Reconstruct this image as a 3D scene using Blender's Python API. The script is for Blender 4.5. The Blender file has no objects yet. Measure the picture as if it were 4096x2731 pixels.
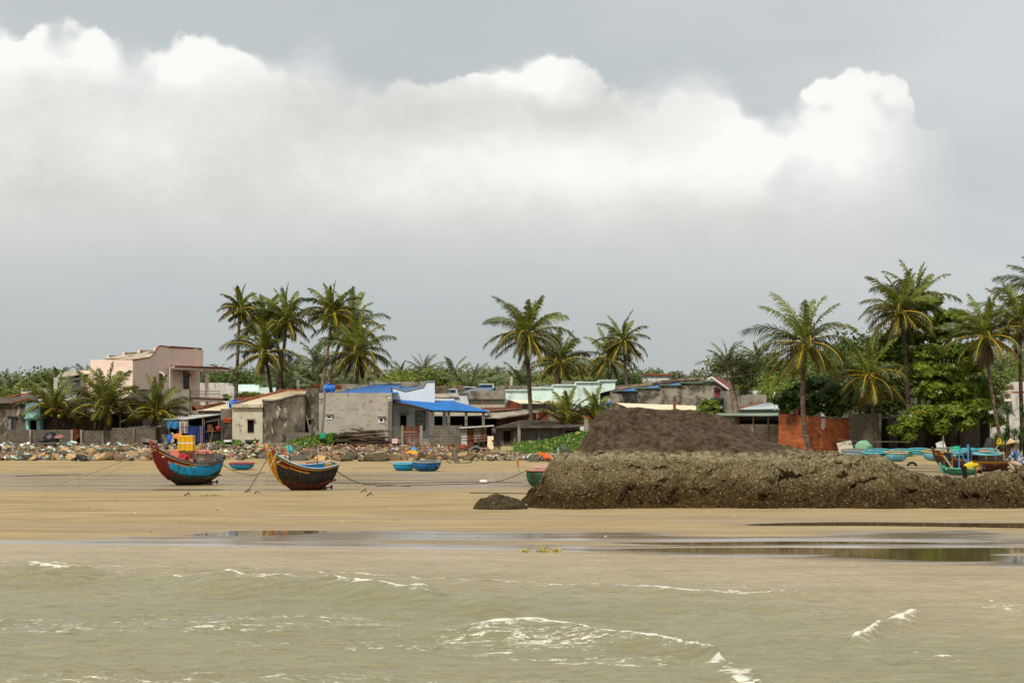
import bpy, bmesh, math, random
import numpy as np
from mathutils import Vector, noise, Matrix
R = math.radians
S = bpy.context.scene
COL = S.collection
# ---------- camera: 2.7 m above the wet sand, 72 mm lens, level, horizon low in the frame ----------
F, HOR, H = 8192.0, 1740.0, 2.7
cam = bpy.data.objects.new('camera', bpy.data.cameras.new('camera')); COL.objects.link(cam)
cam.location = (0, 0, H); cam.rotation_euler = (R(90), 0, 0)
cam.data.sensor_width = 36; cam.data.lens = 72; cam.data.shift_y = (HOR - 1365.5) / 4096
cam.data.clip_end = 9000; cam.data.clip_start = 0.1
S.camera = cam
S.render.resolution_x, S.render.resolution_y = 1024, 682
S.view_settings.view_transform = 'Standard'; S.view_settings.look = 'None'
S.view_settings.exposure = 0.0; S.view_settings.gamma = 1
# ---------- sun ----------
SUN_EL, SUN_AZ = R(50), R(204)
sd = bpy.data.lights.new('sun', 'SUN'); sd.energy = 3.6; sd.angle = R(6); sd.color = (1, .92, .79)
so = bpy.data.objects.new('sun', sd); COL.objects.link(so)
dv = Vector((math.sin(SUN_AZ) * math.cos(SUN_EL), math.cos(SUN_AZ) * math.cos(SUN_EL), math.sin(SUN_EL)))
so.rotation_euler = dv.to_track_quat('Z', 'Y').to_euler(); so.location = (0, 0, 60)

def lin(h):
    h = h.lstrip('#'); o = []
    for i in (0, 2, 4):
        c = int(h[i:i+2], 16) / 255
        o.append(c / 12.92 if c <= .04045 else ((c + .055) / 1.055) ** 2.4)
    return (o[0], o[1], o[2], 1)

class NT:
    def __init__(s, nt): s.nt = nt; s.n = nt.nodes; s.l = nt.links
    def node(s, typ, **k):
        n = s.n.new(typ)
        for a, b in k.items(): setattr(n, a, b)
        return n
    def put(s, sock, v):
        if isinstance(v, bpy.types.NodeSocket): s.l.new(v, sock)
        elif v is not None: sock.default_value = v
    def m(s, op, a, b=None, c=None, clamp=False):
        n = s.node('ShaderNodeMath', operation=op, use_clamp=clamp)
        s.put(n.inputs[0], a)
        if b is not None: s.put(n.inputs[1], b)
        if c is not None: s.put(n.inputs[2], c)
        return n.outputs[0]
    def ss(s, x, a, b, lo=0., hi=1.):
        n = s.node('ShaderNodeMapRange', interpolation_type='SMOOTHSTEP')
        for i, v in enumerate((x, a, b, lo, hi)): s.put(n.inputs[i], v)
        return n.outputs[0]
    def mix(s, f, a, b, mode='MIX'):
        n = s.node('ShaderNodeMix', data_type='RGBA', blend_type=mode)
        s.put(n.inputs[0], f); s.put(n.inputs[6], a); s.put(n.inputs[7], b)
        return n.outputs[2]
    def noise(s, vec, scale, det=4, rough=.55, dist=0):
        n = s.node('ShaderNodeTexNoise'); s.put(n.inputs['Vector'], vec)
        n.inputs['Scale'].default_value = scale; n.inputs['Detail'].default_value = det
        n.inputs['Roughness'].default_value = rough; n.inputs['Distortion'].default_value = dist
        return n.outputs['Fac']
    def mapv(s, vec, sc=(1, 1, 1), lo=(0, 0, 0)):
        n = s.node('ShaderNodeMapping'); s.put(n.inputs['Vector'], vec)
        n.inputs['Scale'].default_value = sc; n.inputs['Location'].default_value = lo
        return n.outputs[0]
    def comb(s, x, y, z):
        n = s.node('ShaderNodeCombineXYZ')
        for i, v in enumerate((x, y, z)): s.put(n.inputs[i], v)
        return n.outputs[0]
    def sep(s, v):
        n = s.node('ShaderNodeSeparateXYZ'); s.put(n.inputs[0], v); return n.outputs

# ---------- sky: Nishita behind a veil of thin cloud, with a cumulus bank laid out by direction ----------
W = bpy.data.worlds.new('World'); S.world = W; W.use_nodes = True
w = NT(W.node_tree); w.n.clear()
tc = w.node('ShaderNodeTexCoord').outputs['Generated']
dx, dy, dz = w.sep(tc)
ya = w.m('MAXIMUM', w.m('ABSOLUTE', dy), .25)
u = w.m('DIVIDE', dx, ya); v = w.m('DIVIDE', dz, ya)
uv = w.comb(u, v, 0.0)
sky = w.node('ShaderNodeTexSky', sky_type='NISHITA', sun_disc=False)
sky.sun_elevation = SUN_EL; sky.sun_rotation = SUN_AZ; sky.dust_density = 3.0
skyc = w.mix(1.0, sky.outputs[0], (.075, .075, .075, 1), 'MULTIPLY')
def fc(x, pts):
    n = w.node('ShaderNodeFloatCurve'); w.put(n.inputs['Value'], w.ss_lin(x)); c = n.mapping.curves[0]
    for i, (a, b) in enumerate(pts):
        a = (a * 1.7415 - 2048) / F; b = (HOR - b * 1.7415) / F
        q = ((a + .3) / .6, b * 4)
        if i < 2: c.points[i].location = q
        else: c.points.new(*q)
    n.mapping.update(); return w.m('MULTIPLY', n.outputs[0], .25)
def ss_lin(x):
    return w.m('DIVIDE', w.m('ADD', x, .3), .6, clamp=True)
w.ss_lin = ss_lin
n1 = w.noise(uv, 34, 5, .6); n2 = w.noise(uv, 9, 4, .55); n3 = w.noise(uv, 120, 4, .6)
nA = w.m('MULTIPLY', w.m('SUBTRACT', n1, .5), .022)
nB = w.m('MULTIPLY', w.m('SUBTRACT', n3, .5), .006)
vj = w.m('ADD', w.m('ADD', v, nA), nB)
uj = w.m('ADD', u, w.m('MULTIPLY', w.m('SUBTRACT', w.noise(uv, 40, 4), .5), .02))
top = fc(uj, [(-90, 60), (2440, 700), (0, 28), (50, 75), (110, 35), (170, 50), (255, 55), (300, 98), (380, 92), (440, 62), (520, 95), (640, 105), (705, 62), (785, 95),
              (815, 140), (900, 178), (1050, 175), (1110, 150), (1220, 115), (1285, 120), (1350, 160), (1420, 200), (1500, 160), (1610, 115), (1670, 165), (1715, 228),
              (1790, 238), (1850, 200), (1945, 155), (2020, 165), (2085, 185), (2112, 280), (2200, 320), (2440, 420)])
dt = w.m('SUBTRACT', top, vj)                     # >0 inside the bank
soft = w.m('ADD', w.ss(v, .15, .095, .003, .06), w.m('MULTIPLY', w.ss(w.noise(uv, 13, 3), .44, .64), .045))
mask_t = w.ss(w.m('DIVIDE', dt, soft), 0, 1)
bot = w.m('ADD', .082, w.m('MULTIPLY', w.m('SUBTRACT', n2, .5), .03))
mask_b = w.ss(w.m('SUBTRACT', v, bot), -.028, .03)
uf = w.m('ADD', u, w.m('MULTIPLY', w.m('SUBTRACT', n2, .5), .06))
cov = w.m('MULTIPLY', w.m('MULTIPLY', mask_t, mask_b), w.m('MAXIMUM', w.ss(uf, .225, .165), w.ss(v, .15, .165)))
def gau(px, py, rx, ry):
    a = w.m('DIVIDE', w.m('SUBTRACT', uj, (px * 1.7415 - 2048) / F), rx * 1.7415 / F)
    b = w.m('DIVIDE', w.m('SUBTRACT', vj, (HOR - py * 1.7415) / F), ry * 1.7415 / F)
    return w.m('EXPONENT', w.m('MULTIPLY', w.m('ADD', w.m('MULTIPLY', a, a), w.m('MULTIPLY', b, b)), -1.0))
br = None
for g, k in (((120, 110, 330, 75), .75), ((480, 130, 190, 65), .35), ((720, 110, 90, 60), .5), ((330, 330, 260, 110), .2), ((1215, 165, 130, 55), .9), ((1050, 390, 260, 90), .35), ((1450, 400, 280, 90), .4),
             ((1590, 180, 90, 80), .3), ((1850, 320, 230, 130), .75), ((1980, 220, 120, 80), .5), ((900, 260, 200, 90), -.25), ((120, 430, 300, 90), -.18), ((1250, 270, 240, 50), -.2), ((560, 420, 160, 120), -.15)):
    t_ = w.m('MULTIPLY', gau(*g), k); br = t_ if br is None else w.m('ADD', br, t_)
wv = w.comb(w.m('ADD', u, w.m('MULTIPLY', w.m('SUBTRACT', w.noise(uv, 18, 3), .5), .05)), w.m('ADD', w.m('MULTIPLY', v, 1.5), w.m('MULTIPLY', w.m('SUBTRACT', n2, .5), .06)), 3.3)
nL = w.noise(wv, 16, 6, .6); nM = w.noise(wv, 45, 5, .6)
br = w.m('ADD', w.m('ADD', br, .50), w.m('MULTIPLY', w.m('SUBTRACT', nL, .5), .7))
br = w.m('ADD', br, w.m('MULTIPLY', w.m('SUBTRACT', nM, .5), .3))
br = w.m('ADD', br, w.m('MULTIPLY', w.m('SUBTRACT', n1, .5), .28))
br = w.m('MULTIPLY', br, w.ss(v, .075, .135, .3, 1.0), clamp=True)
cl = w.mix(br, lin('#c6c8c5'), lin('#fbfbf7'))
veil_n = w.m('ADD', w.m('MULTIPLY', w.noise(w.mapv(uv, (1, 2.6, 1)), 5, 4), .7), w.m('MULTIPLY', w.ss(u, -.05, .25), .25))
veil = w.mix(w.ss(veil_n, .3, .75), lin('#c2c9cc'), lin('#d6dadb'))
veil = w.mix(w.ss(v, .02, .10), lin('#bac0be'), veil)
# higher in the sky, out of the frame, the thin cloud is brighter
veil = w.mix(w.ss(v, .25, 1.2), veil, lin('#dfe2e4'))
base = w.mix(.96, skyc, veil)
fin = w.mix(cov, base, cl)
bg = w.node('ShaderNodeBackground'); w.put(bg.inputs[0], fin); bg.inputs[1].default_value = 1.0
w.l.new(bg.outputs[0], w.node('ShaderNodeOutputWorld').inputs[0])

# ---------- helpers ----------
def P(px, py, Y): return Vector(((px - 2048) * Y / F, Y, H - (py - HOR) * Y / F))
def PX(px, Y): return (px - 2048) * Y / F
def PZ(py, Y): return H - (py - HOR) * Y / F
def vn(x, y, s=0):
    xi = np.floor(x); yi = np.floor(y); fx = x - xi; fy = y - yi
    fx = fx * fx * (3 - 2 * fx); fy = fy * fy * (3 - 2 * fy)
    def h(a, b):
        t = np.sin(a * 127.1 + b * 311.7 + s * 74.7) * 43758.5453
        return t - np.floor(t)
    return (h(xi, yi) * (1 - fx) + h(xi + 1, yi) * fx) * (1 - fy) + (h(xi, yi + 1) * (1 - fx) + h(xi + 1, yi + 1) * fx) * fy
def fbm(x, y, o=4, s=0):
    r = 0; a = .5; t = 0
    for i in range(o): r = r + a * vn(x, y, s + i); t += a; a *= .5; x = x * 2.03 + 17.1; y = y * 2.03 + 9.2
    return r / t
def sst(x, a, b):
    t = np.clip((x - a) / (b - a), 0, 1); return t * t * (3 - 2 * t)
ORG = {}
def tag(o, label=None, cat=None, group=None, kind=None):
    if label: o['label'] = label
    if cat: o['category'] = cat
    if group: o['group'] = group
    if kind: o['kind'] = kind
    return o
def thing(name, label, cat, loc, group=None):
    o = bpy.data.objects.new(name, None); COL.objects.link(o); o.location = loc; o.empty_display_size = .3
    ORG[o.name] = Vector(loc); return tag(o, label, cat, group)
def dup(root, loc=None, rz=None, sc=None, label=None, group=None):
    def cp(o, par):
        c = o.copy(); COL.objects.link(c)
        if par: c.parent = par
        for ch in o.children: cp(ch, c)
        return c
    r = cp(root, None)
    if loc is not None: r.location = loc
    if rz is not None: r.rotation_euler[2] = rz
    if sc is not None: r.scale = (sc, sc, sc) if not hasattr(sc, '__len__') else sc
    if label: r['label'] = label
    if group: r['group'] = group
    return r
class MB:
    def __init__(s): s.v = []; s.f = []; s.m = []; s.c = None
    def add(s, vs, fs, mi=0):
        o = len(s.v); s.v += [tuple(q) for q in vs]; s.f += [tuple(i + o for i in q) for q in fs]; s.m += [mi] * len(fs); return s
    def prism(s, pts, ext, mi=0):
        n = len(pts); e = Vector(ext); a = [Vector(p) for p in pts]
        return s.add(a + [p + e for p in a], [tuple(range(n)), tuple(range(2 * n - 1, n - 1, -1))] + [(i, i + n, (i + 1) % n + n, (i + 1) % n) for i in range(n)], mi)
    def pp(s, pts, Y, d, mi=0): return s.prism([P(a, b, Y) for a, b in pts], (0, d, 0), mi)
    def pb(s, x0, x1, y0, y1, Y, d, mi=0): return s.pp([(x0, y0), (x1, y0), (x1, y1), (x0, y1)], Y, d, mi)
    def box(s, x0, x1, y0, y1, z0, z1, mi=0): return s.prism([(x0, y0, z0), (x1, y0, z0), (x1, y0, z1), (x0, y0, z1)], (0, y1 - y0, 0), mi)
    def tube(s, pts, rad, n=6, mi=0):
        pts = [Vector(p) for p in pts]; k = len(pts)
        if not hasattr(rad, '__len__'): rad = [rad] * k
        vs = []; fs = []
        up = Vector((.13, .21, 1))
        for i, p in enumerate(pts):
            t = (pts[min(i + 1, k - 1)] - pts[max(i - 1, 0)])
            if t.length < 1e-9: t = Vector((0, 0, 1))
            t.normalize(); a = t.cross(up)
            if a.length < .2: a = t.cross(Vector((1, .1, 0)))
            a.normalize(); b = t.cross(a)
            for j in range(n):
                q = 2 * math.pi * j / n; vs.append(p + (a * math.cos(q) + b * math.sin(q)) * rad[i])
        for i in range(k - 1):
            for j in range(n): fs.append((i * n + j, i * n + (j + 1) % n, (i + 1) * n + (j + 1) % n, (i + 1) * n + j))
        fs.append(tuple(range(n - 1, -1, -1))); fs.append(tuple(range((k - 1) * n, k * n)))
        return s.add(vs, fs, mi)
    def lathe(s, prof, n=24, c=(0, 0, 0), mi=0, axis='z'):
        vs = []; fs = []; c = Vector(c)
        for r, z in prof:
            for j in range(n):
                q = 2 * math.pi * j / n
                p = (r * math.cos(q), r * math.sin(q), z)
                if axis == 'x': p = (p[2], p[0], p[1])
                vs.append(c + Vector(p))
        for i in range(len(prof) - 1):
            for j in range(n): fs.append((i * n + j, i * n + (j + 1) % n, (i + 1) * n + (j + 1) % n, (i + 1) * n + j))
        fs.append(tuple(range(n))); fs.append(tuple(range((len(prof) - 1) * n, len(prof) * n)))
        return s.add(vs, fs, mi)
    def ball(s, c, r, n=10, m=7, mi=0):
        if not hasattr(r, '__len__'): r = (r, r, r)
        vs = []; fs = []; c = Vector(c)
        for i in range(m + 1):
            a = math.pi * i / m
            for j in range(n):
                b = 2 * math.pi * j / n
                vs.append(c + Vector((r[0] * math.sin(a) * math.cos(b), r[1] * math.sin(a) * math.sin(b), r[2] * math.cos(a))))
        for i in range(m):
            for j in range(n): fs.append((i * n + j, i * n + (j + 1) % n, (i + 1) * n + (j + 1) % n, (i + 1) * n + j))
        return s.add(vs, fs, mi)
    def corr(s, A, B, C, D, nw, amp=.03, th=.015, rows=1, sag=0, mi=0):
        A, B, C, D = [Vector(q) for q in (A, B, C, D)]; k = nw * 4; vs = []; fs = []
        nrm = (B - A).cross(D - A).normalized()
        if nrm.z < 0: nrm = -nrm
        for lay in (0, 1):
            for r in range(rows + 1):
                t = r / rows
                for i in range(k + 1):
                    q = i / k; p = (A.lerp(B, q)).lerp(D.lerp(C, q), t)
                    vs.append(p + nrm * (amp * math.sin(2 * math.pi * i / 4 + .6) - lay * th + sag * math.sin(q * 9 + t * 4)))
        L = (rows + 1) * (k + 1)
        for r in range(rows):
            for i in range(k):
                a = r * (k + 1) + i; fs.append((a, a + 1, a + k + 2, a + k + 1)); fs.append((a + L, a + k + 1 + L, a + k + 2 + L, a + 1 + L))
        for i in range(k):
            fs.append((i, i + L, i + 1 + L, i + 1)); a = rows * (k + 1) + i; fs.append((a, a + 1, a + 1 + L, a + L))
        for r in range(rows):
            a = r * (k + 1); b = a + k + 1; fs.append((a, b, b + L, a + L)); a += k; b += k; fs.append((a, a + L, b + L, b))
        return s.add(vs, fs, mi)
    def build(s, name, mats, parent=None, smooth=False, origin=None, recalc=True):
        if parent is not None:
            r = parent
            while r.parent: r = r.parent
            og = ORG[r.name]
        else:
            og = Vector(origin) if origin is not None else Vector(((min(q[0] for q in s.v) + max(q[0] for q in s.v)) / 2, (min(q[1] for q in s.v) + max(q[1] for q in s.v)) / 2, min(q[2] for q in s.v)))
        me = bpy.data.meshes.new(name)
        me.from_pydata([(q[0] - og[0], q[1] - og[1], q[2] - og[2]) for q in s.v], [], s.f)
        for mm in (mats if isinstance(mats, (list, tuple)) else [mats]): me.materials.append(mm)
        if any(s.m): me.polygons.foreach_set('material_index', s.m)
        if recalc and len(s.f) < 30000:
            b = bmesh.new(); b.from_mesh(me); bmesh.ops.recalc_face_normals(b, faces=b.faces); b.to_mesh(me); b.free()
        if smooth: me.polygons.foreach_set('use_smooth', [True] * len(me.polygons))
        if s.c is not None:
            at = me.color_attributes.new('Col', 'FLOAT_COLOR', 'POINT'); at.data.foreach_set('color', np.array(s.c, dtype=np.float32).ravel())
        o = bpy.data.objects.new(name, me); COL.objects.link(o)
        if parent is not None: o.parent = parent
        else: o.location = og; ORG[o.name] = og
        return o
def grid(name, xs, ys, Z, mat, attrs={}, kind='structure', XX=None, YY=None):
    nx, ny = len(xs), len(ys)
    if YY is None: YY = np.meshgrid(xs, ys)[1]
    if XX is None: XX = np.meshgrid(xs, ys)[0]
    co = np.stack([XX, YY, Z], -1).reshape(-1, 3).astype(np.float32)
    i = np.arange(nx * ny).reshape(ny, nx)
    q = np.stack([i[:-1, :-1], i[:-1, 1:], i[1:, 1:], i[1:, :-1]], -1).reshape(-1, 4)
    me = bpy.data.meshes.new(name); me.vertices.add(len(co)); me.vertices.foreach_set('co', co.ravel())
    me.loops.add(q.size); me.loops.foreach_set('vertex_index', q.ravel().astype(np.int32))
    me.polygons.add(len(q)); me.polygons.foreach_set('loop_start', (np.arange(len(q)) * 4).astype(np.int32))
    me.polygons.foreach_set('use_smooth', np.ones(len(q), dtype=bool)); me.update(calc_edges=True)
    for k, a in attrs.items():
        t = me.attributes.new(k, 'FLOAT', 'POINT'); t.data.foreach_set('value', a.ravel().astype(np.float32))
    me.materials.append(mat); o = bpy.data.objects.new(name, me); COL.objects.link(o)
    if kind: o['kind'] = kind
    return o
# ---------- materials ----------
def newmat(name):
    m = bpy.data.materials.new(name); m.use_nodes = True; t = NT(m.node_tree); t.n.clear()
    t.bsdf = t.node('ShaderNodeBsdfPrincipled'); t.out = t.node('ShaderNodeOutputMaterial'); t.l.new(t.bsdf.outputs[0], t.out.inputs[0])
    t.oc = t.node('ShaderNodeTexCoord').outputs['Object']
    return m, t
MATS = {}
def mat(name, c1, c2=None, ns=1.5, rough=.85, st=None, sts=.8, th=.55, streak=1., bump=0., bs=25, brick=None, rnd=0., spec=.3, metal=0., stw=.08, st2=None, vcol=False, isl=False):
    if name in MATS: return MATS[name]
    m, t = newmat(name); MATS[name] = m
    a = lin(c1); b = lin(c2 or c1)
    col = None
    if vcol:
        col = t.node('ShaderNodeVertexColor', layer_name='Col').outputs[0]
        n = t.noise(t.oc, ns, 5, .6); col = t.mix(t.ss(n, .3, .7, .0, .45), col, t.mix(1., col, b, 'MULTIPLY'))
    elif brick:
        x, y, z = t.sep(t.oc); vec = t.comb(t.m('ADD', x, y), z, 0.0)
        bt = t.node('ShaderNodeTexBrick'); t.put(bt.inputs['Vector'], vec); bt.inputs['Color1'].default_value = a; bt.inputs['Color2'].default_value = b
        bt.inputs['Mortar'].default_value = lin(brick[2]); bt.inputs['Scale'].default_value = 1; bt.inputs['Mortar Size'].default_value = brick[3]
        bt.inputs['Brick Width'].default_value = brick[0]; bt.inputs['Row Height'].default_value = brick[1]; bt.inputs['Mortar Smooth'].default_value = .3; bt.inputs['Bias'].default_value = -.1
        col = bt.outputs[0]
        n = t.noise(t.oc, ns, 5, .65); col = t.mix(t.ss(n, .35, .75, 0, .5), col, t.mix(1., col, lin('#8a8378'), 'MULTIPLY'))
    else:
        n = t.noise(t.oc, ns, 6, .62); col = t.mix(t.ss(n, .32, .68), a, b)
    if st:
        n = t.noise(t.mapv(t.oc, (1, 1, 1 / streak)), sts, 7, .68, .3)
        col = t.mix(t.m('MULTIPLY', t.ss(n, th - stw, th + stw), .85), col, lin(st))
    if st2:
        n = t.noise(t.mapv(t.oc, (1, 1, .35), (3, 7, 1)), 2.6, 6, .7)
        col = t.mix(t.ss(n, .57, .63), col, lin(st2))
    if rnd or isl:
        rv = t.node('ShaderNodeNewGeometry').outputs['Random Per Island'] if isl else t.node('ShaderNodeObjectInfo').outputs['Random']
        hs = t.node('ShaderNodeHueSaturation'); t.put(hs.inputs['Color'], col); t.put(hs.inputs['Value'], t.m('ADD', 1 - (rnd or .4), t.m('MULTIPLY', rv, 2 * (rnd or .4)))); col = hs.outputs[0]
    t.put(t.bsdf.inputs['Base Color'], col); t.bsdf.inputs['Roughness'].default_value = rough
    t.bsdf.inputs['Specular IOR Level'].default_value = spec; t.bsdf.inputs['Metallic'].default_value = metal
    if bump:
        bn = t.node('ShaderNodeBump'); bn.inputs['Strength'].default_value = bump; bn.inputs['Distance'].default_value = .03
        t.put(bn.inputs['Height'], t.noise(t.oc, bs, 5, .6)); t.l.new(bn.outputs[0], t.bsdf.inputs['Normal'])
    return m
def leafmat(name, d, l, tr=.25, rough=.5, yl=None, ns=.6):
    m, t = newmat(name); MATS[name] = m
    g = t.node('ShaderNodeNewGeometry'); n = t.noise(t.oc, ns, 3)
    f = t.m('ADD', t.m('MULTIPLY', g.outputs['Random Per Island'], .65), t.m('MULTIPLY', t.m('SUBTRACT', n, .3), .9), clamp=True)
    col = t.mix(f, lin(d), lin(l))
    if yl: col = t.mix(t.ss(g.outputs['Random Per Island'], .9, .97), col, lin(yl))
    t.put(t.bsdf.inputs['Base Color'], col); t.bsdf.inputs['Roughness'].default_value = rough; t.bsdf.inputs['Specular IOR Level'].default_value = .3
    tl = t.node('ShaderNodeBsdfTranslucent'); t.put(tl.inputs[0], col); ms = t.node('ShaderNodeMixShader'); ms.inputs[0].default_value = tr
    t.l.new(t.bsdf.outputs[0], ms.inputs[1]); t.l.new(tl.outputs[0], ms.inputs[2]); t.l.new(ms.outputs[0], t.out.inputs[0])
    return m
# ================= ground, sea, rocks =================
ZL = [(-400, -6), (0, -1.4), (20, -.75), (38, -.3), (60, .03), (80, .045), (140, .05), (150, .07), (157, .3), (165, .69), (168, .95), (173, 1.8), (200, 2.0), (260, 2.6), (400, 6), (900, 12), (4000, 12)]
ZR = [(-400, -6), (0, -1.4), (20, -.75), (38, -.3), (60, .03), (80, .045), (95, .1), (115, .3), (140, .5), (160, .69), (172, 1.31), (178, 1.5), (200, 2.0), (260, 3.2), (400, 13), (900, 30), (4000, 30)]
def shore(X): return np.interp(X, [-30, -12.5, 0, 10, 30], [52, 49.7, 46.8, 40.5, 36])
POOL = [(-6.9, 56, 2.6, 1.9, .045), (-5.8, 57.5, 2.2, .8, .045), (12.5, 62.2, 6.8, 2.0, .13), (18, 60, 4, 2.4, .1), (2.5, 57, 1.6, .35, .03), (7, 51.4, 4.5, .9, .08), (9.5, 48, 6.3, 1.3, .085), (10.8, 44.8, 5, 1.0, .085), (12, 42.8, 5, .5, .05), (3.4, 47.2, 2.4, .5, .03), (.8, 69.2, 1.0, .7, .06), (-1.7, 69.5, .8, .6, .04)]
def gzv(X, Y):
    X = np.asarray(X, float); Y = np.asarray(Y, float)
    ws = sst(X / np.maximum(Y, 1), .06, .13)
    z = np.interp(Y, [a for a, b in ZL], [b for a, b in ZL]) * (1 - ws) + np.interp(Y, [a for a, b in ZR], [b for a, b in ZR]) * ws
    s = shore(X); near = sst(Y, s - 1, s + 2) * (1 - sst(Y, 74, 84))
    zz = (Y - s) * .0028 + .012 + (fbm(X * .13 + 5, Y * .55, 3, 3) - .5) * .045 + (fbm(X * .35, Y * 1.6, 3, 8) - .5) * .014
    for cx, cy, rx, ry, d in POOL:
        zz = zz - d * np.exp(-((X - cx) / rx) ** 2 - ((Y - cy - .25 * np.sin(X * .8 + cy)) / ry) ** 2)
    z = np.where(Y < 84, z * (1 - near) + zz * near, z)
    z = z + np.where(Y > 84, (fbm(X * .25, Y * .6, 3, 5) - .5) * .03, 0)
    bump = sst(Y, 150, 160) * (fbm(X * .35, Y * .5, 3, 11) - .5) * .22
    return z + bump
def gz(x, y): return float(gzv(np.array([x]), np.array([y]))[0])
def sm(*segs):
    o = []
    for a, b, st in segs: o += list(np.arange(a, b, st))
    return np.array(o + [segs[-1][1]])
m, t = newmat('sand')
X0, Y0, Z0 = t.sep(t.oc)
n1 = t.noise(t.mapv(t.oc, (.05, .35, 1)), 1.0, 6, .6, .4); n2 = t.noise(t.mapv(t.oc, (.25, 1.2, 1)), 1.0, 5, .6); n3 = t.noise(t.oc, 14, 5, .7)
big = t.noise(t.mapv(t.oc, (.035, .12, 1)), 1.0, 3)
dry = t.mix(t.ss(n2, .3, .7), lin('#92805e'), lin('#aa9772'))
pat = t.noise(t.mapv(t.oc, (.12, .3, 1)), 1.0, 6, .65, .6); dry = t.mix(t.ss(pat, .48, .66, 0, .45), dry, lin('#77694c'))
dry = t.mix(t.ss(n3, .4, .75, 0, .35), dry, lin('#76664b'))
wet = t.mix(t.ss(n1, .35, .7), lin('#6e5e46'), lin('#86755a'))
yb = t.m('ADD', Y0, t.m('MULTIPLY', t.m('SUBTRACT', big, .5), 14))
yb = t.m('ADD', yb, t.m('MULTIPLY', X0, -.12))
band = t.m('MULTIPLY', t.ss(yb, 97, 100), t.ss(yb, 152, 138))
stre = t.ss(t.m('ADD', t.m('MULTIPLY', n1, .65), t.m('MULTIPLY', t.noise(t.mapv(t.oc, (.03, .9, 1)), 1.0, 4), .35)), .42, .56)
wband = t.m('MULTIPLY', band, t.m('ADD', .18, t.m('MULTIPLY', stre, .82)))
zw = t.ss(Z0, .022, -.004)
fw = t.m('MULTIPLY', t.ss(Y0, 84, 60), t.ss(t.m('ADD', t.m('MULTIPLY', n1, .6), t.m('MULTIPLY', big, .4)), .49, .62))
wetf = t.node('ShaderNodeAttribute', attribute_name='wet').outputs['Fac']
wetf = t.m('MAXIMUM', wetf, t.m('MAXIMUM', wband, t.m('MAXIMUM', t.m('MULTIPLY', zw, t.ss(Y0, 84, 78)), t.m('MULTIPLY', fw, .55))))
dry = t.mix(t.ss(Y0, 178, 188), dry, t.mix(t.ss(n2, .35, .65), lin('#2f3320'), lin('#55503a')))
t.put(t.bsdf.inputs['Base Color'], t.mix(wetf, dry, wet))
t.put(t.bsdf.inputs['Roughness'], t.m('ADD', .92, t.m('MULTIPLY', wetf, -.78)))
t.put(t.bsdf.inputs['Specular IOR Level'], t.m('ADD', .08, t.m('MULTIPLY', wetf, .36)))
bn = t.node('ShaderNodeBump'); bn.inputs['Distance'].default_value = .03; t.put(bn.inputs['Strength'], t.m('SUBTRACT', .5, t.m('MULTIPLY', wetf, .46)))
t.put(bn.inputs['Height'], t.m('ADD', t.noise(t.mapv(t.oc, (1, 3, 1)), 3.5, 6, .65), t.m('MULTIPLY', n3, .3))); t.l.new(bn.outputs[0], t.bsdf.inputs['Normal'])
sand_m = m
xs = sm((-4000, -400, 400), (-400, -60, 34), (-60, -26, 1.2), (-26, 26, .2), (26, 60, 1.2), (60, 400, 34), (400, 4000, 400))
ys = sm((-400, 0, 50), (0, 36, 2), (36, 80, .16), (80, 180, .6), (180, 260, 4), (260, 900, 40), (900, 4000, 310))
XX, YY = np.meshgrid(xs, ys)
s = shore(XX); wn = fbm(XX * .16, YY * .45, 5, 13) * 1.25 - .1
wet = sst(wn + .9 * np.exp(-((YY - s) / 3.0) ** 2) + .85 * np.exp(-((XX + 4.5) / 8) ** 2 - ((YY - 54.5) / 3.4) ** 2) + .85 * np.exp(-((XX - 9) / 8) ** 2 - ((YY - 50) / 7) ** 2), .95, 1.2) * (YY < 80)
grid('beach_sand', xs, ys, gzv(XX, YY), sand_m, {'wet': wet})

# ---- sea: swell lines running up the beach, foam carried as a mesh attribute ----
xs = sm((-400, -60, 34), (-60, -18, 1.5), (-18, 18, .055), (18, 60, 1.5), (60, 400, 34))
ys = sm((-400, -20, 38), (-20, 20, 2), (20, 53, .06), (53, 71, .3))
XX, YY = np.meshgrid(xs, ys)
Zw = np.zeros_like(XX); foam = np.zeros_like(XX)
wob = (fbm(XX * .6, YY * .2, 3, 21) - .5) * 1.4 + (fbm(XX * 2.2, YY * .6, 3, 22) - .5) * .45
def crest(pts, hgt, sb, sf, fo, env, wb=1.0):
    global Zw, foam
    xa = [p[0] for p in pts]; d = YY - np.interp(XX, xa, [p[1] for p in pts]) + wob * wb
    e = np.interp(XX, [p[0] for p in env], [p[1] for p in env])
    pr = np.where(d < 0, np.exp(-(d / sb) ** 2), np.exp(-(d / sf) ** 2)) * e
    Zw = Zw + hgt * pr / np.maximum(e, .2) * np.minimum(1.2, e * 1.0 + .35 * (e > .05)) * (.75 + .5 * fbm(XX * 1.1, YY * .3, 3, 31))
    fl = np.exp(-((d - .06) / .34) ** 2) + .62 * np.exp(-((d - .9) / 1.3) ** 2) * (d > -.1) + .5 * np.exp(-((d + .7) / .8) ** 2)
    pt = .30 + 1.15 * fbm(XX * .9 + hgt * 50, YY * .5, 3, 33)
    foam = np.maximum(foam, fo * fl * np.clip(e, 0, 1) * np.clip(pt, 0, 1.05))
def W2(px, py): Y = H * F / (py - HOR); return (PX(px, Y), Y)
L1 = [W2(-300, 2295), W2(0, 2306), W2(400, 2318), W2(700, 2335), W2(1200, 2362), W2(1560, 2388), W2(2000, 2440), W2(2300, 2475)]
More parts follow.
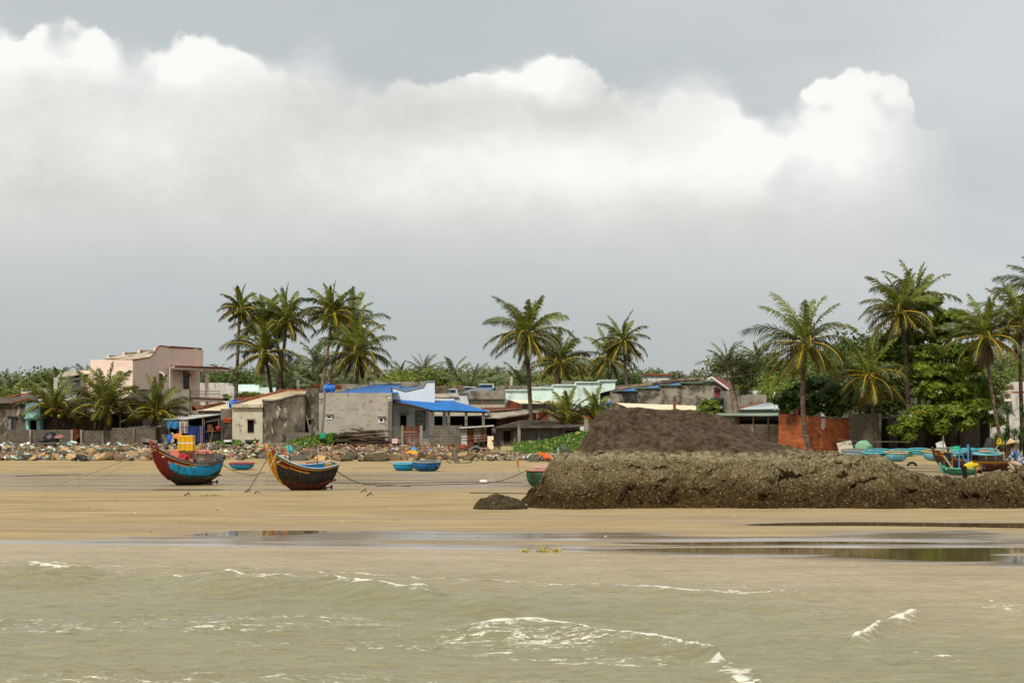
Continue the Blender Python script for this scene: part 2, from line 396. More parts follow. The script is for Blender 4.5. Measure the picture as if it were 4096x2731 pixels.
crest(L1, .24, 1.3, .32, .9, [(-16, .5), (-9.4, .5), (-8.9, 1), (-8, .9), (-7.5, .4), (-5.6, .45), (-5, .95), (-2, 1), (-1.5, 1.1), (-1.1, .35), (.8, 0)])
L2 = [W2(1500, 2520), W2(1950, 2530), W2(2150, 2520), W2(2400, 2555), W2(2700, 2590), W2(2880, 2640), W2(2960, 2700), W2(3000, 2780)]
crest(L2, .14, .8, .22, .85, [(-2, 0), (-.6, .6), (.25, 1.5), (.5, .9), (2.0, 1), (2.5, 1.1), (2.8, 0)], .35)
L3 = [W2(3380, 2580), W2(3450, 2555), W2(3530, 2502), W2(3600, 2490), W2(3680, 2455), W2(3800, 2440)]
crest(L3, .09, .5, .2, .85, [(4.3, 0), (4.5, 1), (5.9, 1), (6.4, 0)], .25)
L4 = [W2(-200, 2245), W2(300, 2262), W2(900, 2285), W2(1500, 2305), W2(2100, 2338), W2(2700, 2368), W2(3050, 2378), W2(3600, 2390)]
crest(L4, .05, .6, .25, .62, [(-16, .6), (-8, .8), (-3, .75), (1, .9), (4.2, 1.1), (5, .35), (7, 0)], .8)
L5 = [W2(3000, 2625), W2(3500, 2655), W2(3800, 2640), W2(3990, 2690), W2(4100, 2720)]
crest(L5, .05, .6, .25, .8, [(2.6, 0), (4.4, .4), (5.1, 1), (5.5, .5), (6.3, .1)], .5)
L6 = [W2(1000, 2560), W2(1500, 2640), W2(2500, 2660), W2(3300, 2700)]
crest(L6, .05, 1.2, .5, .0, [(-12, .6), (10, .6)])
L7 = [W2(0, 2490), W2(600, 2520), W2(1200, 2470), W2(2000, 2430)]
crest(L7, .06, 1.2, .5, .0, [(-12, .8), (10, .6)])
for px, py, rx, ry, a in ((2150, 2560, 2.2, 1.1, .72), (1500, 2500, 1.6, .5, .6), (1150, 2480, 1.0, .35, .55), (2400, 2640, 1.6, 1.0, .62), (1400, 2590, .7, .3, .6), (600, 2270, 6, .5, .5), (2600, 2655, 1.2, .6, .6), (1950, 2620, .9, .5, .58), (2150, 2512, .4, .4, 1.15), (2890, 2660, .22, .5, 1.0), (2950, 2700, .2, .6, 1.05), (2980, 2740, .2, .6, 1.05), (1650, 2380, .5, .2, .8)):
    cx, cy = W2(px, py); foam = np.maximum(foam, a * np.exp(-((XX - cx) / rx) ** 2 - ((YY - cy) / ry) ** 2))
s = shore(XX); calm = sst(YY, s - 5, s + .3)
sea_in = 1 - calm
Zw = Zw * (1 - .9 * calm) + ((fbm(XX * .55, YY * .8, 3, 40) - .5) * .10 + (fbm(XX * 1.3, YY * 1.9, 4, 41) - .5) * .11 + (fbm(XX * 4, YY * 5.2, 3, 44) - .5) * .035) * sea_in
dd = YY - s + (fbm(XX * .5, YY * .2, 4, 55) - .5) * 2.2          # thin foam line left where the wash stops
foam = np.maximum(foam, .62 * np.exp(-(dd / .16) ** 2)) * (1 - sst(YY, s + .8, s + 1.6))
foam = np.maximum(foam, .50 * sst(s - YY, 3, 9) * sst(fbm(XX * .22, YY * .45, 3, 66), .42, .66))
deep = sst(s - YY, -.5, 16) * (.75 + .5 * fbm(XX * .25, YY * .35, 3, 61)) * (1 - .55 * sst(XX, 2, 9) * sst(YY, 22, 30))
m, t = newmat('sea_water')
fo = t.node('ShaderNodeAttribute', attribute_name='foam').outputs['Fac']; dp = t.node('ShaderNodeAttribute', attribute_name='deep').outputs['Fac']; ch = t.node('ShaderNodeAttribute', attribute_name='chop').outputs['Fac']
na = t.noise(t.mapv(t.oc, (1, 1.5, 1)), 3.2, 7, .72, .8); nb = t.noise(t.mapv(t.oc, (1, 1.4, 1)), 11, 5, .7)
fm = t.ss(t.m('ADD', fo, t.m('ADD', t.m('MULTIPLY', t.m('SUBTRACT', na, .5), 2.3), t.m('MULTIPLY', t.m('SUBTRACT', nb, .5), 1.3))), .62, .92)
fm = t.m('MULTIPLY', fm, t.ss(fo, .12, .3))
nc = t.noise(t.mapv(t.oc, (.3, .8, 1)), 1.0, 5, .6)
sea = t.mix(dp, lin('#b09b78'), lin('#878663')); sea = t.mix(t.ss(nc, .35, .7, 0, .5), sea, lin('#857752'))
pool = lin('#66563d')
colr = t.mix(ch, pool, sea)
t.put(t.bsdf.inputs['Base Color'], t.mix(fm, colr, lin('#e4e0d2')))
t.put(t.bsdf.inputs['Roughness'], t.m('ADD', t.m('ADD', .004, t.m('MULTIPLY', ch, .2)), t.m('MULTIPLY', fm, .5)))
t.bsdf.inputs['IOR'].default_value = 1.33
t.put(t.bsdf.inputs['Specular IOR Level'], t.m('ADD', .5, t.m('MULTIPLY', ch, -.08)))
bn = t.node('ShaderNodeBump'); bn.inputs['Distance'].default_value = .2
t.put(bn.inputs['Strength'], t.m('ADD', .004, t.m('MULTIPLY', ch, .9)))
hgt = t.m('ADD', t.noise(t.mapv(t.oc, (.8, 1.5, 1)), 2.6, 6, .65, .5), t.m('MULTIPLY', t.noise(t.mapv(t.oc, (1, 1.6, 1)), 8, 3, .55), .2))
t.put(bn.inputs['Height'], hgt); t.l.new(bn.outputs[0], t.bsdf.inputs['Normal'])
sea_m = m
chop = 1 - sst(YY, s + 1.0, s + 3.2)
grid('sea_water', xs, ys, Zw, sea_m, {'foam': foam, 'deep': deep, 'chop': chop})

# ---- the big tidal rock ----
m, t = newmat('tidal_rock'); x, y, z = t.sep(t.oc)
nz = t.noise(t.oc, .7, 6, .6); nf = t.noise(t.oc, 4, 6, .7); ng = t.noise(t.oc, 22, 4, .7)
zj = t.m('ADD', z, t.m('MULTIPLY', t.m('SUBTRACT', nz, .5), .8)); zj = t.m('ADD', zj, t.m('MULTIPLY', t.m('SUBTRACT', nf, .5), .35))
up = t.mix(t.ss(nf, .35, .7), lin('#352a1f'), lin('#5d4e3e')); up = t.mix(t.ss(t.noise(t.oc, 1.6, 6, .7, .4), .55, .7, 0, .85), up, lin('#17120f'))
up = t.mix(t.ss(ng, .62, .72, 0, .5), up, lin('#7a6c5a'))
mid = t.mix(t.ss(ng, .38, .62), lin('#342a18'), lin('#8c7b55')); low = t.mix(t.ss(t.noise(t.oc, 9, 5, .7), .35, .68), lin('#20170a'), lin('#5e4a28'))
vo = t.node('ShaderNodeTexVoronoi'); t.put(vo.inputs['Vector'], t.oc); vo.inputs['Scale'].default_value = 18
rc = t.sep(vo.outputs['Color'])[0]; fl = t.m('MULTIPLY', t.ss(rc, t.m('ADD', .08, t.m('MULTIPLY', t.ss(zj, 1.5, .3), .86)), .99), t.ss(vo.outputs['Distance'], .55, .25))
fl = t.m('MULTIPLY', fl, t.ss(t.noise(t.oc, 1.3, 4), .3, .5))
body = t.mix(t.ss(zj, .6, 1.35), low, mid); body = t.mix(t.m('MULTIPLY', fl, .8), body, t.mix(t.sep(vo.outputs['Color'])[1], lin('#8f8264'), lin('#e2d9bf')))
pale = t.m('MULTIPLY', t.m('MULTIPLY', t.ss(zj, 1.62, 1.82), t.ss(zj, 2.18, 1.98)), t.ss(t.noise(t.mapv(t.oc, (1, 1, 2.5)), 3, 6, .75), .40, .58))
colr = t.mix(t.ss(zj, 1.85, 2.05), body, up); colr = t.mix(t.m('MULTIPLY', pale, .75), colr, lin('#a39878'))
t.put(t.bsdf.inputs['Base Color'], colr); t.bsdf.inputs['Roughness'].default_value = .95; t.bsdf.inputs['Specular IOR Level'].default_value = .12
bn = t.node('ShaderNodeBump'); bn.inputs['Distance'].default_value = .16; bn.inputs['Strength'].default_value = 1.0
t.put(bn.inputs['Height'], t.m('ADD', t.m('MULTIPLY', t.noise(t.oc, 3.5, 6, .7), t.ss(zj, 2.2, 1.8, .45, 1.0)), t.m('MULTIPLY', t.m('MULTIPLY', t.noise(t.oc, 17, 4, .7), .6), t.ss(zj, 2.1, 1.7, .25, 1.0)))); t.l.new(bn.outputs[0], t.bsdf.inputs['Normal'])
rock_m = m
xs = np.arange(0, 26, .055); ys = np.arange(71, 90, .06); XX, YY = np.meshgrid(xs, ys)
cx = [.35, .6, 1.2, 1.6, 2.06, 2.8, 4, 8, 11.6, 13.5, 14.4, 15.2, 15.8, 17, 18, 19, 21, 23.5, 25]
cz = [-.15, .15, .75, 1.35, 1.85, 2.02, 2.08, 2.05, 1.95, 1.7, 1.28, .98, .84, .84, 1.0, 1.15, 1.0, .3, -.2]
Xs = XX + (fbm(XX * .5, YY * .5, 3, 71) - .5) * .9
low = np.interp(Xs * 76 / np.maximum(YY, 76), cx, cz)
yf = 72.1 + (fbm(XX * .45, YY * 0, 3, 73) - .5) * 1.5
s = np.clip((YY - yf) / (5.6 + 1.6 * (fbm(XX * .3, YY * .3, 2, 75) - .5)), 0, 1)
hl = low * (.62 * np.clip(s / .3, 0, 1) ** .8 + .38 * s) - .25 * (1 - s) ** 4
hl = hl * (1 - sst(YY, 84, 88.5)) - .3 * sst(YY, 85, 88.5)
ux = [2.3, 2.75, 2.95, 3.1, 3.35, 3.7, 4.3, 7.0, 7.6, 8.1, 9.3, 10.6, 11.2, 12, 13]
uz = [-.5, 1.9, 2.5, 3.05, 3.46, 3.64, 3.70, 3.72, 3.58, 3.36, 2.80, 2.22, 1.95, 1.4, -.5]
D = np.interp(Xs * 79 / YY + .0, ux, uz)
f = np.clip((YY - 75.6 - (fbm(XX * .5, YY * 0, 3, 77) - .5) * 1.2) / 4.6, 0, 1) ** .8 * (1 - sst(YY, 82.5, 87))
Zr = np.maximum(hl, hl + (D - hl) * f)
body = sst(Zr, -.1, .4)
upm = sst(Zr, 1.9, 2.2)
rid = np.abs(fbm(XX * .55 + 3, YY * .8 + XX * .3, 4, 81) - .5) * 2
Zr = Zr + body * ((fbm(XX * .8, YY * .8, 4, 83) - .5) * .46 + (fbm(XX * 3.1, YY * 3.1, 4, 85) - .5) * .28 * (1 - .72 * upm) + (fbm(XX * 9, YY * 9, 2, 87) - .5) * .2 * (1 - upm) + (fbm(XX * 4.6, YY * 4.6, 3, 88) - .5) * .26 * (1 - upm)) - upm * .34 * np.exp(-(rid / .05) ** 2) - (1 - upm) * body * .14 * np.exp(-(np.abs(fbm(XX * 1.2, YY * 1.6, 3, 91) - .5) * 2 / .06) ** 2)
XD = XX + body * (1 - .75 * upm) * (fbm(XX * 2.5, YY * 2.5 + Zr * 2, 3, 89) - .5) * .3
for px_, pz_, r_, d_ in [(random.Random(k).uniform(1.5, 19), random.Random(k + 99).uniform(72.3, 75.5), random.Random(k + 7).uniform(.1, .32), random.Random(k + 5).uniform(.15, .4)) for k in range(34)]:
    Zr = Zr - body * (1 - upm) * d_ * np.exp(-((XX - px_) / (r_ * 1.5)) ** 2 - ((YY - pz_) / r_) ** 2)
YD = YY + body * (1 - .85 * upm) * ((fbm(XX * .9 + 7, YY * 1.1, 3, 101) - .5) * 1.3 + (fbm(XX * 2.1 + 7, YY * 2.4, 3, 102) - .5) * .5) + body * (1 - .75 * upm) * (fbm(XX * 2.5 + 50, YY * 2.5 + Zr * 2, 3, 90) - .5) * .3
o = grid('tidal_rock', xs, ys, Zr, rock_m, kind=None, XX=XD, YY=YD)
tag(o, 'huge dark rock with a bare brown dome above a broad skirt of pale barnacles', 'rock')
xs = np.arange(-1.75, .95, .035); ys = np.arange(71.2, 74.2, .04); XX, YY = np.meshgrid(xs, ys)
r2 = ((XX + .42) / 1.0) ** 2 + ((YY - 72.7) / .85) ** 2
Zr = .46 * np.sign(1 - r2) * np.abs(1 - r2) ** .55 + .06 + (fbm(XX * 1.7, YY * 1.7, 4, 95) - .5) * .3 * sst(1.3 - r2, 0, .6) + (fbm(XX * 8, YY * 8, 3, 96) - .5) * .12
Zr = np.where(r2 > 1.25, -.25, Zr)
sm_m = mat('weedy_rock', '#17130a', '#453a1c', 9, .95, st='#5d5530', sts=5, th=.6, bump=1.2, bs=14)
o = grid('weedy_rock', xs, ys, Zr, sm_m, kind=None, XX=XX + (fbm(XX * 3, YY * 3, 3, 97) - .5) * .2)
tag(o, 'small low rock covered in olive weed at the foot of the huge rock', 'rock')
# ================= buildings =================
CON = mat('concrete', '#7d776c', '#938c80', 1.2, .92, st='#453f36', sts=.9, th=.56, streak=2.5, bump=.3)
CONL = mat('concrete_pale', '#b0a894', '#c3bba6', 1.5, .92, st='#6b6353', sts=2.2, th=.61, streak=2.2, bump=.3, stw=.04)
COND = mat('concrete_mildew', '#5f584b', '#766e60', 1.0, .95, st='#332d25', sts=.7, th=.50, streak=1.2, bump=.3, st2='#a39c8d')
CONK = mat('concrete_streaked', '#8b8577', '#a09989', 1.2, .93, st='#393329', sts=.8, th=.50, streak=.8, bump=.3)
PLAST = mat('render_patched', '#969085', '#a8a296', .9, .92, st='#615a4e', sts=1.8, th=.59, streak=.5, bump=.2, stw=.03)
BLOCK = mat('block_wall', '#5f5a51', '#746e63', 2, .95, brick=(.42, .22, '#8a8377', .014), bump=.3)
BLOCKD = mat('block_dark', '#514c43', '#645d52', 2, .95, brick=(.40, .21, '#82786a', .013), bump=.3)
BRICK = mat('orange_brick', '#a14c26', '#c06a34', 2, .9, brick=(.34, .14, '#6d5847', .016), st='#2f221a', sts=.5, th=.56, bump=.3)
BRICKD = mat('red_brick', '#7d452c', '#8f5638', 2, .92, brick=(.34, .13, '#5d4c40', .016), st='#352720', sts=.7, th=.58, bump=.3)
PINK = mat('pink_render', '#e6c9b7', '#ecd4c4', .8, .85, st='#dabba8', sts=.7, th=.58, bump=.1)
PINKD = mat('pink_trim', '#74392f', '#8a4a3c', 2, .8)
PINKM = mat('pink_mildewed', '#6e6350', '#8b7c68', 1.5, .95, st='#3b352a', sts=1.2, th=.5)
MINT = mat('mint_render', '#cbe0d8', '#d8e8e2', 1, .85, st='#9fb8ad', sts=1.1, th=.58, streak=2)
PALEB = mat('pale_blue_render', '#c6d1d8', '#ced8de', 1, .8)
WHITEW = mat('white_render', '#bdbab0', '#cfccc2', 1, .85, st='#908a7d', sts=1.2, th=.58, streak=2.)
CREAMW = mat('cream_render', '#d3a778', '#dcb586', 1, .85)
TURQ = mat('turquoise_render', '#86b8b6', '#96c4c1', 1.2, .8, st='#5b8f90', sts=1.5, th=.6)
ASB = mat('asbestos_sheet', '#a59d8b', '#bbb29e', 1.3, .9, st='#655c4d', sts=1.1, th=.55, bump=.2)
ASBD = mat('old_roof_sheet', '#5e564a', '#776e60', 1.3, .95, st='#302a23', sts=.8, th=.5, bump=.2)
CREAMR = mat('cream_roof_sheet', '#d9caac', '#e4d8bd', 1, .75, st='#a08a66', sts=3, th=.66)
BLUER = mat('blue_roof_sheet', '#1f68ad', '#2872b8', .6, .5, st='#1c5c9a', sts=.8, th=.58)
RUSTR = mat('rusty_sheet', '#6b3a22', '#7e4728', 1.2, .9, st='#40261a', sts=1.1, th=.52, streak=2)
TINR = mat('galvanised_sheet', '#b9bab4', '#c9cac4', 1.2, .55, st='#7d5a3f', sts=1.2, th=.6, streak=3, spec=.5)
RUSTT = mat('rust_streaked_sheet', '#9a9688', '#aba698', 1.2, .8, st='#6d3a1e', sts=1.6, th=.49, streak=3)
GREENR = mat('pale_green_sheet', '#8fa08f', '#a5b2a0', 1, .7, st='#6f7a6a', sts=2, th=.56)
DARK = mat('dark_interior', '#0d0b0a', '#151210', 2, .9, spec=.1)  # near-black; on back walls, doorways and openings it paints in the indoor shade
GLASS = mat('dark_glass', '#15181a', '#22272a', 2, .15, spec=.6)
GLASSP = mat('milky_glass', '#5a605c', '#8d938c', 3, .25, spec=.5)
WOOD = mat('brown_wood', '#4f3222', '#6b452c', 4, .8, streak=3)
WOODG = mat('grey_wood', '#63594b', '#7d7263', 4, .9, st='#3c342b', sts=2, th=.55)
WOODD = mat('dark_timber', '#2c1f18', '#4a372b', 5, .9)
WHITE = mat('white_paint', '#cfcfca', '#dcdcd7', 2, .6)
STEEL = mat('galvanised_pipe', '#8f9498', '#a6abad', 2, .4, metal=.6)
SLAT = mat('slate_tiles', '#333a44', '#3e4651', 3, .7, brick=(.3, .25, '#22272e', .02))
TERRA = mat('terracotta', '#a8481f', '#bd5a2a', 4, .85)
ORC = mat('orange_coping', '#8c4a2c', '#a3603c', 2, .9, st='#463a2f', sts=1.5, th=.55)
BTANK = mat('blue_plastic', '#0f57ad', '#1461ba', 1, .4, spec=.5)
REDT = mat('pink_roof_tiles', '#8a4446', '#9c5352', 2, .85, brick=(.3, .2, '#6b3436', .02))
SOLAR = mat('solar_glass', '#3d4650', '#4b5560', 1, .2, brick=(1.0, 2.4, '#8c9298', .03))
RUSTG = mat('rusty_gate', '#5b2a14', '#7a3a1a', 2, .9, st='#33180d', sts=1.2, th=.52)

def yb(Y, X=0): return HOR + (H - gz(X, Y)) * F / Y
def bld(name, label, x0, x1, Y, cat='house', group=None):
    X = PX((x0 + x1) / 2, Y); return thing(name, label, cat, (X, Y, gz(X, Y)), group)
def part(name, mt, par, *fns, smooth=False):
    b = MB()
    for f in fns: f(b)
    return b.build(name, mt, par, smooth=smooth)
def rect(x0, x1, y0, y1, Y, d): return lambda b: b.pb(x0, x1, y0, y1, Y, d)
def poly(pts, Y, d): return lambda b: b.pp(pts, Y, d)
def poly3(pts, ext): return lambda b: b.prism([P(*q) for q in pts], ext)
def cor(A, B, C, D, nw, amp=.035, **k): return lambda b: b.corr(P(*A), P(*B), P(*C), P(*D), nw, amp, **k)
def line(pts, r, n=6): return lambda b: b.tube([P(*q) for q in pts], r, n)
def window(par, x0, x1, y0, y1, Y, fm=None, pm=None, bars=0, hb=0, fw=2.2, lint=None, name='window'):
    w_ = part(name, fm or WOODD, par, rect(x0, x1, y0, y0 + fw, Y - .07, .12), rect(x0, x1, y1 - fw, y1, Y - .07, .12), rect(x0, x0 + fw, y0 + fw, y1 - fw, Y - .069, .12), rect(x1 - fw, x1, y0 + fw, y1 - fw, Y - .069, .12),
              *[rect(x0 + (x1 - x0) * i / (bars + 1) - .5, x0 + (x1 - x0) * i / (bars + 1) + .5, y0 + fw, y1 - fw, Y - .05, .03) for i in range(1, bars + 1)],
              *[rect(x0 + fw, x1 - fw, y0 + (y1 - y0) * i / (hb + 1) - .5, y0 + (y1 - y0) * i / (hb + 1) + .5, Y - .055, .03) for i in range(1, hb + 1)])
    part('pane', pm or GLASS, w_, rect(x0 + fw, x1 - fw, y0 + fw, y1 - fw, Y - .015, .03))
    if lint: part('lintel', lint, w_, rect(x0 - 4, x1 + 4, y0 - 6, y0 - 2, Y - .28, .3))
    return w_
def door(par, x0, x1, y0, y1, Y, fm=WOODD, pm=DARK):
    d_ = part('door', fm, par, rect(x0, x0 + 2, y0, y1, Y - .06, .1), rect(x1 - 2, x1, y0, y1, Y - .06, .1), rect(x0 + 2, x1 - 2, y0, y0 + 2, Y - .06, .1))
    part('doorway', pm, d_, rect(x0 + 2, x1 - 2, y0 + 2, y1, Y - .015, .03)); return d_
def plain(name, label, Y, pts, d, wm, roofs=(), extra=(), cat='house', group=None):
    """house = prism of its front outline + corrugated roofs; outline is closed down to the ground"""
    xs_ = [p[0] for p in pts]; t = bld(name, label, min(xs_), max(xs_), Y, cat, group)
    part('wall', wm, t, poly(pts, Y, d))
    for rm, *q in roofs: part('roof', rm, t, *q)
    for nm, em, *q in extra: part(nm, em, t, *q)
    return t
B0 = yb(180) + 3
# --- far-left grey house with turquoise porch
t = bld('grey_house', 'grey rendered house with a turquoise porch behind the dark block wall', -80, 160, 176)
part('wall', COND, t, rect(-90, 101, 1613, B0, 176, 8), rect(101, 300, 1634, B0, 178, 6))
part('roof', ASBD, t, cor((-100, 1612, 175.6), (150, 1611, 175.6), (160, 1577, 188), (-110, 1601, 188), 34))
part('coping', ORC, t, line([(-20, 1600, 186), (90, 1577, 187.5), (146, 1574, 188)], .1), line([(48, 1611, 175.4), (118, 1593, 181)], .09))
p_ = part('porch', TURQ, t, rect(101, 161, 1613, 1671, 175.4, 1.5), rect(103, 116, 1671, B0, 175.5, 1.4), rect(146, 159, 1671, B0, 175.5, 1.4), rect(96, 165, 1669, 1674, 175.0, 1.9))
part('doorway', DARK, t, rect(116, 146, 1680, B0, 176.2, .4), ); part('door_head', TURQ, p_, rect(116, 146, 1674, 1680, 175.6, 1))
w_ = window(t, 30, 61, 1668, 1720, 176, WOODG, GLASS, 1, 0, 3, WOODG); part('shutter', mat('grey_shutter', '#5d6270', '#7b7f88', 4, .9), w_, rect(33, 45, 1671, 1717, 175.9, .04))
# --- low sheds behind the block wall
t = bld('shed', 'low grey shed with corrugated awnings between the two yard palms', 290, 560, 179, 'shed')
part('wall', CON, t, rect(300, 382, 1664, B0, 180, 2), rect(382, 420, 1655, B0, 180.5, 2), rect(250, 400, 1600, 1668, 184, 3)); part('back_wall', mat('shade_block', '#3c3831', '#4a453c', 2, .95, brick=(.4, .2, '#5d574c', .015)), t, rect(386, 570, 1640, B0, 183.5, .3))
part('awning', ASB, t, cor((306, 1669, 178.6), (380, 1668, 178.6), (376, 1657, 181), (312, 1660, 181), 11), cor((232, 1652, 178.8), (305, 1648, 178.8), (305, 1638, 182), (240, 1643, 182), 10))
part('awning', ASB, t, cor((368, 1656, 178.5), (566, 1651, 178.5), (570, 1636, 183.8), (372, 1643, 183.8), 28)); part('post', STEEL, t, rect(478, 482, 1653, B0, 179, .08)); part('pipe', WHITE, t, line([(376, 1712, 178.9), (380, 1695, 178.9), (381, 1690, 179.5)], .05)); part('door', WOODG, t, rect(283, 300, 1683, 1722, 179.8, .2))
t = bld('lean_to', 'brown old sheet roof lean-to below the pink house', 470, 620, 190, 'shed')
part('wall', CON, t, rect(440, 690, 1600, B0, 192, 4)); part('roof', ASBD, t, cor((470, 1606, 189), (640, 1600, 189), (640, 1556, 197), (560, 1556, 197), 24))
t = bld('grey_annex', 'bare grey concrete annex wall under the balcony of the pink house', 640, 757, 199)
part('wall', CON, t, poly([(600, 1560), (757, 1556), (757, B0), (600, B0)], 199, 1.0))
# --- dark block wall along the top of the rubble
t = bld('block_fence', 'dark concrete block wall running along the rubble bank in front of the yard palms', 35, 666, 174.2, 'wall')
bt_ = B0 + 6
part('wall', BLOCKD, t, rect(35, 288, 1718, bt_, 174.2, .2), rect(323, 446, 1722, bt_, 174.2, .2), rect(446, 622, 1711, bt_, 174.2, .2), poly3([(622, 1711, 174.3), (668, 1718, 179), (668, bt_, 179), (622, bt_, 174.3)], (-.2, .1, 0)))
part('pillar', CON, t, rect(116, 124, 1717, bt_, 174.0, .3)); part('pillar', CON, t, rect(282, 291, 1718, bt_, 174.0, .35)); part('pillar', CON, t, rect(321, 328, 1718, bt_, 174.0, .35)); part('pillar', CON, t, rect(408, 414, 1719, bt_, 174.0, .3)); part('pillar', CON, t, rect(532, 537, 1712, bt_, 174.05, .3))
part('gate', RUSTG, t, poly([(291, 1719), (321, 1719), (321, 1746), (308, 1752), (302, 1770), (291, 1772)], 174.2, .06), *[rect(291 + i * 4, 292 + i * 4, 1713, 1719, 174.2, .05) for i in range(10)])
t = plain('shed', 'low lean-to with a white corrugated edge on the end of the dark block wall', 176, [(560, 1709), (668, 1704), (668, B0), (560, B0)], 2, CON, [(TINR, cor((515, 1711, 175.5), (672, 1704, 175.5), (672, 1698, 178), (515, 1706, 178), 24))], cat='shed')
# --- pink house
def YS(px): return 205 + (px - 531) * 11 / 261
def sp(pts): return [(a, b, YS(a)) for a, b in pts]
PB = B0 - 4
t = bld('pink_house', 'tall pink two-storey house with arched windows, balcony and flat canopy', 362, 884, 209)
part('wall', PINK, t, lambda b: b.prism([P(362, 1438, 208), P(531, 1440, 205), P(531, PB, 205), P(362, PB, 208)], (2.5, 7, 0)),
     poly3(sp([(531, 1440), (600, 1430), (619, 1413), (633, 1386), (640, 1383), (681, 1388), (681, PB), (531, PB)]), (.1, .4, 0)), poly3(sp([(681, 1386), (792, 1394), (790, 1471), (681, 1463)]), (.2, 2.5, 0)),
     poly3([(681, 1463, 212.6), (790, 1470, 217.6), (790, PB, 217.6), (681, PB, 212.6)], (.2, .4, 0)), poly3(sp([(757, 1607), (790, 1608), (790, PB), (757, PB)]), (.1, 1.5, 0)))
part('stepped_parapet', PINKM, t, poly([(428, 1440), (428, 1420), (490, 1422), (490, 1408), (552, 1410), (552, 1398), (614, 1401), (614, 1390), (640, 1393), (640, 1440)], 214, .4))
part('parapet_end', PINK, t, rect(427, 436, 1420, 1438, 213.8, .2), rect(490, 498, 1408, 1424, 213.8, .2), rect(552, 560, 1398, 1412, 213.8, .2), rect(613, 622, 1390, 1400, 213.8, .2))
part('roof', ASB, t, poly3([(470, 1438, 206), (600, 1431, 208.3), (620, 1412, 211), (560, 1416, 214)], (0, .1, -.1)), line([(420, 1437, 213), (560, 1420, 213), (640, 1402, 213)], .2))
part('coping', PINKD, t, lambda b: b.tube([P(a, c, YS(a) - .05) for a, c in ((531, 1440), (600, 1429), (619, 1412), (633, 1386), (641, 1382), (681, 1387))], .065), lambda b: b.prism([P(681, 1383, 211), P(797, 1391, 216.2), P(795, 1398, 216.2), P(681, 1390, 211)], (.2, .6, 0)))
s_ = part('canopy', PINK, t, poly3([(682, 1466, 210.6), (884, 1474, 217), (884, 1482, 217), (682, 1476, 210.6)], (.4, 3, 0))); part('trim', PINKD, s_, poly3([(681, 1461, 210.4), (888, 1467, 216.8), (886, 1474, 216.8), (681, 1466, 210.4)], (.4, 3.1, 0)))
part('column', PINK, t, rect(820, 833, 1482, 1640, 215.6, .34), rect(818, 835, 1482, 1491, 215.55, .44))
s_ = part('balcony', PINK, t, poly3([(757, 1594, 211.4), (883, 1598, 216.8), (883, 1608, 216.8), (757, 1605, 211.4)], (.4, 2.6, 0))); part('trim', PINKD, s_, poly3([(757, 1589, 211.3), (885, 1593, 216.7), (885, 1598, 216.7), (757, 1594, 211.3)], (.4, 2.7, 0)))
def rl(px): return 211.4 + (px - 757) * 5.4 / 128
part('railing', mat('steel_rail', '#a08f84', '#b3a297', 2, .4, metal=.4), t, *[line([(757, a, 211.4), (883, a + 2, 216.8)], .035) for a in (1561, 1574, 1588)], *[line([(x, 1561, rl(x)), (x, 1591, rl(x))], .022, 4) for x in range(759, 884, 5)])
def arch(x0, x1, yt, y1, Yf, n=9):
    c = (x0 + x1) / 2; r = (x1 - x0) / 2; return [(c - r * math.cos(math.pi * i / n), yt + r - r * math.sin(math.pi * i / n), Yf) for i in range(n + 1)] + [(x1, y1, Yf), (x0, y1, Yf)]
for x0, x1, yt, y1, Yf in ((626, 653, 1494, 1546, YS(640) - .14), (725, 757, 1491, 1557, 214.9)):
    w_ = part('arched_window', WOOD, t, poly3(arch(x0, x1, yt, y1, Yf), (0, .12, 0)))
    part('pane', GLASS, w_, *[poly3([(x0 + 3 + k * (x1 - x0 - 4) / 2, yt + 17, Yf - .02), (x0 - 1 + (k + 1) * (x1 - x0 - 2) / 2, yt + 17, Yf - .02), (x0 - 1 + (k + 1) * (x1 - x0 - 2) / 2, y1 - 6, Yf - .02), (x0 + 3 + k * (x1 - x0 - 4) / 2, y1 - 6, Yf - .02)], (0, .05, 0)) for k in (0, 1)], poly3(arch(x0 + 4, x1 - 4, yt + 4, yt + 14, Yf - .02), (0, .05, 0)))
    part('surround', PINKD if x0 > 700 else PINK, w_, lambda b: b.tube([P(q[0], q[1], Yf - .1) for q in arch(x0 - 5, x1 + 5, yt - 5, yt + 18, Yf)[:10]], .08))
window(t, 476, 507, 1488, 1546, 205.9, WHITE, WHITE, 1, 3, 2, PINK); part('drain_pipe', WHITE, t, line([(698, 1466, 210.2), (680, 1470, 210.6), (678, 1556, 210.8)], .07))
t = plain('pink_wing', 'small pink house wing with one dark window, left of the tall pink house', 214, [(322, 1480), (366, 1482), (366, B0), (322, B0)], 5, PINK, [], [('drain_pipe', WHITE, rect(354, 357, 1492, 1556, 213.8, .1))]); window(t, 337, 352, 1498, 1514, 214, PINKD, GLASS, 1, 0, 2, PINK)
t = plain('tiled_house', 'grey house with a dark slate hip roof left of the pink house', 212, [(215, 1510), (322, 1510), (322, B0), (215, B0)], 6, WHITEW, [(SLAT, poly3([(270, 1558, 209), (322, 1555, 209), (322, 1486, 215), (305, 1500, 215)], (0, .1, .1))), (ASB, cor((226, 1510, 211), (322, 1498, 211), (324, 1480, 218), (245, 1488, 218), 14))])
plain('cream_wall_house', 'long low cream parapet house among the trees behind the far-left roof', 205, [(85, 1552), (170, 1554), (170, B0), (85, B0)], 4, WHITEW)
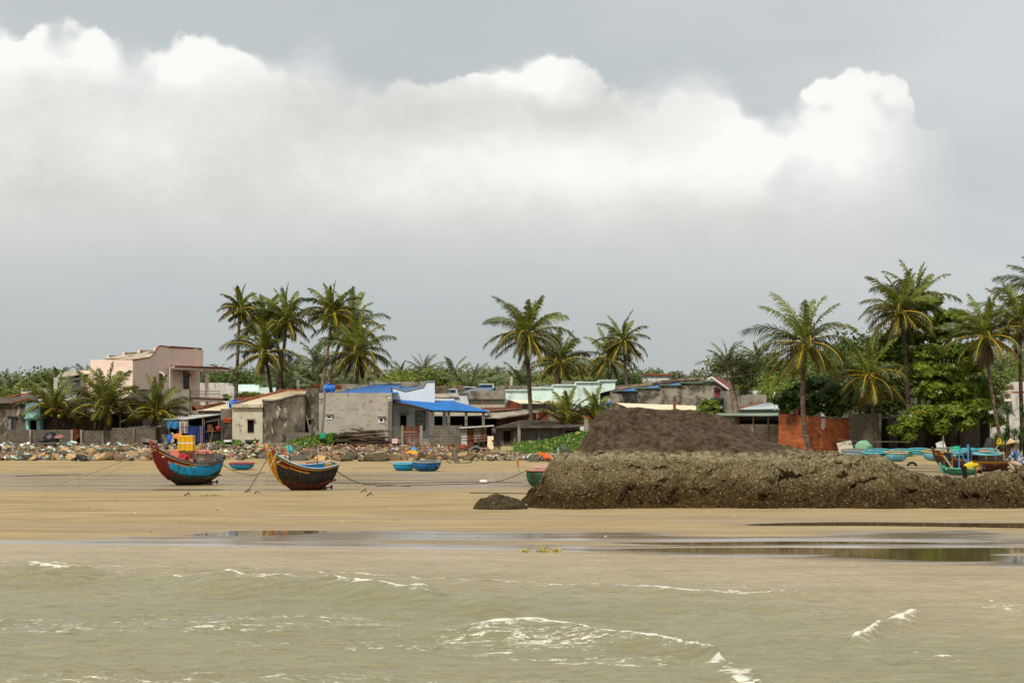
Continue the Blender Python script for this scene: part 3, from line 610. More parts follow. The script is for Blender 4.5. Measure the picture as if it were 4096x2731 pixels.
# --- white shack with tarps
t = bld('tarp_shack', 'open shack with white corrugated roof, hung with blue and white tarps', 668, 890, 175, 'shack')
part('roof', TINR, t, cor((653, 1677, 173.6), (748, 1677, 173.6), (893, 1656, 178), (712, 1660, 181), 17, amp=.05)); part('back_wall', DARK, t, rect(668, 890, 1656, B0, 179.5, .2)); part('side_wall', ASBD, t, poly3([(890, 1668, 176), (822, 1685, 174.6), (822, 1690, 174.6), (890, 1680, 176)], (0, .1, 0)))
for i, x in enumerate((676, 710, 754, 817, 876)): part('post', WOODG, t, line([(x, 1677, 174), (x, B0 + 2, 174)], .05))
part('rail', WOOD, t, line([(820, 1727, 173.8), (882, 1723, 173.8)], .05)); part('door', WOOD, t, rect(829, 850, 1697, 1726, 176, .1)); part('gate', mat('black_gate', '#101010', '#1c1b19', 2, .6), t, rect(822, 878, 1730, 1768, 173.9, .06), rect(874, 879, 1722, 1770, 173.85, .12))
def cloth(name, label, cat, x0, x1, y0, y1, Y, mt, sw=.08, par=None, fold=14, taper=0):
    b = MB(); nx, ny = 24, 8; vs = []; fs = []
    for j in range(ny + 1):
        for i in range(nx + 1):
            a = i / nx; c = j / ny; xx = x0 + (x1 - x0) * a + taper * c * (a - .5); p = P(xx, y0 + (y1 - y0) * c + 1.0 * math.sin(a * 9 + x0) * (c if par else 1), Y)
            p.y += sw * (math.sin(a * fold + c * 2) * (.3 + c) + .5 * math.sin(a * fold * 2.3 + 1 + c * 4)); vs.append(p)
    for j in range(ny):
        for i in range(nx): a = j * (nx + 1) + i; fs.append((a, a + 1, a + nx + 2, a + nx + 1))
    b.add(vs, fs); b.add([v + Vector((0, .012, 0)) for v in vs], [f[::-1] for f in fs])
    o = b.build(name, mt, par, smooth=True, recalc=False)
    return o if par else tag(o, label, cat)
cloth('tarp', 'faded blue tarp hung along the top left of the tarp shack', 'tarp', 668, 716, 1683, 1713, 173.5, mat('faded_blue_tarp', '#2f6f99', '#3c7ca6', 2, .7))
o = cloth('tarp', 'white tarp crossed by dark battens, between the two blue tarps', 'tarp', 717, 751, 1684, 1732, 173.5, mat('white_tarp', '#b9b0a4', '#c9c1b6', 2, .8)); part('batten', WOODD, o, *[line([(x, 1684, 173.35), (x, 1732, 173.35)], .025, 4) for x in (725, 734, 743)], line([(717, 1708, 173.35), (751, 1708, 173.35)], .025, 4))
cloth('tarp', 'deep blue tarp hanging to the ground at the front of the tarp shack', 'tarp', 752, 820, 1703, 1768, 173.4, mat('deep_blue_tarp', '#1a2861', '#243372', 2, .6), .12)
# --- cream roofed house left of grey house
t = bld('cream_roof_house', 'low house with a cream sheet roof and brick gable coping, left of the blue tank', 775, 925, 186)
part('wall', CON, t, rect(775, 930, 1641, B0, 186, 6)); part('roof', CREAMR, t, cor((788, 1641, 185.7), (930, 1641, 185.7), (945, 1603, 194), (890, 1607, 194), 20, amp=.03)); part('parapet', BRICKD, t, poly3([(780, 1641, 186), (780, 1622, 186), (822, 1620, 187), (940, 1600, 194), (940, 1607, 194), (800, 1640, 186)], (-.25, 0, 0)))
# --- the big mildewed grey house
t = bld('grey_house', 'big mildewed grey concrete house with cream roof beside the blue-roofed house', 883, 1275, 174)
G0 = B0 + 1
part('wall', CONL, t, rect(929, 1050, 1628, G0, 174, 7)); part('wall', COND, t, rect(883, 931, 1634, G0, 174.6, 6)); part('wall', COND, t, poly([(1050, 1601), (1105, 1601), (1184, 1577), (1219, 1576), (1219, G0), (1050, G0)], 174, 7)); part('wall', COND, t, poly([(1219, 1576), (1232, 1553), (1276, 1553), (1276, G0), (1219, G0)], 175, 8))
part('cornice', CONL, t, rect(926, 1051, 1616, 1629, 173.7, 7.2)); part('coping', CON, t, line([(1048, 1601, 174), (1105, 1601, 174), (1184, 1577, 174), (1220, 1576, 174)], .1))
part('roof', CREAMR, t, cor((935, 1618, 176), (1240, 1618, 176), (1240, 1563, 190), (1146, 1563, 190), 44, amp=.03)); part('parapet', ORC, t, line([(945, 1612, 176.5), (1040, 1586, 183), (1146, 1562, 190)], .16), line([(1146, 1562, 190), (1240, 1562, 190)], .12)); part('brick_gable', BRICKD, t, poly([(1095, 1574), (1108, 1556), (1236, 1555), (1236, 1566), (1095, 1580)], 191, .25), poly([(946, 1610), (946, 1588), (1010, 1583), (1010, 1600)], 188, .3))
window(t, 990, 1015, 1681, 1728, 174, WOODD, DARK, 0, 0, 1.5, WOODG); door(t, 1219, 1243, 1680, 1728, 174.95); part('lintel', CON, t, rect(1214, 1250, 1673, 1677, 174.5, .5)); part('low_wall', BLOCK, t, rect(1146, 1250, 1729, G0, 173.4, .15)); part('door_leaf', WOODG, t, rect(1236, 1247, 1697, 1730, 174.0, .06))
for k in (0, 1): part('roof_vent', TERRA, t, cor((896, 1679 + k * 9, 174.45), (923, 1679 + k * 9, 174.45), (923, 1671 + k * 9, 174.6), (896, 1671 + k * 9, 174.6), 6, amp=.05))
part('plinth', CON, t, rect(1046, 1160, 1771, 1785, 173.7, .5))
def tank(label, x0, x1, y0, y1, Y, ax='x', stand=None):
    c = P((x0 + x1) / 2, (y0 + y1) / 2, Y); r = (y1 - y0) / 2 * Y / F * .93; L = (x1 - x0) / 2 * Y / F
    t = thing('water_tank', label, 'water tank', (c.x, c.y, c.z - r))
    b = MB(); prof = [(.05, -L), (r * .6, -L * .96), (r * .93, -L * .8), (r, -L * .62), (r, -L * .2), (r * 1.03, -L * .18), (r * 1.03, -L * .1), (r, -L * .08), (r, L * .25), (r * 1.03, L * .27), (r * 1.03, L * .35), (r, L * .37), (r, L * .62), (r * .93, L * .8), (r * .6, L * .96), (.05, L)]
    if ax == 'z': L = r * 1.15; prof = [(a * 1.05, q / ((x1 - x0) / 2 * Y / F) * L) for a, q in prof]
    b.lathe(prof, 20, c, 0, ax); b.build('body', BTANK, t, smooth=True)
    b = MB(); b.lathe([(r * .42, 0), (r * .42, .12), (r * .3, .16)], 14, c + Vector((0, 0, r * .93 if ax == 'x' else L * .95))); b.build('lid', BTANK, t, smooth=True)
    b = MB()
    for s_ in (-.45, .45): b.box(c.x + s_ * L - .12, c.x + s_ * L + .12, c.y - r * .8, c.y + r * .8, c.z - r * 1.08, c.z - r * .5)
    b.build('cradle', BTANK, t)
    return t
tank('blue plastic water tank lying on the corner between grey house and blue roof', 1290, 1342, 1537, 1570, 175)
t = tank('blue plastic water tank beside a white railing, behind the grey house cornice', 914, 964, 1600, 1634, 177)
part('railing', WHITE, t, line([(893, 1607, 176.5), (917, 1606, 176.5)], .05), line([(906, 1606, 176.5), (906, 1634, 176.5)], .05), line([(914, 1606, 176.5), (914, 1634, 176.5)], .05))
# --- house with blue roofs
t = bld('blue_roof_house', 'grey and pale-blue house with bright blue sheet roof and porch', 1275, 1960, 175)
part('wall', PLAST, t, rect(1276, 1567, 1571, G0, 174.5, 9)); part('pillar', BLOCK, t, rect(1552, 1568, 1604, G0, 174.3, .3)); part('facade', PALEB, t, poly([(1567, 1549), (1622, 1565), (1693, 1549), (1706, 1528), (1739, 1528), (1739, 1610), (1567, 1610)], 176.5, .3)); part('side_parapet', WOOD, t, rect(1563, 1568, 1549, 1572, 176.3, .5))
part('coping', mat('grey_coping', '#6d747a', '#7d8489', 2, .8), t, line([(1567, 1548, 176.5), (1622, 1564, 176.5), (1693, 1548, 176.5), (1706, 1526, 176.5), (1741, 1526, 176.5)], .08))
part('roof', BLUER, t, cor((1350, 1572, 175), (1590, 1572, 175), (1605, 1539, 186), (1497, 1539, 186), 30, amp=.03)); part('roof', BLUER, t, cor((1570, 1571, 176.9), (1705, 1571, 176.9), (1690, 1547, 185), (1600, 1549, 185), 18, amp=.03))
part('parapet', CON, t, line([(1340, 1570, 176), (1500, 1537, 186), (1602, 1533, 186.5)], .14), rect(1367, 1465, 1535, 1556, 189, .3), rect(1460, 1602, 1527, 1539, 188, .3), rect(1600, 1703, 1526, 1546, 186.6, .3), rect(1597, 1697, 1539, 1548, 185.4, .3))
pr = part('porch_roof', BLUER, t, cor((1727, 1640, 172.6), (1955, 1645, 172.6), (1816, 1604, 178.5), (1556, 1597, 176.3), 38, amp=.035)); part('beam', WOODD, t, line([(1560, 1604, 176), (1640, 1621, 174.2), (1727, 1643, 172.9)], .12), line([(1727, 1643, 172.9), (1950, 1649, 172.9)], .07))
part('eave_box', PALEB, t, rect(1737, 1817, 1594, 1602, 178.5, .5), rect(1742, 1815, 1600, 1606, 178.6, .5))
part('porch_wall', PALEB, t, rect(1567, 1736, 1606, G0, 177.5, .3), rect(1770, 1785, 1640, G0, 176.5, .4)); door(t, 1601, 1626, 1660, 1722, 177.5); part('lintel', CON, t, rect(1597, 1637, 1652, 1655, 177.0, .5)); window(t, 1661, 1702, 1643, 1722, 177.5, WOODD, GLASSP, 3, 3, 2.5)
for x0, x1, yt, Y in ((1716, 1728, 1644, 172.9), (1728, 1737, 1640, 174), (1789, 1800, 1646, 172.9), (1859, 1870, 1648, 172.9), (1928, 1939, 1648, 172.9)): part('pillar', BLOCK if Y < 173 else PALEB, t, rect(x0, x1, yt, G0, Y, .24))
part('room_shade', DARK, t, rect(1737, 1965, 1662, 1740, 184, .2)); part('low_wall', BLOCK, t, rect(1717, 1850, 1701, B0 + 14, 172.7, .2))  # near-black sheet behind the porch paints in the shade there
for x0, x1, y0, y1 in ((1305, 1328, 1659, 1677), (1514, 1536, 1667, 1691)): window(t, x0, x1, y0, y1, 174.5, WHITE, GLASS, 0, 0, 5, PLAST)
part('drain_pipe', STEEL, t, line([(1297, 1536, 174.3), (1292, 1640, 174.3), (1284, 1735, 174.3)], .05)); part('lamp', WHITE, t, lambda b: b.ball(P(1557, 1592, 174.2), .11))
t = bld('picket_gate', 'rusty red-brown picket gate between two block posts on the rubble bank', 1600, 1718, 173, 'gate')
part('post', CON, t, rect(1605, 1613, 1701, G0 + 3, 172.9, .25)); part('post', CON, t, rect(1679, 1690, 1701, G0 + 3, 172.9, .25)); part('low_wall', CON, t, rect(1590, 1605, 1752, G0 + 3, 173, .2), rect(1690, 1718, 1754, G0 + 12, 173, .2))
part('gate', RUSTR, t, *[rect(1614 + i * 4.2, 1616.4 + i * 4.2, 1704 - (i % 3), 1777, 173, .04) for i in range(16)], rect(1613, 1679, 1724, 1727, 172.95, .04), rect(1613, 1679, 1742, 1744, 172.95, .04), rect(1613, 1679, 1772, 1776, 172.95, .04), rect(1644, 1648, 1704, 1777, 172.93, .05)); part('crossbar', mat('ochre_bar', '#b07a2a', '#b98335', 2, .8), t, rect(1614, 1668, 1725.5, 1728, 172.9, .03))
b = MB()
for i in range(14): b.tube([P(1568 + i * 3, 1706, 173.1), P(1568 + i * 3 + (8 if i % 2 else -8), 1752, 173.1)], .012, 3)
tag(b.build('mesh_fence', STEEL), 'sagging wire mesh fence panel left of the picket gate', 'fence')
# --- rusty shack
t = bld('tin_shack', 'tiny shack of rust streaked corrugated sheets beside the block wall', 1845, 1965, 172, 'shack')
part('sheet', TINR, t, cor((1846, 1788, 171.6), (1868, 1786, 171.6), (1868, 1716, 171.7), (1846, 1719, 171.7), 7, amp=.02)); part('sheet', RUSTR, t, cor((1868, 1788, 171.62), (1896, 1786, 171.62), (1896, 1713, 171.72), (1868, 1716, 171.72), 8, amp=.02)); part('sheet', RUSTT, t, cor((1896, 1768, 171.6), (1947, 1764, 171.6), (1947, 1708, 171.7), (1896, 1713, 171.7), 14, amp=.02))
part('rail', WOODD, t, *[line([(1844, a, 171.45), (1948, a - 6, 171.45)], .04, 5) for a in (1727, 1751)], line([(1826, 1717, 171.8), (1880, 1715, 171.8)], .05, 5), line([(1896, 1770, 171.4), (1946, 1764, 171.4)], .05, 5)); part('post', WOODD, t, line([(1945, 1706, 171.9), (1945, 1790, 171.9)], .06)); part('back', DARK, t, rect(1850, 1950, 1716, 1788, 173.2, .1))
part('roof', TINR, t, cor((1836, 1713, 171.2), (1976, 1703, 171.2), (1976, 1699, 174), (1838, 1707, 174), 20, amp=.03))
t = thing('sheet', 'pale striped corrugated panel leaning beside the tin shack', 'panel', P(1960, 1795, 171.3)); part('panel', CREAMR, t, cor((1950, 1796, 171.0), (1974, 1796, 171.0), (1974, 1744, 171.5), (1950, 1743, 171.5), 5, amp=.05)); part('prop', WOODD, t, line([(1968, 1760, 171.0), (2000, 1796, 170.6)], .07, 5))
# --- long block house
t = bld('block_house', 'long low block house with dark sheet roof above the green vines', 1970, 2345, 175)
part('wall', BLOCK, t, rect(1966, 2318, 1711, B0 + 12, 174.5, 7), rect(2318, 2338, 1722, B0 + 12, 174.5, 7)); part('opening', DARK, t, poly([(2258, 1724), (2298, 1719), (2320, 1718), (2300, 1727), (2258, 1728)], 174.3, .4)); part('roof', ASBD, t, cor((1970, 1710, 173.6), (2262, 1710, 173.6), (2330, 1683, 183), (2080, 1682, 183), 48, amp=.04), cor((2258, 1711, 173.7), (2332, 1703, 174.5), (2380, 1684, 183), (2328, 1683, 183), 10, amp=.04))
part('pillar', CON, t, rect(2070, 2082, 1681, B0 + 14, 173.3, .25)); part('pillar', CON, t, rect(2336, 2353, 1669, 1760, 173.3, .35)); part('pier', CON, t, rect(2056, 2062, 1712, B0 + 10, 174.3, .3), rect(2152, 2158, 1712, B0 + 10, 174.3, .3), rect(2252, 2258, 1712, B0 + 10, 174.3, .3))
window(t, 2013, 2044, 1722, 1770, 174.5, WOODD, DARK, 6, 0, 3, CON); part('brick_cap', TERRA, t, rect(2335, 2354, 1666, 1670, 173.25, .45))
t = plain('white_lean_to', 'scrap of white sheet lean-to squeezed between block house and huge rock', 178, [(2352, 1692), (2400, 1692), (2400, 1735), (2352, 1728)], 2, WHITE, [(ASBD, cor((2350, 1693, 177.5), (2412, 1689, 177.5), (2412, 1684, 180), (2352, 1686, 180), 8))], cat='shed')
# --- roofs of the middle
t = plain('brick_shed', 'red brick shed under a long pale corrugated roof, behind the block house', 185, [(1985, 1674), (2195, 1641), (2195, B0), (1985, B0)], 8, BRICKD, [(ASB, cor((1891, 1671, 183), (1992, 1672, 183), (2196, 1641, 186), (2000, 1637, 196), 24, rows=2, sag=.02))], [('beam', WOODG, line([(1992, 1674, 183), (2196, 1643, 185)], .09)), ('room_shade', DARK, rect(1893, 1986, 1672, B0, 186, .3)), ('post', WOODG, rect(1915, 1921, 1672, B0, 184, .12))])  # near-black sheet under the roof stands for the shade inside
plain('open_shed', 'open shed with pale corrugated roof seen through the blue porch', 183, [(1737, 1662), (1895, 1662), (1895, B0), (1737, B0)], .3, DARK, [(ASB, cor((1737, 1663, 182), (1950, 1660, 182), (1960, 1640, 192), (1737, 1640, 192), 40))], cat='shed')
plain('rust_roof_house', 'house under a rust-brown sheet roof behind the pale corrugated roof', 192, [(1925, 1640), (2086, 1632), (2086, B0), (1925, B0)], 4, CON, [(RUSTR, cor((1915, 1650, 190), (2086, 1636, 190), (2086, 1626, 196), (1925, 1630, 196), 22))], [('side_sheet', RUSTR, lambda b: b.corr(P(2022, 1627, 194), P(2087, 1635, 193), P(2087, 1617, 193), P(2031, 1597, 194), 6, .05))])
plain('panel_house', 'house with a white panelled wall and cream corrugated eave behind the tall middle palm', 195, [(2085, 1614), (2240, 1614), (2240, B0), (2085, B0)], 4, WHITE, [(CREAMR, cor((2070, 1609, 193), (2260, 1615, 193), (2260, 1603, 198), (2040, 1598, 198), 34))], [('panel_joint', CON, *[rect(x, x + 1.5, 1616, 1638, 194.9, .1) for x in (2101, 2119, 2139, 2159, 2178)]), ('opening', DARK, rect(2198, 2242, 1618, 1638, 194.8, .2))])
plain('broken_roof_house', 'house with a broken grey tiled roof behind the two young palms', 187, [(2160, 1681), (2320, 1681), (2320, B0), (2160, B0)], 5, CON, [(ASB, cor((2140, 1684, 185.5), (2330, 1684, 185.5), (2350, 1636, 194), (2250, 1634, 194), 26, amp=.06, rows=3, sag=.08))])
t = plain('mint_house', 'mint green house with a stepped parapet wall in the middle of the village', 200, [(2016, B0), (2016, 1582), (2022, 1582), (2022, 1560), (2121, 1560), (2121, 1550), (2210, 1550), (2210, 1539), (2303, 1539), (2303, 1528), (2396, 1528), (2396, 1521), (2462, 1521), (2460, 1556), (2400, 1572), (2400, B0)], 5, MINT, [], [('coping', MINT, *[rect(a - 2, c + 2, y - 2, y + 2, 199.8, .5) for a, c, y in ((2022, 2121, 1560), (2121, 2210, 1550), (2210, 2303, 1539), (2303, 2396, 1528), (2394, 2465, 1521))])])
t = plain('parapet_house', 'house with a long sloping parapet and blue roof slivers behind the mint house', 208, [(1872, B0), (1872, 1562), (2020, 1562), (2110, 1549), (2245, 1533), (2245, 1523), (2330, 1523), (2330, B0)], .4, CON, [(BLUER, poly3([(1945, 1579, 206), (2018, 1579, 206), (2018, 1566, 209)], (0, .05, -.05))), (BLUER, poly3([(2083, 1561, 206), (2120, 1561, 206), (2120, 1555, 209)], (0, .05, -.05))), (BLUER, poly3([(2175, 1551, 206), (2210, 1551, 206), (2210, 1545, 209)], (0, .05, -.05)))])
t = plain('grey_house', 'small grey house with a flat concrete cornice, left of the mint house', 198, [(1874, 1594), (2018, 1594), (2018, B0), (1874, B0)], 5, CONL, [], [('cornice', CON, rect(1869, 2020, 1581, 1596, 197.6, 5.5)), ('parapet', CON, rect(1874, 2018, 1563, 1581, 202, .3)), ('drain_pipe', WHITE, line([(1869, 1594, 197.5), (1869, 1632, 197.5)], .07))])
t = plain('pale_blue_house', 'pale blue stepped house wall just right of the blue porch roof', 201, [(1795, 1588), (1834, 1588), (1834, 1571), (1874, 1571), (1874, B0), (1795, B0)], 4, PALEB, [], [('coping', mat('grey_coping', '#6d747a'), rect(1793, 1836, 1586, 1590, 200.8, .4), rect(1832, 1876, 1569, 1573, 200.8, .4)), ('roof', ASB, lambda b: b.corr(P(1740, 1588, 201), P(1834, 1588, 201), P(1834, 1572, 206), P(1740, 1574, 206), 16, .03))])
t = thing('solar_panel', 'large grey solar panel array tilted on a roof among the middle houses', 'solar panel', P(1900, 1572, 204)); part('panel', SOLAR, t, poly3([(1836, 1572, 203), (1945, 1570, 203), (1970, 1550, 207), (1893, 1552, 207)], (0, .03, -.06))); part('frame', STEEL, t, line([(1840, 1571, 203.2), (1840, 1590, 203.2)], .05), line([(1940, 1570, 203.2), (1940, 1590, 203.2)], .05))
for lb, x0, x1, y0, y1, Y in (('blue parapet house end with a white edge, lowest on the left of the solar panel', 1799, 1827, 1557, 1572, 208), ('blue parapet house strip just behind the solar panel', 1861, 1902, 1548, 1556, 212), ('blue parapet house end with a white box, highest behind the solar panel', 1918, 1974, 1537, 1552, 215)):
    plain('far_house', lb, Y, [(x0, y0), (x1, y0), (x1, B0), (x0, B0)], 3, mat('sky_blue_render', '#3f86b8', '#5496c4', 2, .7), [], [('edge', WHITE, rect(x0 - 2, x1 + 2, y0 - 2, y0 + 1, Y - .3, 3.5), rect(x1 - 4, x1 + 2, y0 + 1, y1, Y - .25, .3))])
for lb, x0, x1, y0, Y, mm in (('long weathered grey parapet house behind the solar panel', 1740, 1872, 1541, 218, PINKM), ('weathered grey parapet house with rust stains, right of the solar panel', 1975, 2140, 1541, 217, CON), ('grey rear parapet house just behind the highest mint steps', 2240, 2395, 1520, 216, PINKM), ('brown weathered house behind the vines palms and mint house', 2380, 2470, 1556, 204, CON)):
    plain('far_house', lb, Y, [(x0, y0 + 6), (x0 + 30, y0), (x1, y0), (x1, B0), (x0, B0)], 4, mm)
# --- stepped grey house right of centre
t = plain('stepped_house', 'large mildewed grey house with a stepped wall and green copings behind the huge rock', 196, [(2449, B0), (2449, 1561), (2548, 1561), (2548, 1550), (2640, 1550), (2640, 1539), (2724, 1539), (2724, 1529), (2815, 1529), (2815, 1519), (2852, 1519), (2856, 1526), (2856, B0)], 5, CONK, [(BLUER, poly3([(2484, 1563, 195), (2540, 1563, 195), (2540, 1551, 199)], (0, 8, 0))), (BLUER, poly3([(2572, 1551, 196), (2634, 1551, 196), (2634, 1540, 199)], (0, 8, 0))), (BLUER, poly3([(2662, 1540, 196.5), (2719, 1540, 196.5), (2719, 1530, 199)], (0, 8, 0)))],
          [('coping', mat('green_coping', '#5c7464', '#6d8472', 2, .85), *[rect(a - 2, c + 2, y - 1, y + 3, 195.8, .5) for a, c, y in ((2449, 2548, 1561), (2548, 2640, 1550), (2640, 2724, 1539), (2724, 2815, 1529))], rect(2813, 2858, 1517, 1526, 195.7, 5)), ('ridge', PINKM, line([(2400, 1572, 203), (2560, 1545, 203), (2720, 1523, 203), (2815, 1519, 203)], .25), poly([(2380, 1556), (2470, 1540), (2645, 1525), (2645, 1519), (2820, 1519), (2820, B0), (2380, B0)], 206, .3))])
t = plain('shed', 'shed under a cream corrugated roof right behind the top of the huge rock', 187, [(2455, 1613), (2470, 1613), (2528, 1636), (2785, 1640), (2785, B0), (2455, B0)], 3, COND, [(CREAMR, cor((2524, 1636, 185), (2786, 1639, 185), (2782, 1622, 191), (2466, 1612, 191), 46, amp=.05))], cat='shed')
b = MB(); b.pb(2693, 2704, 1584, 1645, 184.8, .25); tag(b.build('brick_pillar', BRICKD), 'lone red brick pillar standing against the cream corrugated roof', 'pillar')
b = MB(); b.pb(2428, 2470, 1636, 1700, 183, .3); tag(b.build('brick_wall', BRICKD), 'scrap of red brick wall at the left shoulder of the huge rock', 'wall')
t = thing('water_tank', 'round white and blue water tank on a post right of the young palms', 'water tank', P(2432, 1616, 191)); part('body', mat('tank_white', '#a9b9c2', '#c3cdd2', 2, .5), t, lambda b: b.ball(P(2432, 1603, 191), .29, 14, 10), smooth=True); part('base', BTANK, t, lambda b: b.lathe([(.26, 0), (.3, .12), (.24, .22)], 14, P(2432, 1617, 191))); part('post', CON, t, rect(2420, 2446, 1617, B0, 191, .4))
t = plain('gable_house', 'pink house with a red tiled gable and white arch behind the stepped grey house', 213, [(2832, B0), (2832, 1530), (2848, 1514), (2912, 1566), (2912, B0)], 5, mat('salmon_render', '#b9837a', '#c08c82', 1, .85), [(REDT, poly3([(2840, 1506, 212), (2860, 1506, 212), (2925, 1556, 212), (2925, 1564, 212)], (1.5, 7, 0)))], [('barge_board', WHITE, line([(2826, 1522, 211.8), (2846, 1509, 211.8), (2922, 1562, 211.8)], .12)), ('arch', WHITE, lambda b: b.tube([P(2862 + 30 * math.cos(a), 1578 - 32 * math.sin(a), 212.7) for a in np.linspace(0, math.pi * .62, 10)], .12)), ('porch', REDT, rect(2858, 2892, 1560, 1600, 212.8, .2))])
plain('green_shed', 'narrow dark green shed front beside the yellow-green bush', 189, [(2856, 1594), (2896, 1594), (2896, B0), (2856, B0)], 2, mat('dark_green_sheet', '#1d3a30', '#27463a', 2, .6), [(mat('dark_green_sheet', '#1d3a30'), rect(2852, 2899, 1591, 1600, 188.7, 2.4))], cat='shed')
plain('ruined_wall_house', 'grey house wall with a broken top edge right of the bushy palm trunk', 192, [(2896, B0), (2896, 1564), (2915, 1563), (2921, 1569), (2942, 1566), (2955, 1574), (2956, 1584), (2980, 1585), (2982, 1577), (3063, 1577), (3066, 1583), (3066, B0)], 4, CON)
plain('white_house', 'white parapet house under the dark trees right of the red gable', 200, [(2935, 1572), (2960, 1570), (3043, 1560), (3043, B0), (2935, B0)], 4, WHITE, [(ASBD, cor((2930, 1573, 199), (3010, 1566, 199), (3010, 1556, 204), (2935, 1562, 204), 12))])
t = plain('mint_roof_house', 'low house with a pale sheet roof and orange coping right of the leaning palm trunk', 186, [(2948, 1636), (3118, 1636), (3118, B0), (2948, B0)], 4, mat('pale_mint_render', '#9fb3ac', '#adbfb8', 1, .8), [(mat('pale_roof_sheet', '#b9c3c4', '#c6cfce', 1, .6), cor((2946, 1637, 185.5), (3118, 1636, 185.5), (3108, 1613, 193), (3062, 1609, 193), 24))], [('coping', ORC, line([(2950, 1634, 185.8), (3064, 1608, 193)], .12)), ('vent_pipe', WHITE, line([(3098, 1567, 186), (3100, 1640, 185.4)], .05))])
t = bld('green_porch_shed', 'open shed with a pale green tin roof behind the right slope of the huge rock', 2856, 3114, 178, 'shed')
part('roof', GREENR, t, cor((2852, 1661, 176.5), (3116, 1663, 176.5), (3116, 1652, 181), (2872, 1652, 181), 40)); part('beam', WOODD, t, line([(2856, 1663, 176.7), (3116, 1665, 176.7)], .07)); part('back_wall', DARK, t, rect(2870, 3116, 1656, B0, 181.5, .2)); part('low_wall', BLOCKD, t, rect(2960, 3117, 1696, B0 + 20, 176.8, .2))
for x in (3013, 3073): part('post', WOOD, t, line([(x, 1662, 176.7), (x, 1760, 176.7)], .06))
part('pier', CON, t, rect(3006, 3016, 1695, B0 + 20, 176.6, .3)); part('net', mat('grey_net', '#5f6f66', '#77857a', 6, .9), t, rect(2900, 2937, 1666, 1694, 177, .1))
# --- right: brick wall and block walls under the trees
t = bld('brick_wall', 'bright orange brick wall behind the tall right-hand coconut palm', 3115, 3400, 173, 'wall')
BW = 1822
part('wall', BRICK, t, poly([(3115, BW), (3115, 1653), (3140, 1656), (3165, 1654), (3200, 1661), (3215, 1658), (3240, 1666), (3288, 1669), (3288, BW)], 173, .25), poly3([(3288, BW, 173), (3288, 1671, 173), (3330, 1673, 174), (3398, 1677, 176), (3398, BW, 176)], (.05, .25, 0))); part('cement_patch', CON, t, poly([(3284, 1672), (3302, 1673), (3300, 1710), (3294, 1718), (3285, 1714)], 172.9, .1)); part('cap', ASBD, t, line([(3236, 1667, 173), (3330, 1671, 174), (3398, 1675, 176)], .1))
t = bld('block_wall', 'shaded grey block wall under the low palm, right of the orange bricks', 3398, 3525, 176, 'wall'); part('wall', BLOCK, t, poly([(3398, BW), (3398, 1658), (3450, 1654), (3525, 1656), (3525, BW)], 176, .25)); part('pillar', CON, t, rect(3514, 3526, 1652, BW, 175.8, .3))
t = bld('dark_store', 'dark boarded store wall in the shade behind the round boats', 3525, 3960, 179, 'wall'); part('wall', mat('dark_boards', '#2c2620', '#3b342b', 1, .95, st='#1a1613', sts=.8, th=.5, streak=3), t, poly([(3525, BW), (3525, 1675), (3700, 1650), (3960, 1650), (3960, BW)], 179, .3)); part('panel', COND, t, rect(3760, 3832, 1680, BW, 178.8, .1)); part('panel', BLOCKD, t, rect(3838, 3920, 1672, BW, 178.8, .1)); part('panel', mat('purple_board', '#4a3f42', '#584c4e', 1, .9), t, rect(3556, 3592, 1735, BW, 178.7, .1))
plain('far_house', 'pale concrete house with parapet between the trunks at the right edge', 205, [(3945, 1560), (3945, 1527), (4055, 1528), (4055, 1527), (4130, 1526), (4130, B0), (3945, B0)], 5, WHITEW, [(ORC, poly3([(3990, 1548, 204.8), (4054, 1548, 204.8), (4054, 1540, 204.8)], (0, .1, 0)))])
plain('cream_house', 'cream and grey house with a sheet roof below the concrete parapet at the right edge', 198, [(3955, 1602), (4046, 1602), (4046, 1572), (4130, 1572), (4130, B0), (3955, B0)], 5, WHITEW, [(CREAMR, cor((3970, 1603, 197), (4046, 1603, 197), (4046, 1568, 204), (3980, 1574, 204), 12)), (ORC, line([(3978, 1573, 204), (4100, 1568, 204)], .12))])
# --- far houses left of centre and right of centre
plain('far_house', 'long white stepped house wall right of the pink balcony', 225, [(793, 1530), (912, 1531), (912, 1541), (935, 1546), (935, B0), (793, B0)], 4, WHITEW)
plain('far_house', 'mint house wall between the thin left palm trunk and the next trunk', 228, [(945, 1537), (1036, 1537), (1036, B0), (945, B0)], 4, MINT, [(PALEB, rect(930, 1040, 1563, 1572, 226, 4))])
plain('far_house', 'low mint house roofline under the forked palm trunks', 224, [(1036, 1549), (1118, 1550), (1118, B0), (1036, B0)], 4, MINT)
plain('far_house', 'cream house wall with an orange coping behind the lying blue tank', 205, [(1242, 1543), (1368, 1543), (1368, B0), (1242, B0)], 4, CREAMW, [], [('coping', TERRA, rect(1240, 1370, 1540, 1544, 204.7, 4.5))])
plain('far_house', 'white walled house with a tiled frieze in the trees above the stepped grey house', 250, [(2575, 1500), (2688, 1498), (2688, B0), (2575, B0)], 4, WHITE, [], [('frieze', ORC, rect(2573, 2690, 1495, 1500, 249.7, 4.5)), ('side', CON, rect(2688, 2722, 1493, B0, 250.2, 4))])
plain('far_house', 'little white house glimpsed under the leaning palm fronds on the right', 222, [(3270, 1508), (3305, 1508), (3305, B0), (3270, B0)], 4, WHITE)
plain('far_house', 'rose-roofed house glimpsed behind the tall right-hand palm trunk', 218, [(3195, 1560), (3195, 1500), (3250, 1485), (3250, B0), (3195, B0)], 4, REDT)
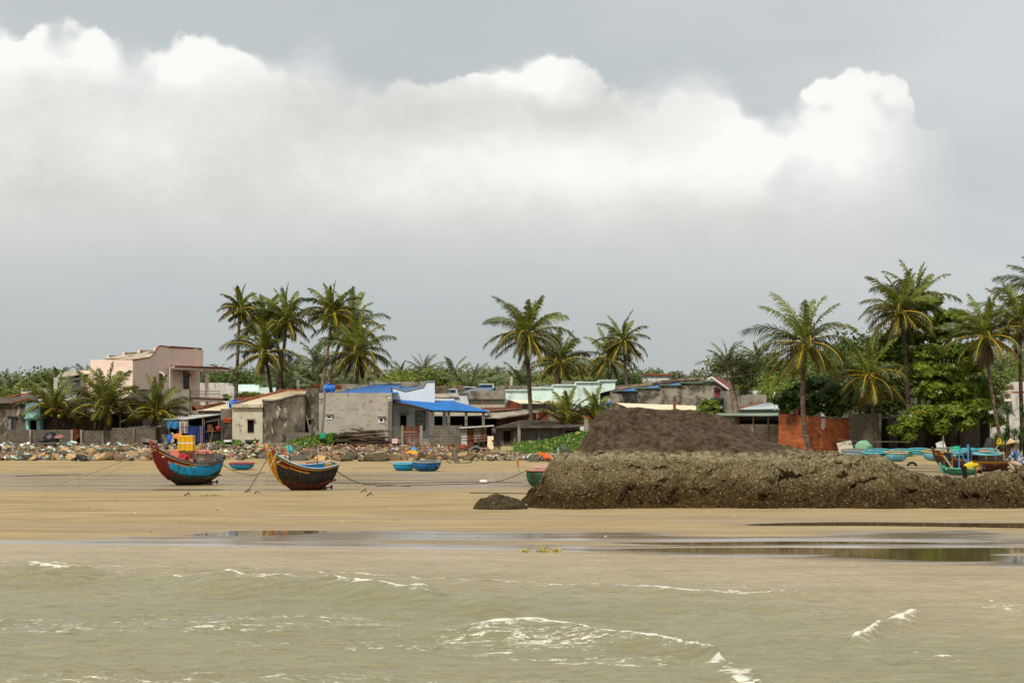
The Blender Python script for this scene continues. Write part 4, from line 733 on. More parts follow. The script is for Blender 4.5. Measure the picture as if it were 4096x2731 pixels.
for lb, x, Y in (('short concrete utility pillar rising from the roofs left of the blue tank', 1193, 207), ('short concrete utility pillar rising left of the tall middle palm', 2046, 220)):
    t = bld('concrete_post', lb, x - 4, x + 4, Y, 'post'); part('pole', CONL, t, rect(x - 4, x + 4, 1506 if x > 2000 else 1519, B0, Y, .2)); part('insulator', WHITE, t, *[lambda b, k=k: b.ball(P(x - 5, 1526 + 6 * k, Y - .05), .06, 6, 4) for k in range(4)])
# ================= vegetation =================
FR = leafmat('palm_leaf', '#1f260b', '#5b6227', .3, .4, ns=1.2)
FRY = leafmat('palm_leaf_young', '#363e14', '#8f963e', .3, .45, ns=1.2)
FRO = leafmat('palm_leaf_old', '#3a3b0f', '#82792a', .25, .55, ns=1.2)
FRD = leafmat('palm_leaf_dead', '#3a2a1c', '#6b543b', .15, .7)
FRF = leafmat('palm_leaf_haze', '#3a4226', '#7f8758', .2, .6)  # distant fronds: haze mixed into the leaf colour, paler and greyer
RIBY = mat('yellow_midrib', '#b8921c', '#cda828', 3, .5); RIBG = mat('green_midrib', '#6f7426', '#858a34', 3, .5); RIBD = mat('brown_midrib', '#5b4128', '#74563a', 3, .7)
TRK = mat('palm_trunk', '#5a4c3d', '#75665a', 2.5, .95, st='#352b22', sts=2.2, th=.5, streak=.25, bump=.6, bs=9)
TRKL = mat('palm_trunk_pale', '#7d6a58', '#988471', 2.5, .95, st='#4d3d30', sts=3, th=.52, streak=.15, bump=.6, bs=9)
NUT = mat('green_coconut', '#87912a', '#aaa532', 3, .45); BARK = mat('bark', '#3a3027', '#54473a', 3, .95, bump=.5)
def frond_geo(b, rb, o, az, el, L, droop, rng, n=36, lw=.07, ll=.25, wind=(0, 0), hang=.35, rw=.07, ns=9):
    pts = []; p = Vector(o); st = L / ns; tw = rng.uniform(-.25, .25)
    for i in range(ns + 1):
        s = i / ns; pts.append(p.copy()); e = el - droop * s ** 1.4; a = az + tw * s
        p = p + Vector((math.cos(a) * math.cos(e) + wind[0] * s, math.sin(a) * math.cos(e) + wind[1] * s, math.sin(e))) * st
    rb.tube(pts, [rw * (1 - .85 * i / ns) for i in range(ns + 1)], 4)
    hv = Vector((-math.sin(az), math.cos(az), 0)); ro = rng.uniform(-.9, .9) * (1 if el > .5 else .35); vs = []; fs = []
    for i in range(n):
        s = .1 + .9 * (i + .5) / n; q = s * ns; k = min(int(q), ns - 1); c = pts[k].lerp(pts[k + 1], q - k); T = (pts[k + 1] - pts[k]).normalized()
        B = hv - T * hv.dot(T); B.normalize(); N = T.cross(B)
        B = B * math.cos(ro) + N * math.sin(ro); N = T.cross(B)
        if N.z < 0: N = -N
        l = L * ll * (max(0, math.sin(math.pi * (.10 + .84 * s))) ** .65); a = .62 + .48 * s
        for sd in (-1, 1):
            lj = l * rng.uniform(.8, 1.12); d = B * sd * math.cos(a) + T * math.sin(a) + N * rng.uniform(-.05, .3)
            d = d + Vector((wind[0], wind[1], 0)) * .8; h = hang * rng.uniform(.6, 1.5)
            m1 = c + d * lj * .5 + Vector((0, 0, -lj * h * .22)); m2 = c + d * lj * .92 + Vector((0, 0, -lj * h))
            wv = T * (lw * .5); j = len(vs)
            vs += [c - wv, c + wv, m1 + wv, m1 - wv, m2]; fs += [(j, j + 1, j + 2, j + 3), (j + 3, j + 2, j + 4)]
    b.add(vs, fs)
def palm(label, base, crown, Lf, nf=24, r0=.2, r1=.13, seed=0, trk=None, nuts=8, dead=0, bend=.25, elmax=84, elmin=-30, wind=(-.10, .05), name='coconut_palm', group=None, n=36, mid=None, top_only=False, hang=.35):
    rng = random.Random(seed); bx, by, Yb = base; bz = gz(PX(bx, Yb), Yb) if by is None else PZ(by, Yb)
    Bp = Vector((PX(bx, Yb), Yb, bz - .1)); C = P(crown[0], crown[1], crown[2] if len(crown) > 2 else Yb)
    Lf *= 1.06; nf = int(nf * 1.22); t = thing(name, label, 'palm tree', Bp, group)
    b = MB(); k = 16; M = Bp.lerp(C, .5) + Vector((bend * (C.x - Bp.x) * 1.0, 0, -.0)) if mid is None else P(mid[0], mid[1], Yb)
    pts = []
    for i in range(k + 1):
        s = i / k; pts.append(Bp * (1 - s) ** 2 + (M * 2 - (Bp + C) * .5) * 2 * s * (1 - s) + C * s * s)
    b.tube(pts, [(r0 + (r1 - r0) * min(1, (i / k) ** .5 * 1.0)) * (1 + (.0 if i % 2 else .06)) * (1.5 if i == 0 else 1) for i in range(k + 1)], 9); b.build('trunk', trk or TRK, t, smooth=True)
    for i in range(nf):
        q = i / (nf - 1); az = i * 2.39996 + rng.uniform(-.25, .25); el = R(elmax + (elmin - elmax) * q ** .85 + rng.uniform(-9, 9)); L = Lf * rng.uniform(.86, 1.08) * (.72 + .28 * math.sin(math.pi * min(1, .25 + q * .8)))
        if dead and i >= nf - dead: el = R(-60 + rng.uniform(-14, 8)); L *= .8
        dr = R(28 + 46 * math.sin(math.pi * min(q * 1.1, 1)) + rng.uniform(-10, 14)) * (.55 if el < R(-20) else 1)
        fb = MB(); rb = MB(); dd = dead and i >= nf - dead
        frond_geo(fb, rb, C + Vector((math.cos(az) * .1, math.sin(az) * .1, .12 - .25 * q)), az, el, L, dr, rng, n, .098, wind=wind, hang=hang * (1.6 if q > .35 else 1.25))
        f = fb.build('frond', FRD if dd else (FRY if q < .25 else (FRO if q > .72 else FR)), t, recalc=False); rb.build('midrib', RIBD if dd else (RIBY if q > .4 else RIBG), f)
    if nuts:
        for i in range(nuts):
            a = rng.uniform(-2.9, -.3) if i % 4 else rng.uniform(0, 3); p = C + Vector((math.cos(a) * .72, math.sin(a) * .78, -.12 - rng.random() * .48))
            MB().ball(p, (.16, .16, .18), 8, 6).build('coconut', NUT, t, smooth=True)
    b = MB(); b.lathe([(r1 * .9, -.5), (r1 * 1.5, -.25), (r1 * 1.7, .1), (r1 * .6, .5)], 9, C); b.build('crown_shaft', BARK, t, smooth=True)
    return t
# three palms inside the block fence
palm('short palm with a green coconut cluster, in front of the turquoise porch', (232, None, 176.5), (218, 1640), 3.5, 26, .27, .2, 11, nuts=5, elmin=-12, dead=1, hang=.3)
palm('short bushy palm before the left end of the pink house', (430, None, 176.5), (424, 1632), 4.0, 28, .26, .2, 12, nuts=5, elmin=-14, dead=2, hang=.3)
palm('short palm with a low crown beside the white roof of the tarp shack', (628, None, 176.3), (625, 1652), 3.4, 24, .25, .2, 13, nuts=7, elmin=-8, dead=1, hang=.3)
b = MB(); b.tube([P(410, 1780, 177.5), P(404, 1660, 177.5), P(402, 1640, 177.5)], [.17, .15, .12], 8); tag(b.build('dead_trunk', BARK, smooth=True), 'dark bare dead trunk standing close behind the bushy yard palm', 'tree trunk')
# left skyline group
palm('thinnest and leftmost tall coconut palm of the left skyline group', (937, None, 194), (961, 1236), 2.4, 22, .2, .12, 21, nuts=7, dead=1, mid=(952, 1400))
palm('coconut palm with a slender upright crown, second in the left skyline group', (1124, None, 200), (1056, 1290), 3.7, 26, .19, .13, 22, nuts=3, mid=(1120, 1430), name='coconut_palm')
palm('coconut palm on a pale trunk leaning right, centre of the left skyline group', (1070, None, 195), (1143, 1284), 3.45, 26, .22, .13, 23, TRKL, 7, 1, mid=(1128, 1450), hang=.45)
palm('lower coconut palm with yellow fruit, below the pale leaning trunk', (1112, None, 193.5), (1056, 1412), 3.9, 25, .22, .13, 24, nuts=8, mid=(1072, 1480), elmin=-34)
palm('tall straight-crowned coconut palm leaning right, above the lying blue tank', (1255, None, 192), (1330, 1252), 2.95, 27, .2, .13, 25, TRKL, 9, 1, mid=(1305, 1440))
palm('coconut palm half hidden behind its taller neighbour, right of the left skyline group', (1290, None, 199), (1403, 1310), 4.1, 24, .2, .13, 26, TRKL, 2, 2, mid=(1325, 1480))
palm('broad coconut palm with long hanging fronds, rightmost of the left skyline group', (1418, None, 191), (1430, 1412), 4.2, 28, .22, .15, 27, nuts=12, dead=2, elmin=-44)
# middle
palm('tall single coconut palm with dark trunk, in the middle of the village', (2131, None, 184), (2108, 1340), 4.1, 31, .21, .17, 31, nuts=13, dead=4, mid=(2115, 1500), elmin=-46)
palm('coconut palm with a spiky crown just right of the tall middle palm', (2240, None, 215), (2240, 1448), 3.9, 24, .22, .14, 32, nuts=3, dead=2, elmin=-34)
palm('lower of the two distant coconut palms right of the middle palms', (2440, None, 232), (2437, 1428), 3.7, 22, .2, .13, 33, nuts=2, dead=1, elmin=-50)
palm('taller of the two distant coconut palms right of the middle palms', (2516, None, 226), (2494, 1362), 3.5, 22, .2, .14, 34, nuts=3, mid=(2500, 1440), elmin=-58)
for lb, x, yc, L, sd in (('young palm with upright fronds and one yellow rib, behind the block house', 2268, 1700, 3.3, 35), ('young palm with wide upright fronds beside the left shoulder of the huge rock', 2385, 1690, 3.3, 36)):
    palm(lb, (x, None, 179.5), (x, yc), L, 13, .16, .14, sd, nuts=0, elmax=86, elmin=28, name='young_palm', hang=.25)
# right
palm('tallest foreground coconut palm with yellow ribs, in front of the orange brick wall', (3248, 1812, 171), (3220, 1372), 4.9, 30, .26, .19, 41, nuts=11, dead=0, mid=(3213, 1650), elmin=-50, n=38)
palm('high coconut palm loaded with yellow coconuts above the almond tree', (3640, None, 176), (3602, 1246), 3.9, 29, .22, .16, 42, nuts=14, dead=2, mid=(3622, 1430), elmin=-42, n=36)
palm('coconut palm hidden behind the fruit-loaded palm above the almond tree', (3690, None, 184), (3665, 1205), 4.0, 22, .2, .15, 43, nuts=0, dead=2, elmin=-30)
palm('low coconut palm with long yellow-ribbed hanging fronds over the grey block wall', (3515, None, 174), (3474, 1500), 4.0, 25, .17, .12, 44, nuts=7, elmin=-52, bend=.1, n=36)
palm('coconut palm with a leaning thin trunk near the right edge', (4012, None, 172), (3942, 1345), 4.1, 27, .17, .13, 45, nuts=5, dead=4, mid=(3962, 1530), elmin=-46)
palm('coconut palm on a stout trunk at the right edge of the picture', (4092, None, 175), (4080, 1285), 4.3, 28, .2, .15, 46, nuts=3, dead=3, elmin=-30)
palm('coconut palm cut off by the right edge, highest crown there', (4190, None, 180), (4185, 1175), 4.4, 26, .2, .15, 47, nuts=2, elmin=-30)
# ---- broad-leaved trees ----
def leaves(b, cl, n, size, rng, up=.4, ros=0, shell=.55, asp=.5):
    w_ = [c[3] ** 2 for c in cl]; cs = rng.choices(cl, w_, k=n); vs = []; fs = []
    for x, y, z, r, *fl in cs:
        fz = fl[0] if fl else .7
        while 1:
            d = Vector((rng.uniform(-1, 1), rng.uniform(-1, 1), rng.uniform(-1, 1)))
            if .05 < d.length < 1: break
        d.normalize(); q = r * (shell + (1 - shell) * rng.random()) * rng.uniform(.8, 1.1)
        if rng.random() < .12: q = r * rng.random()
        p = Vector((x + d.x * q, y + d.y * q, z + d.z * q * fz))
        nn = (d + Vector((rng.uniform(-.7, .7), rng.uniform(-.7, .7), rng.uniform(-.5, .7) + up))).normalized()
        a = nn.orthogonal().normalized(); bb = nn.cross(a); th = rng.uniform(0, 6.28)
        if ros:
            for k in range(ros):
                an = th + 6.283 * k / ros + rng.uniform(-.2, .2); e = (a * math.cos(an) + bb * math.sin(an)); sdv = nn.cross(e); L = size * rng.uniform(.7, 1.2); tl = nn * rng.uniform(-.1, .45) * L; j = len(vs)
                vs += [p, p + e * L * .6 + sdv * L * .27 + tl * .6, p + e * L + tl, p + e * L * .6 - sdv * L * .27 + tl * .6]; fs.append((j, j + 1, j + 2, j + 3))
        else:
            e = a * math.cos(th) + bb * math.sin(th); sdv = nn.cross(e); L = size * rng.uniform(.6, 1.3); j = len(vs)
            vs += [p - e * L * .5, p + sdv * L * asp * .5, p + e * L * .5, p - sdv * L * asp * .5]; fs.append((j, j + 1, j + 2, j + 3))
    b.add(vs, fs)
def limbs(b, base, fork, cl, r, rng, k=None):
    base = Vector(base); fork = Vector(fork); b.tube([base, base.lerp(fork, .5) + Vector((rng.uniform(-.1, .1), 0, 0)), fork], [r, r * .8, r * .65], 8)
    for c in (cl if k is None else rng.sample(cl, min(k, len(cl)))):
        e = Vector(c[:3]); m_ = fork.lerp(e, .55) + Vector((0, 0, -abs(e.x - fork.x) * .12)); b.tube([fork, m_, e], [r * .45, r * .25, r * .07], 5)
G1 = leafmat('leaf_mid', '#313e14', '#7d8e3b', .3); G2 = leafmat('leaf_bright', '#445214', '#939f40', .35, yl='#8f9438'); G3 = leafmat('leaf_dark', '#2c3a16', '#687d38', .25); G4 = leafmat('leaf_olive', '#3a3d1c', '#777a42', .25)
GA = leafmat('almond_leaf', '#32460f', '#90a63c', .45, .35, yl='#a89a30', ns=.5); GB = leafmat('bush_leaf', '#33450f', '#7d8f2c', .3, .4, yl='#b5a53a')
def proto(name, label, W_, Hh, m_, seed, ncl=16, n=3200, size=.4, th=2.2, grp='trees behind the village'):
    rng = random.Random(seed); t = thing(name, label, 'tree', (0, -500 - seed, -5), grp); o = Vector((0, -500 - seed, -5)); cl = []
    for i in range(ncl):
        a = rng.uniform(0, 6.28); q = rng.random() ** .5; zz = rng.uniform(0, 1)
        cl.append((o.x + math.cos(a) * q * W_ * .8 * (1 - .45 * zz), o.y + math.sin(a) * q * W_ * .7, o.z + th + (Hh - th) * (.15 + .75 * zz), W_ * rng.uniform(.26, .42)))
    b = MB(); limbs(b, o, o + Vector((0, 0, th)), cl, .22, rng); b.build('trunk', BARK, t)
    b = MB(); leaves(b, cl, n, size, rng); b.build('crown', m_, t, recalc=False); return t
pr_ = {'r': proto('broadleaf_tree', 'x', 4.2, 7.5, G1, 1), 'b': proto('broadleaf_tree', 'x', 4.0, 6.5, G2, 2, n=3600, size=.34), 'd': proto('broadleaf_tree', 'x', 4.6, 7.5, G3, 3, 20, 3600), 'o': proto('broadleaf_tree', 'x', 3.2, 6.5, G4, 4, 10, 1800, .34)}
used = set(); rng0 = random.Random(5)
LB = {'r': 'mid green rounded tree behind the village roofs', 'b': 'bright yellow-green leafy tree behind the village roofs', 'd': 'dense dark green tree behind the village roofs', 'o': 'sparse olive loose-crowned tree behind the village roofs'}
GR = {'r': 'mid green trees behind the village', 'b': 'bright green trees behind the village', 'd': 'dark trees behind the village', 'o': 'olive trees behind the village'}
HT = {'r': 7.5, 'b': 6.5, 'd': 7.5, 'o': 6.5}
for k, x, yt, Y, sc in (('b', 20, 1500, 222, .9), ('b', 70, 1508, 240, .8), ('r', 110, 1500, 255, 1), ('b', 150, 1505, 235, .8), ('d', 190, 1448, 250, 1.15), ('r', 250, 1470, 260, 1), ('d', 290, 1462, 262, .9), ('r', -40, 1490, 250, 1),
     ('d', 800, 1480, 262, 1.05), ('d', 850, 1462, 268, 1.1), ('d', 900, 1470, 264, 1.1), ('d', 955, 1472, 270, 1.1), ('r', 1010, 1490, 266, 1.), ('o', 1180, 1500, 235, .7), ('d', 1060, 1500, 272, 1),
     ('b', 1525, 1458, 250, 1.15), ('b', 1590, 1462, 255, 1.1), ('b', 1660, 1448, 262, 1.15), ('o', 1725, 1442, 265, 1.1), ('r', 1790, 1462, 258, 1.), ('b', 1830, 1495, 240, .7), ('b', 1790, 1512, 225, .5), ('r', 1880, 1500, 250, .8), ('b', 1960, 1510, 248, .8), ('b', 2020, 1512, 240, .7),
     ('r', 2150, 1470, 250, 1), ('b', 2170, 1490, 238, .85), ('b', 2230, 1480, 244, .9), ('r', 2290, 1412, 256, 1.25), ('b', 2310, 1470, 245, 1), ('b', 2370, 1500, 240, .7), ('d', 2420, 1478, 262, .8), ('r', 2460, 1478, 240, .8), ('d', 2515, 1488, 236, .75), ('r', 2550, 1468, 280, .8), ('b', 2620, 1503, 232, .55), ('r', 2660, 1480, 290, .8), ('r', 2600, 1490, 295, .7),
     ('o', 2735, 1478, 228, .75), ('o', 2780, 1472, 232, .8), ('r', 2820, 1500, 240, .7), ('r', 3050, 1420, 222, 1.2), ('b', 3020, 1470, 212, .9), ('b', 3090, 1512, 203, .8), ('r', 3140, 1480, 214, 1.), ('b', 3060, 1530, 200, .46), ('r', 3190, 1430, 235, 1.2),
     ('r', 3330, 1362, 240, 1.2), ('o', 3400, 1352, 236, 1.1), ('d', 3440, 1380, 228, 1.2), ('d', 3360, 1440, 212, 1.1), ('r', 3290, 1400, 245, 1.2), ('d', 3540, 1300, 215, 1.3), ('d', 3480, 1420, 205, 1.1), ('d', 3560, 1430, 200, 1.2), ('r', 3840, 1420, 205, 1.3), ('r', 3760, 1380, 210, 1.3), ('r', 3900, 1460, 200, 1), ('b', 3990, 1395, 250, 1.2), ('b', 4050, 1375, 262, 1.3), ('b', 4100, 1440, 236, 1.2), ('b', 4030, 1460, 232, 1.0), ('r', 4140, 1370, 260, 1.3)):
    X = PX(x, Y); g = gz(X, Y); zt = PZ(yt + (30 if x < 400 else 14 if x < 2100 else 4), Y); h = zt - g; f = h / HT[k]; s = sc
    t = pr_[k] if k not in used else dup(pr_[k]); used.add(k)
    t.location = (X, Y, g + min(0, (f - s) * 0)); t.rotation_euler = (0, 0, rng0.uniform(0, 6.28)); t.scale = (s * rng0.uniform(.9, 1.1), s, max(f, .3)); t['label'] = LB[k]; t['group'] = GR[k]
# casuarina with the leaning ringed trunk
rng = random.Random(8); Y = 181; base = P(2953, 1760, Y); fork = P(2924, 1500, Y)
cl = [(*P(x, y, Y + dy), r * Y / F, .85) for x, y, r, dy in ((2875, 1470, 34, 0), (2900, 1450, 45, 1), (2945, 1438, 45, -1), (2985, 1450, 45, .5), (3010, 1480, 40, 0), (2960, 1500, 50, 1), (2945, 1510, 36, -1), (3000, 1530, 40, 0), (2975, 1560, 28, .5), (3035, 1450, 34, 1.5))]
t = thing('leaning_tree', 'scrubby tree of bare twigs on a ringed pale trunk leaning left', 'tree', base)
b = MB(); b.tube([base, P(2945, 1640, Y), P(2930, 1560, Y), fork], [.33, .28, .25, .2], 9); b.build('trunk', TRKL, t, smooth=True)
b = MB(); limbs(b, fork - Vector((0, 0, .1)), fork + Vector((0, 0, .1)), cl, .16, rng)
for i in range(130):
    c = rng.choice(cl); e = Vector(c[:3]) + Vector((rng.uniform(-1, 1), rng.uniform(-1, 1), rng.uniform(-.6, 1))) * c[3]; s_ = fork.lerp(e, rng.uniform(.2, .6)); b.tube([s_, s_.lerp(e, .5) + Vector((0, 0, .1)), e], [.03, .022, .01], 3)
b.build('branches', mat('twig', '#5a4a39', '#6e5d49', 3, .9), t); b = MB(); leaves(b, cl, 2600, .3, rng, asp=.35); b.build('crown', leafmat('scrub_leaf', '#20290f', '#4c5a22', .25), t, recalc=False)
# almond trees with big rosettes of leaves
def almond(label, Y, base, fork, cl, n, size, seed, m_=None, ros=6, r=.3, cat='tree', name='almond_tree'):
    rng = random.Random(seed); c2 = [(*P(x, y, Y + dy), rr * Y / F, fz) for x, y, rr, dy, fz in cl]; t = thing(name, label, cat, P(*base, Y))
    b = MB(); limbs(b, P(*base, Y), P(*fork, Y), c2, r, rng); b.build('trunk', BARK, t)
    b = MB(); leaves(b, c2, n, size, rng, .75, ros); b.build('crown', m_ or GA, t, recalc=False); return t
almond('huge layered sea almond tree shading the round boats', 178, (3800, 1790), (3780, 1560), [(3700, 1220, 40, 2, .46), (3745, 1205, 28, 1, .46), (3790, 1265, 55, 1, .45), (3840, 1265, 35, 0, .5), (3700, 1290, 55, 2, .5), (3850, 1320, 50, 0, .62), (3760, 1330, 70, 1, .62), (3650, 1350, 60, 2, .5), (3560, 1360, 50, 2, .5), (3900, 1390, 45, 1, .62), (3830, 1400, 70, 0, .46), (3720, 1410, 80, -1, .46), (3620, 1430, 60, 1, .62), (3530, 1420, 50, 2, .5), (3880, 1460, 60, -1, .62),
    (3700, 1480, 80, -2, .46), (3790, 1490, 80, -2, .46), (3600, 1500, 50, 0, .5), (3920, 1540, 55, -1, .62), (3840, 1560, 80, -2.5, .46), (3730, 1560, 80, -3, .46), (3960, 1610, 50, -2, .62), (3890, 1630, 80, -3, .46), (3800, 1640, 80, -3.5, .46), (3700, 1650, 70, -4, .46), (3640, 1690, 55, -4.5, .62), (3590, 1715, 35, -5, .5), (3640, 1745, 28, -5, .46), (3760, 1700, 50, -4, .62), (3860, 1690, 45, -4, .62), (3980, 1680, 40, -3, .62), (3480, 1470, 45, 2, .5), (3540, 1560, 45, 2, .5)], 6200, .36, 51, r=.34)
almond('small broad-leaved almond tree above the orange brick wall', 176, (3300, 1790), (3310, 1640), [(3110, 1595, 32, 0, .45), (3160, 1575, 40, 0, .45), (3215, 1550, 45, 1, .5), (3270, 1530, 48, 1, .5), (3330, 1560, 50, 0, .5), (3370, 1600, 45, 0, .5), (3290, 1590, 55, -.5, .45), (3210, 1600, 50, -.5, .4), (3150, 1620, 35, -.3, .4), (3250, 1635, 45, -.5, .4), (3330, 1640, 45, -.5, .4), (3390, 1560, 35, 1, .5)], 1300, .34, 52, leafmat('almond_leaf_dull', '#1d2c10', '#4d6a26', .25, .4, yl='#8f8f3a'), r=.2)
almond('round yellow-green bush behind the right slope of the huge rock', 183, (2838, 1760), (2838, 1690), [(2838, 1625, 34, 0, .7), (2810, 1640, 28, 0, .7), (2868, 1640, 28, 0, .7), (2838, 1655, 42, 0, .5), (2820, 1610, 20, .5, .7), (2858, 1612, 18, .5, .7)], 520, .26, 53, GB, r=.12, cat='bush', name='bush')
almond('small leafy shrub among the house walls left of the grey house roof', 203, (1010, 1640), (1010, 1600), [(985, 1575, 20, 0, .46), (1020, 1578, 22, 0, .46), (1045, 1582, 16, 0, .46), (905, 1590, 18, 0, 1), (960, 1582, 14, 0, .7)], 200, .22, 54, GB, r=.08, cat='bush', name='bush')
# pandanus scrub on the right edge
rng = random.Random(61); Y = 163; t = thing('pandanus', 'spiky pandanus thicket with long strap leaves at the right edge', 'bush', P(4060, 1815, Y)); b = MB(); tb = MB()
for i in range(26):
    c = P(rng.uniform(3985, 4190), rng.uniform(1640, 1800), Y + rng.uniform(-1.5, 2))
    if c.x < PX(4030, Y) and c.z > PZ(1720, Y): c.z = PZ(1760, Y)
    tb.tube([Vector((c.x + rng.uniform(-.3, .3), c.y, gz(c.x, c.y))), c], [.07, .05], 5)
    for k in range(46):
        a = rng.uniform(0, 6.28); e = rng.uniform(-.2, 1.4); L = rng.uniform(.7, 1.25); d = Vector((math.cos(a) * math.cos(e), math.sin(a) * math.cos(e), math.sin(e))); sv = d.cross(Vector((0, 0, 1)))
        sv = sv.normalized() * .035; m1 = c + d * L * .55; m2 = c + d * L + Vector((0, 0, -L * .35)); b.add([c - sv, c + sv, m1 + sv, m1 - sv, m2], [(0, 1, 2, 3), (3, 2, 4)])
b.build('leaf_blades', leafmat('pandanus_leaf', '#1c2a10', '#5b7534', .25, .4), t, recalc=False); tb.build('stems', BARK, t)
# ---- distant palms (one crown mesh each, copied) ----
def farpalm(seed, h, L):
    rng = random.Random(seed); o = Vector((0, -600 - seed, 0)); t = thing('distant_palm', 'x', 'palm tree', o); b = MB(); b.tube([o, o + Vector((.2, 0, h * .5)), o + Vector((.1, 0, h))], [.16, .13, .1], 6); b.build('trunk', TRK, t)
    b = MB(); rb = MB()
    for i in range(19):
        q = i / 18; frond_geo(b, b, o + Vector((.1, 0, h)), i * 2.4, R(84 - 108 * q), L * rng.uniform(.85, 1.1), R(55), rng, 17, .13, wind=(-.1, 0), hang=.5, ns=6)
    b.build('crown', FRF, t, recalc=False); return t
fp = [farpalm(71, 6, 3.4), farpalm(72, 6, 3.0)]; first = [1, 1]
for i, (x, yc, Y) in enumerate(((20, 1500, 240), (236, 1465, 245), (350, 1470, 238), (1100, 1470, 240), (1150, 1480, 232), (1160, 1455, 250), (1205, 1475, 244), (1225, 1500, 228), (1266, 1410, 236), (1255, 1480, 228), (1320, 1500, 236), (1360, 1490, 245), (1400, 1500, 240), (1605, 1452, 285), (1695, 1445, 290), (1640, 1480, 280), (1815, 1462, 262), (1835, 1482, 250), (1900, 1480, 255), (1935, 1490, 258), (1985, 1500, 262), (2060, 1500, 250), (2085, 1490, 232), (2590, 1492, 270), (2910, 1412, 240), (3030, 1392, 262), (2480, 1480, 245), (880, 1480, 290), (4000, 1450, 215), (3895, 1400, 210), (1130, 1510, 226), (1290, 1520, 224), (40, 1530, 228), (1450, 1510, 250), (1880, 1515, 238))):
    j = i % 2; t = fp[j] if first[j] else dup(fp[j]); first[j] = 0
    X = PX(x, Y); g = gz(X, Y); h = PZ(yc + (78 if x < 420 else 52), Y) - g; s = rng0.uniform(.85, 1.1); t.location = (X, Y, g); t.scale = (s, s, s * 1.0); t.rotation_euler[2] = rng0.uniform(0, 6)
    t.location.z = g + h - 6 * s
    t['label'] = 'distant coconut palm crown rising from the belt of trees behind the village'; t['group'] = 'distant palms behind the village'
# far-off wood closing the horizon
rng = random.Random(77); b = MB(); cl = []
for i in range(190):
    x = rng.uniform(-900, 5000); Y = rng.uniform(290, 330); cl.append((PX(x, Y), Y, PZ(1545 - rng.random() * (45 if x < 2800 else 95), Y), rng.uniform(1.8, 3.2)))
leaves(b, cl, 26000, .62, rng); o = b.build('far_wood', G4, recalc=False); tag(o, 'far-off belt of grey-green wood closing the horizon behind the village', 'wood', kind='stuff')
# ---- creeping vines on the bank ----
VN = leafmat('vine_leaf', '#263f0c', '#5f8522', .3, .4, yl='#b0a83a', ns=2)
VB = mat('vine_bed', '#1a2410', '#26331a', 3, .95)
def vines(label, pts, n, seed):
    """pts: (px, y_top, y_bottom) along the patch; the patch climbs from Y=168 to Y=173.4"""
    rng = random.Random(seed); b = MB(); xs_ = [p[0] for p in pts]; cache = {}
    def at(x, s):
        yt = np.interp(x, xs_, [p[1] for p in pts]); y0 = np.interp(x, xs_, [p[2] for p in pts]); Yb = yfoot(x, y0); return P(x, y0 + (yt - y0) * s, Yb + (173.7 - Yb) * s)
    def yfoot(x, py):
        k = round(x / 8)
        if k not in cache:
            for Y in np.arange(162, 173.6, .2):
                if HOR + (H - gz(PX(x, Y), Y)) * F / Y <= py: break
            cache[k] = min(float(Y), 172.8)
        return cache[k]
    nx = 40; vs = []; fs = []
    for i in range(nx + 1):
        for s in (-.2, 0, .35, .7, 1): p = at(xs_[0] + (xs_[-1] - xs_[0]) * i / nx, max(s, 0)); p.z -= .1 + (.6 if s < 0 else 0); vs.append(p)
    for i in range(nx):
        for j in range(4): a = i * 5 + j; fs.append((a, a + 5, a + 6, a + 1))
    b.add(vs, fs, 1); vs = []; fs = []
    for i in range(n):
        p = at(rng.uniform(xs_[0], xs_[-1]), rng.random()) + Vector((rng.uniform(-.1, .1), rng.uniform(-.25, .1), rng.uniform(-.05, .16))); nn = Vector((rng.uniform(-.7, .7), rng.uniform(-1.2, .1), rng.uniform(.2, 1))).normalized(); a = nn.orthogonal().normalized(); c = nn.cross(a); L = rng.uniform(.07, .14); j = len(vs)
        vs += [p + a * L, p + c * L * .8, p - a * L, p - c * L * .8]; fs.append((j, j + 1, j + 2, j + 3))
    b.add(vs, fs, 0); o = b.build('creeping_vines', [VN, VB], recalc=False); return tag(o, label, 'vines', kind='stuff')
vines('thick bright green vines climbing the bank left of the huge rock', [(2058, 1775, 1812), (2140, 1766, 1818), (2210, 1758, 1820), (2280, 1735, 1822), (2345, 1725, 1815), (2395, 1730, 1800)], 5200, 81)
vines('low green vines at the foot of the block house', [(1950, 1806, 1818), (2000, 1800, 1816), (2060, 1796, 1816), (2100, 1790, 1816)], 700, 82)
vines('green vines on the bank in front of the patched grey wall', [(1135, 1782, 1790), (1180, 1758, 1792), (1240, 1742, 1795), (1290, 1738, 1788), (1340, 1738, 1770), (1400, 1745, 1768)], 2600, 83)
vines('patch of green vines by the tarp shack gate', [(845, 1775, 1786), (880, 1766, 1788), (925, 1762, 1784), (965, 1768, 1778)], 800, 84)
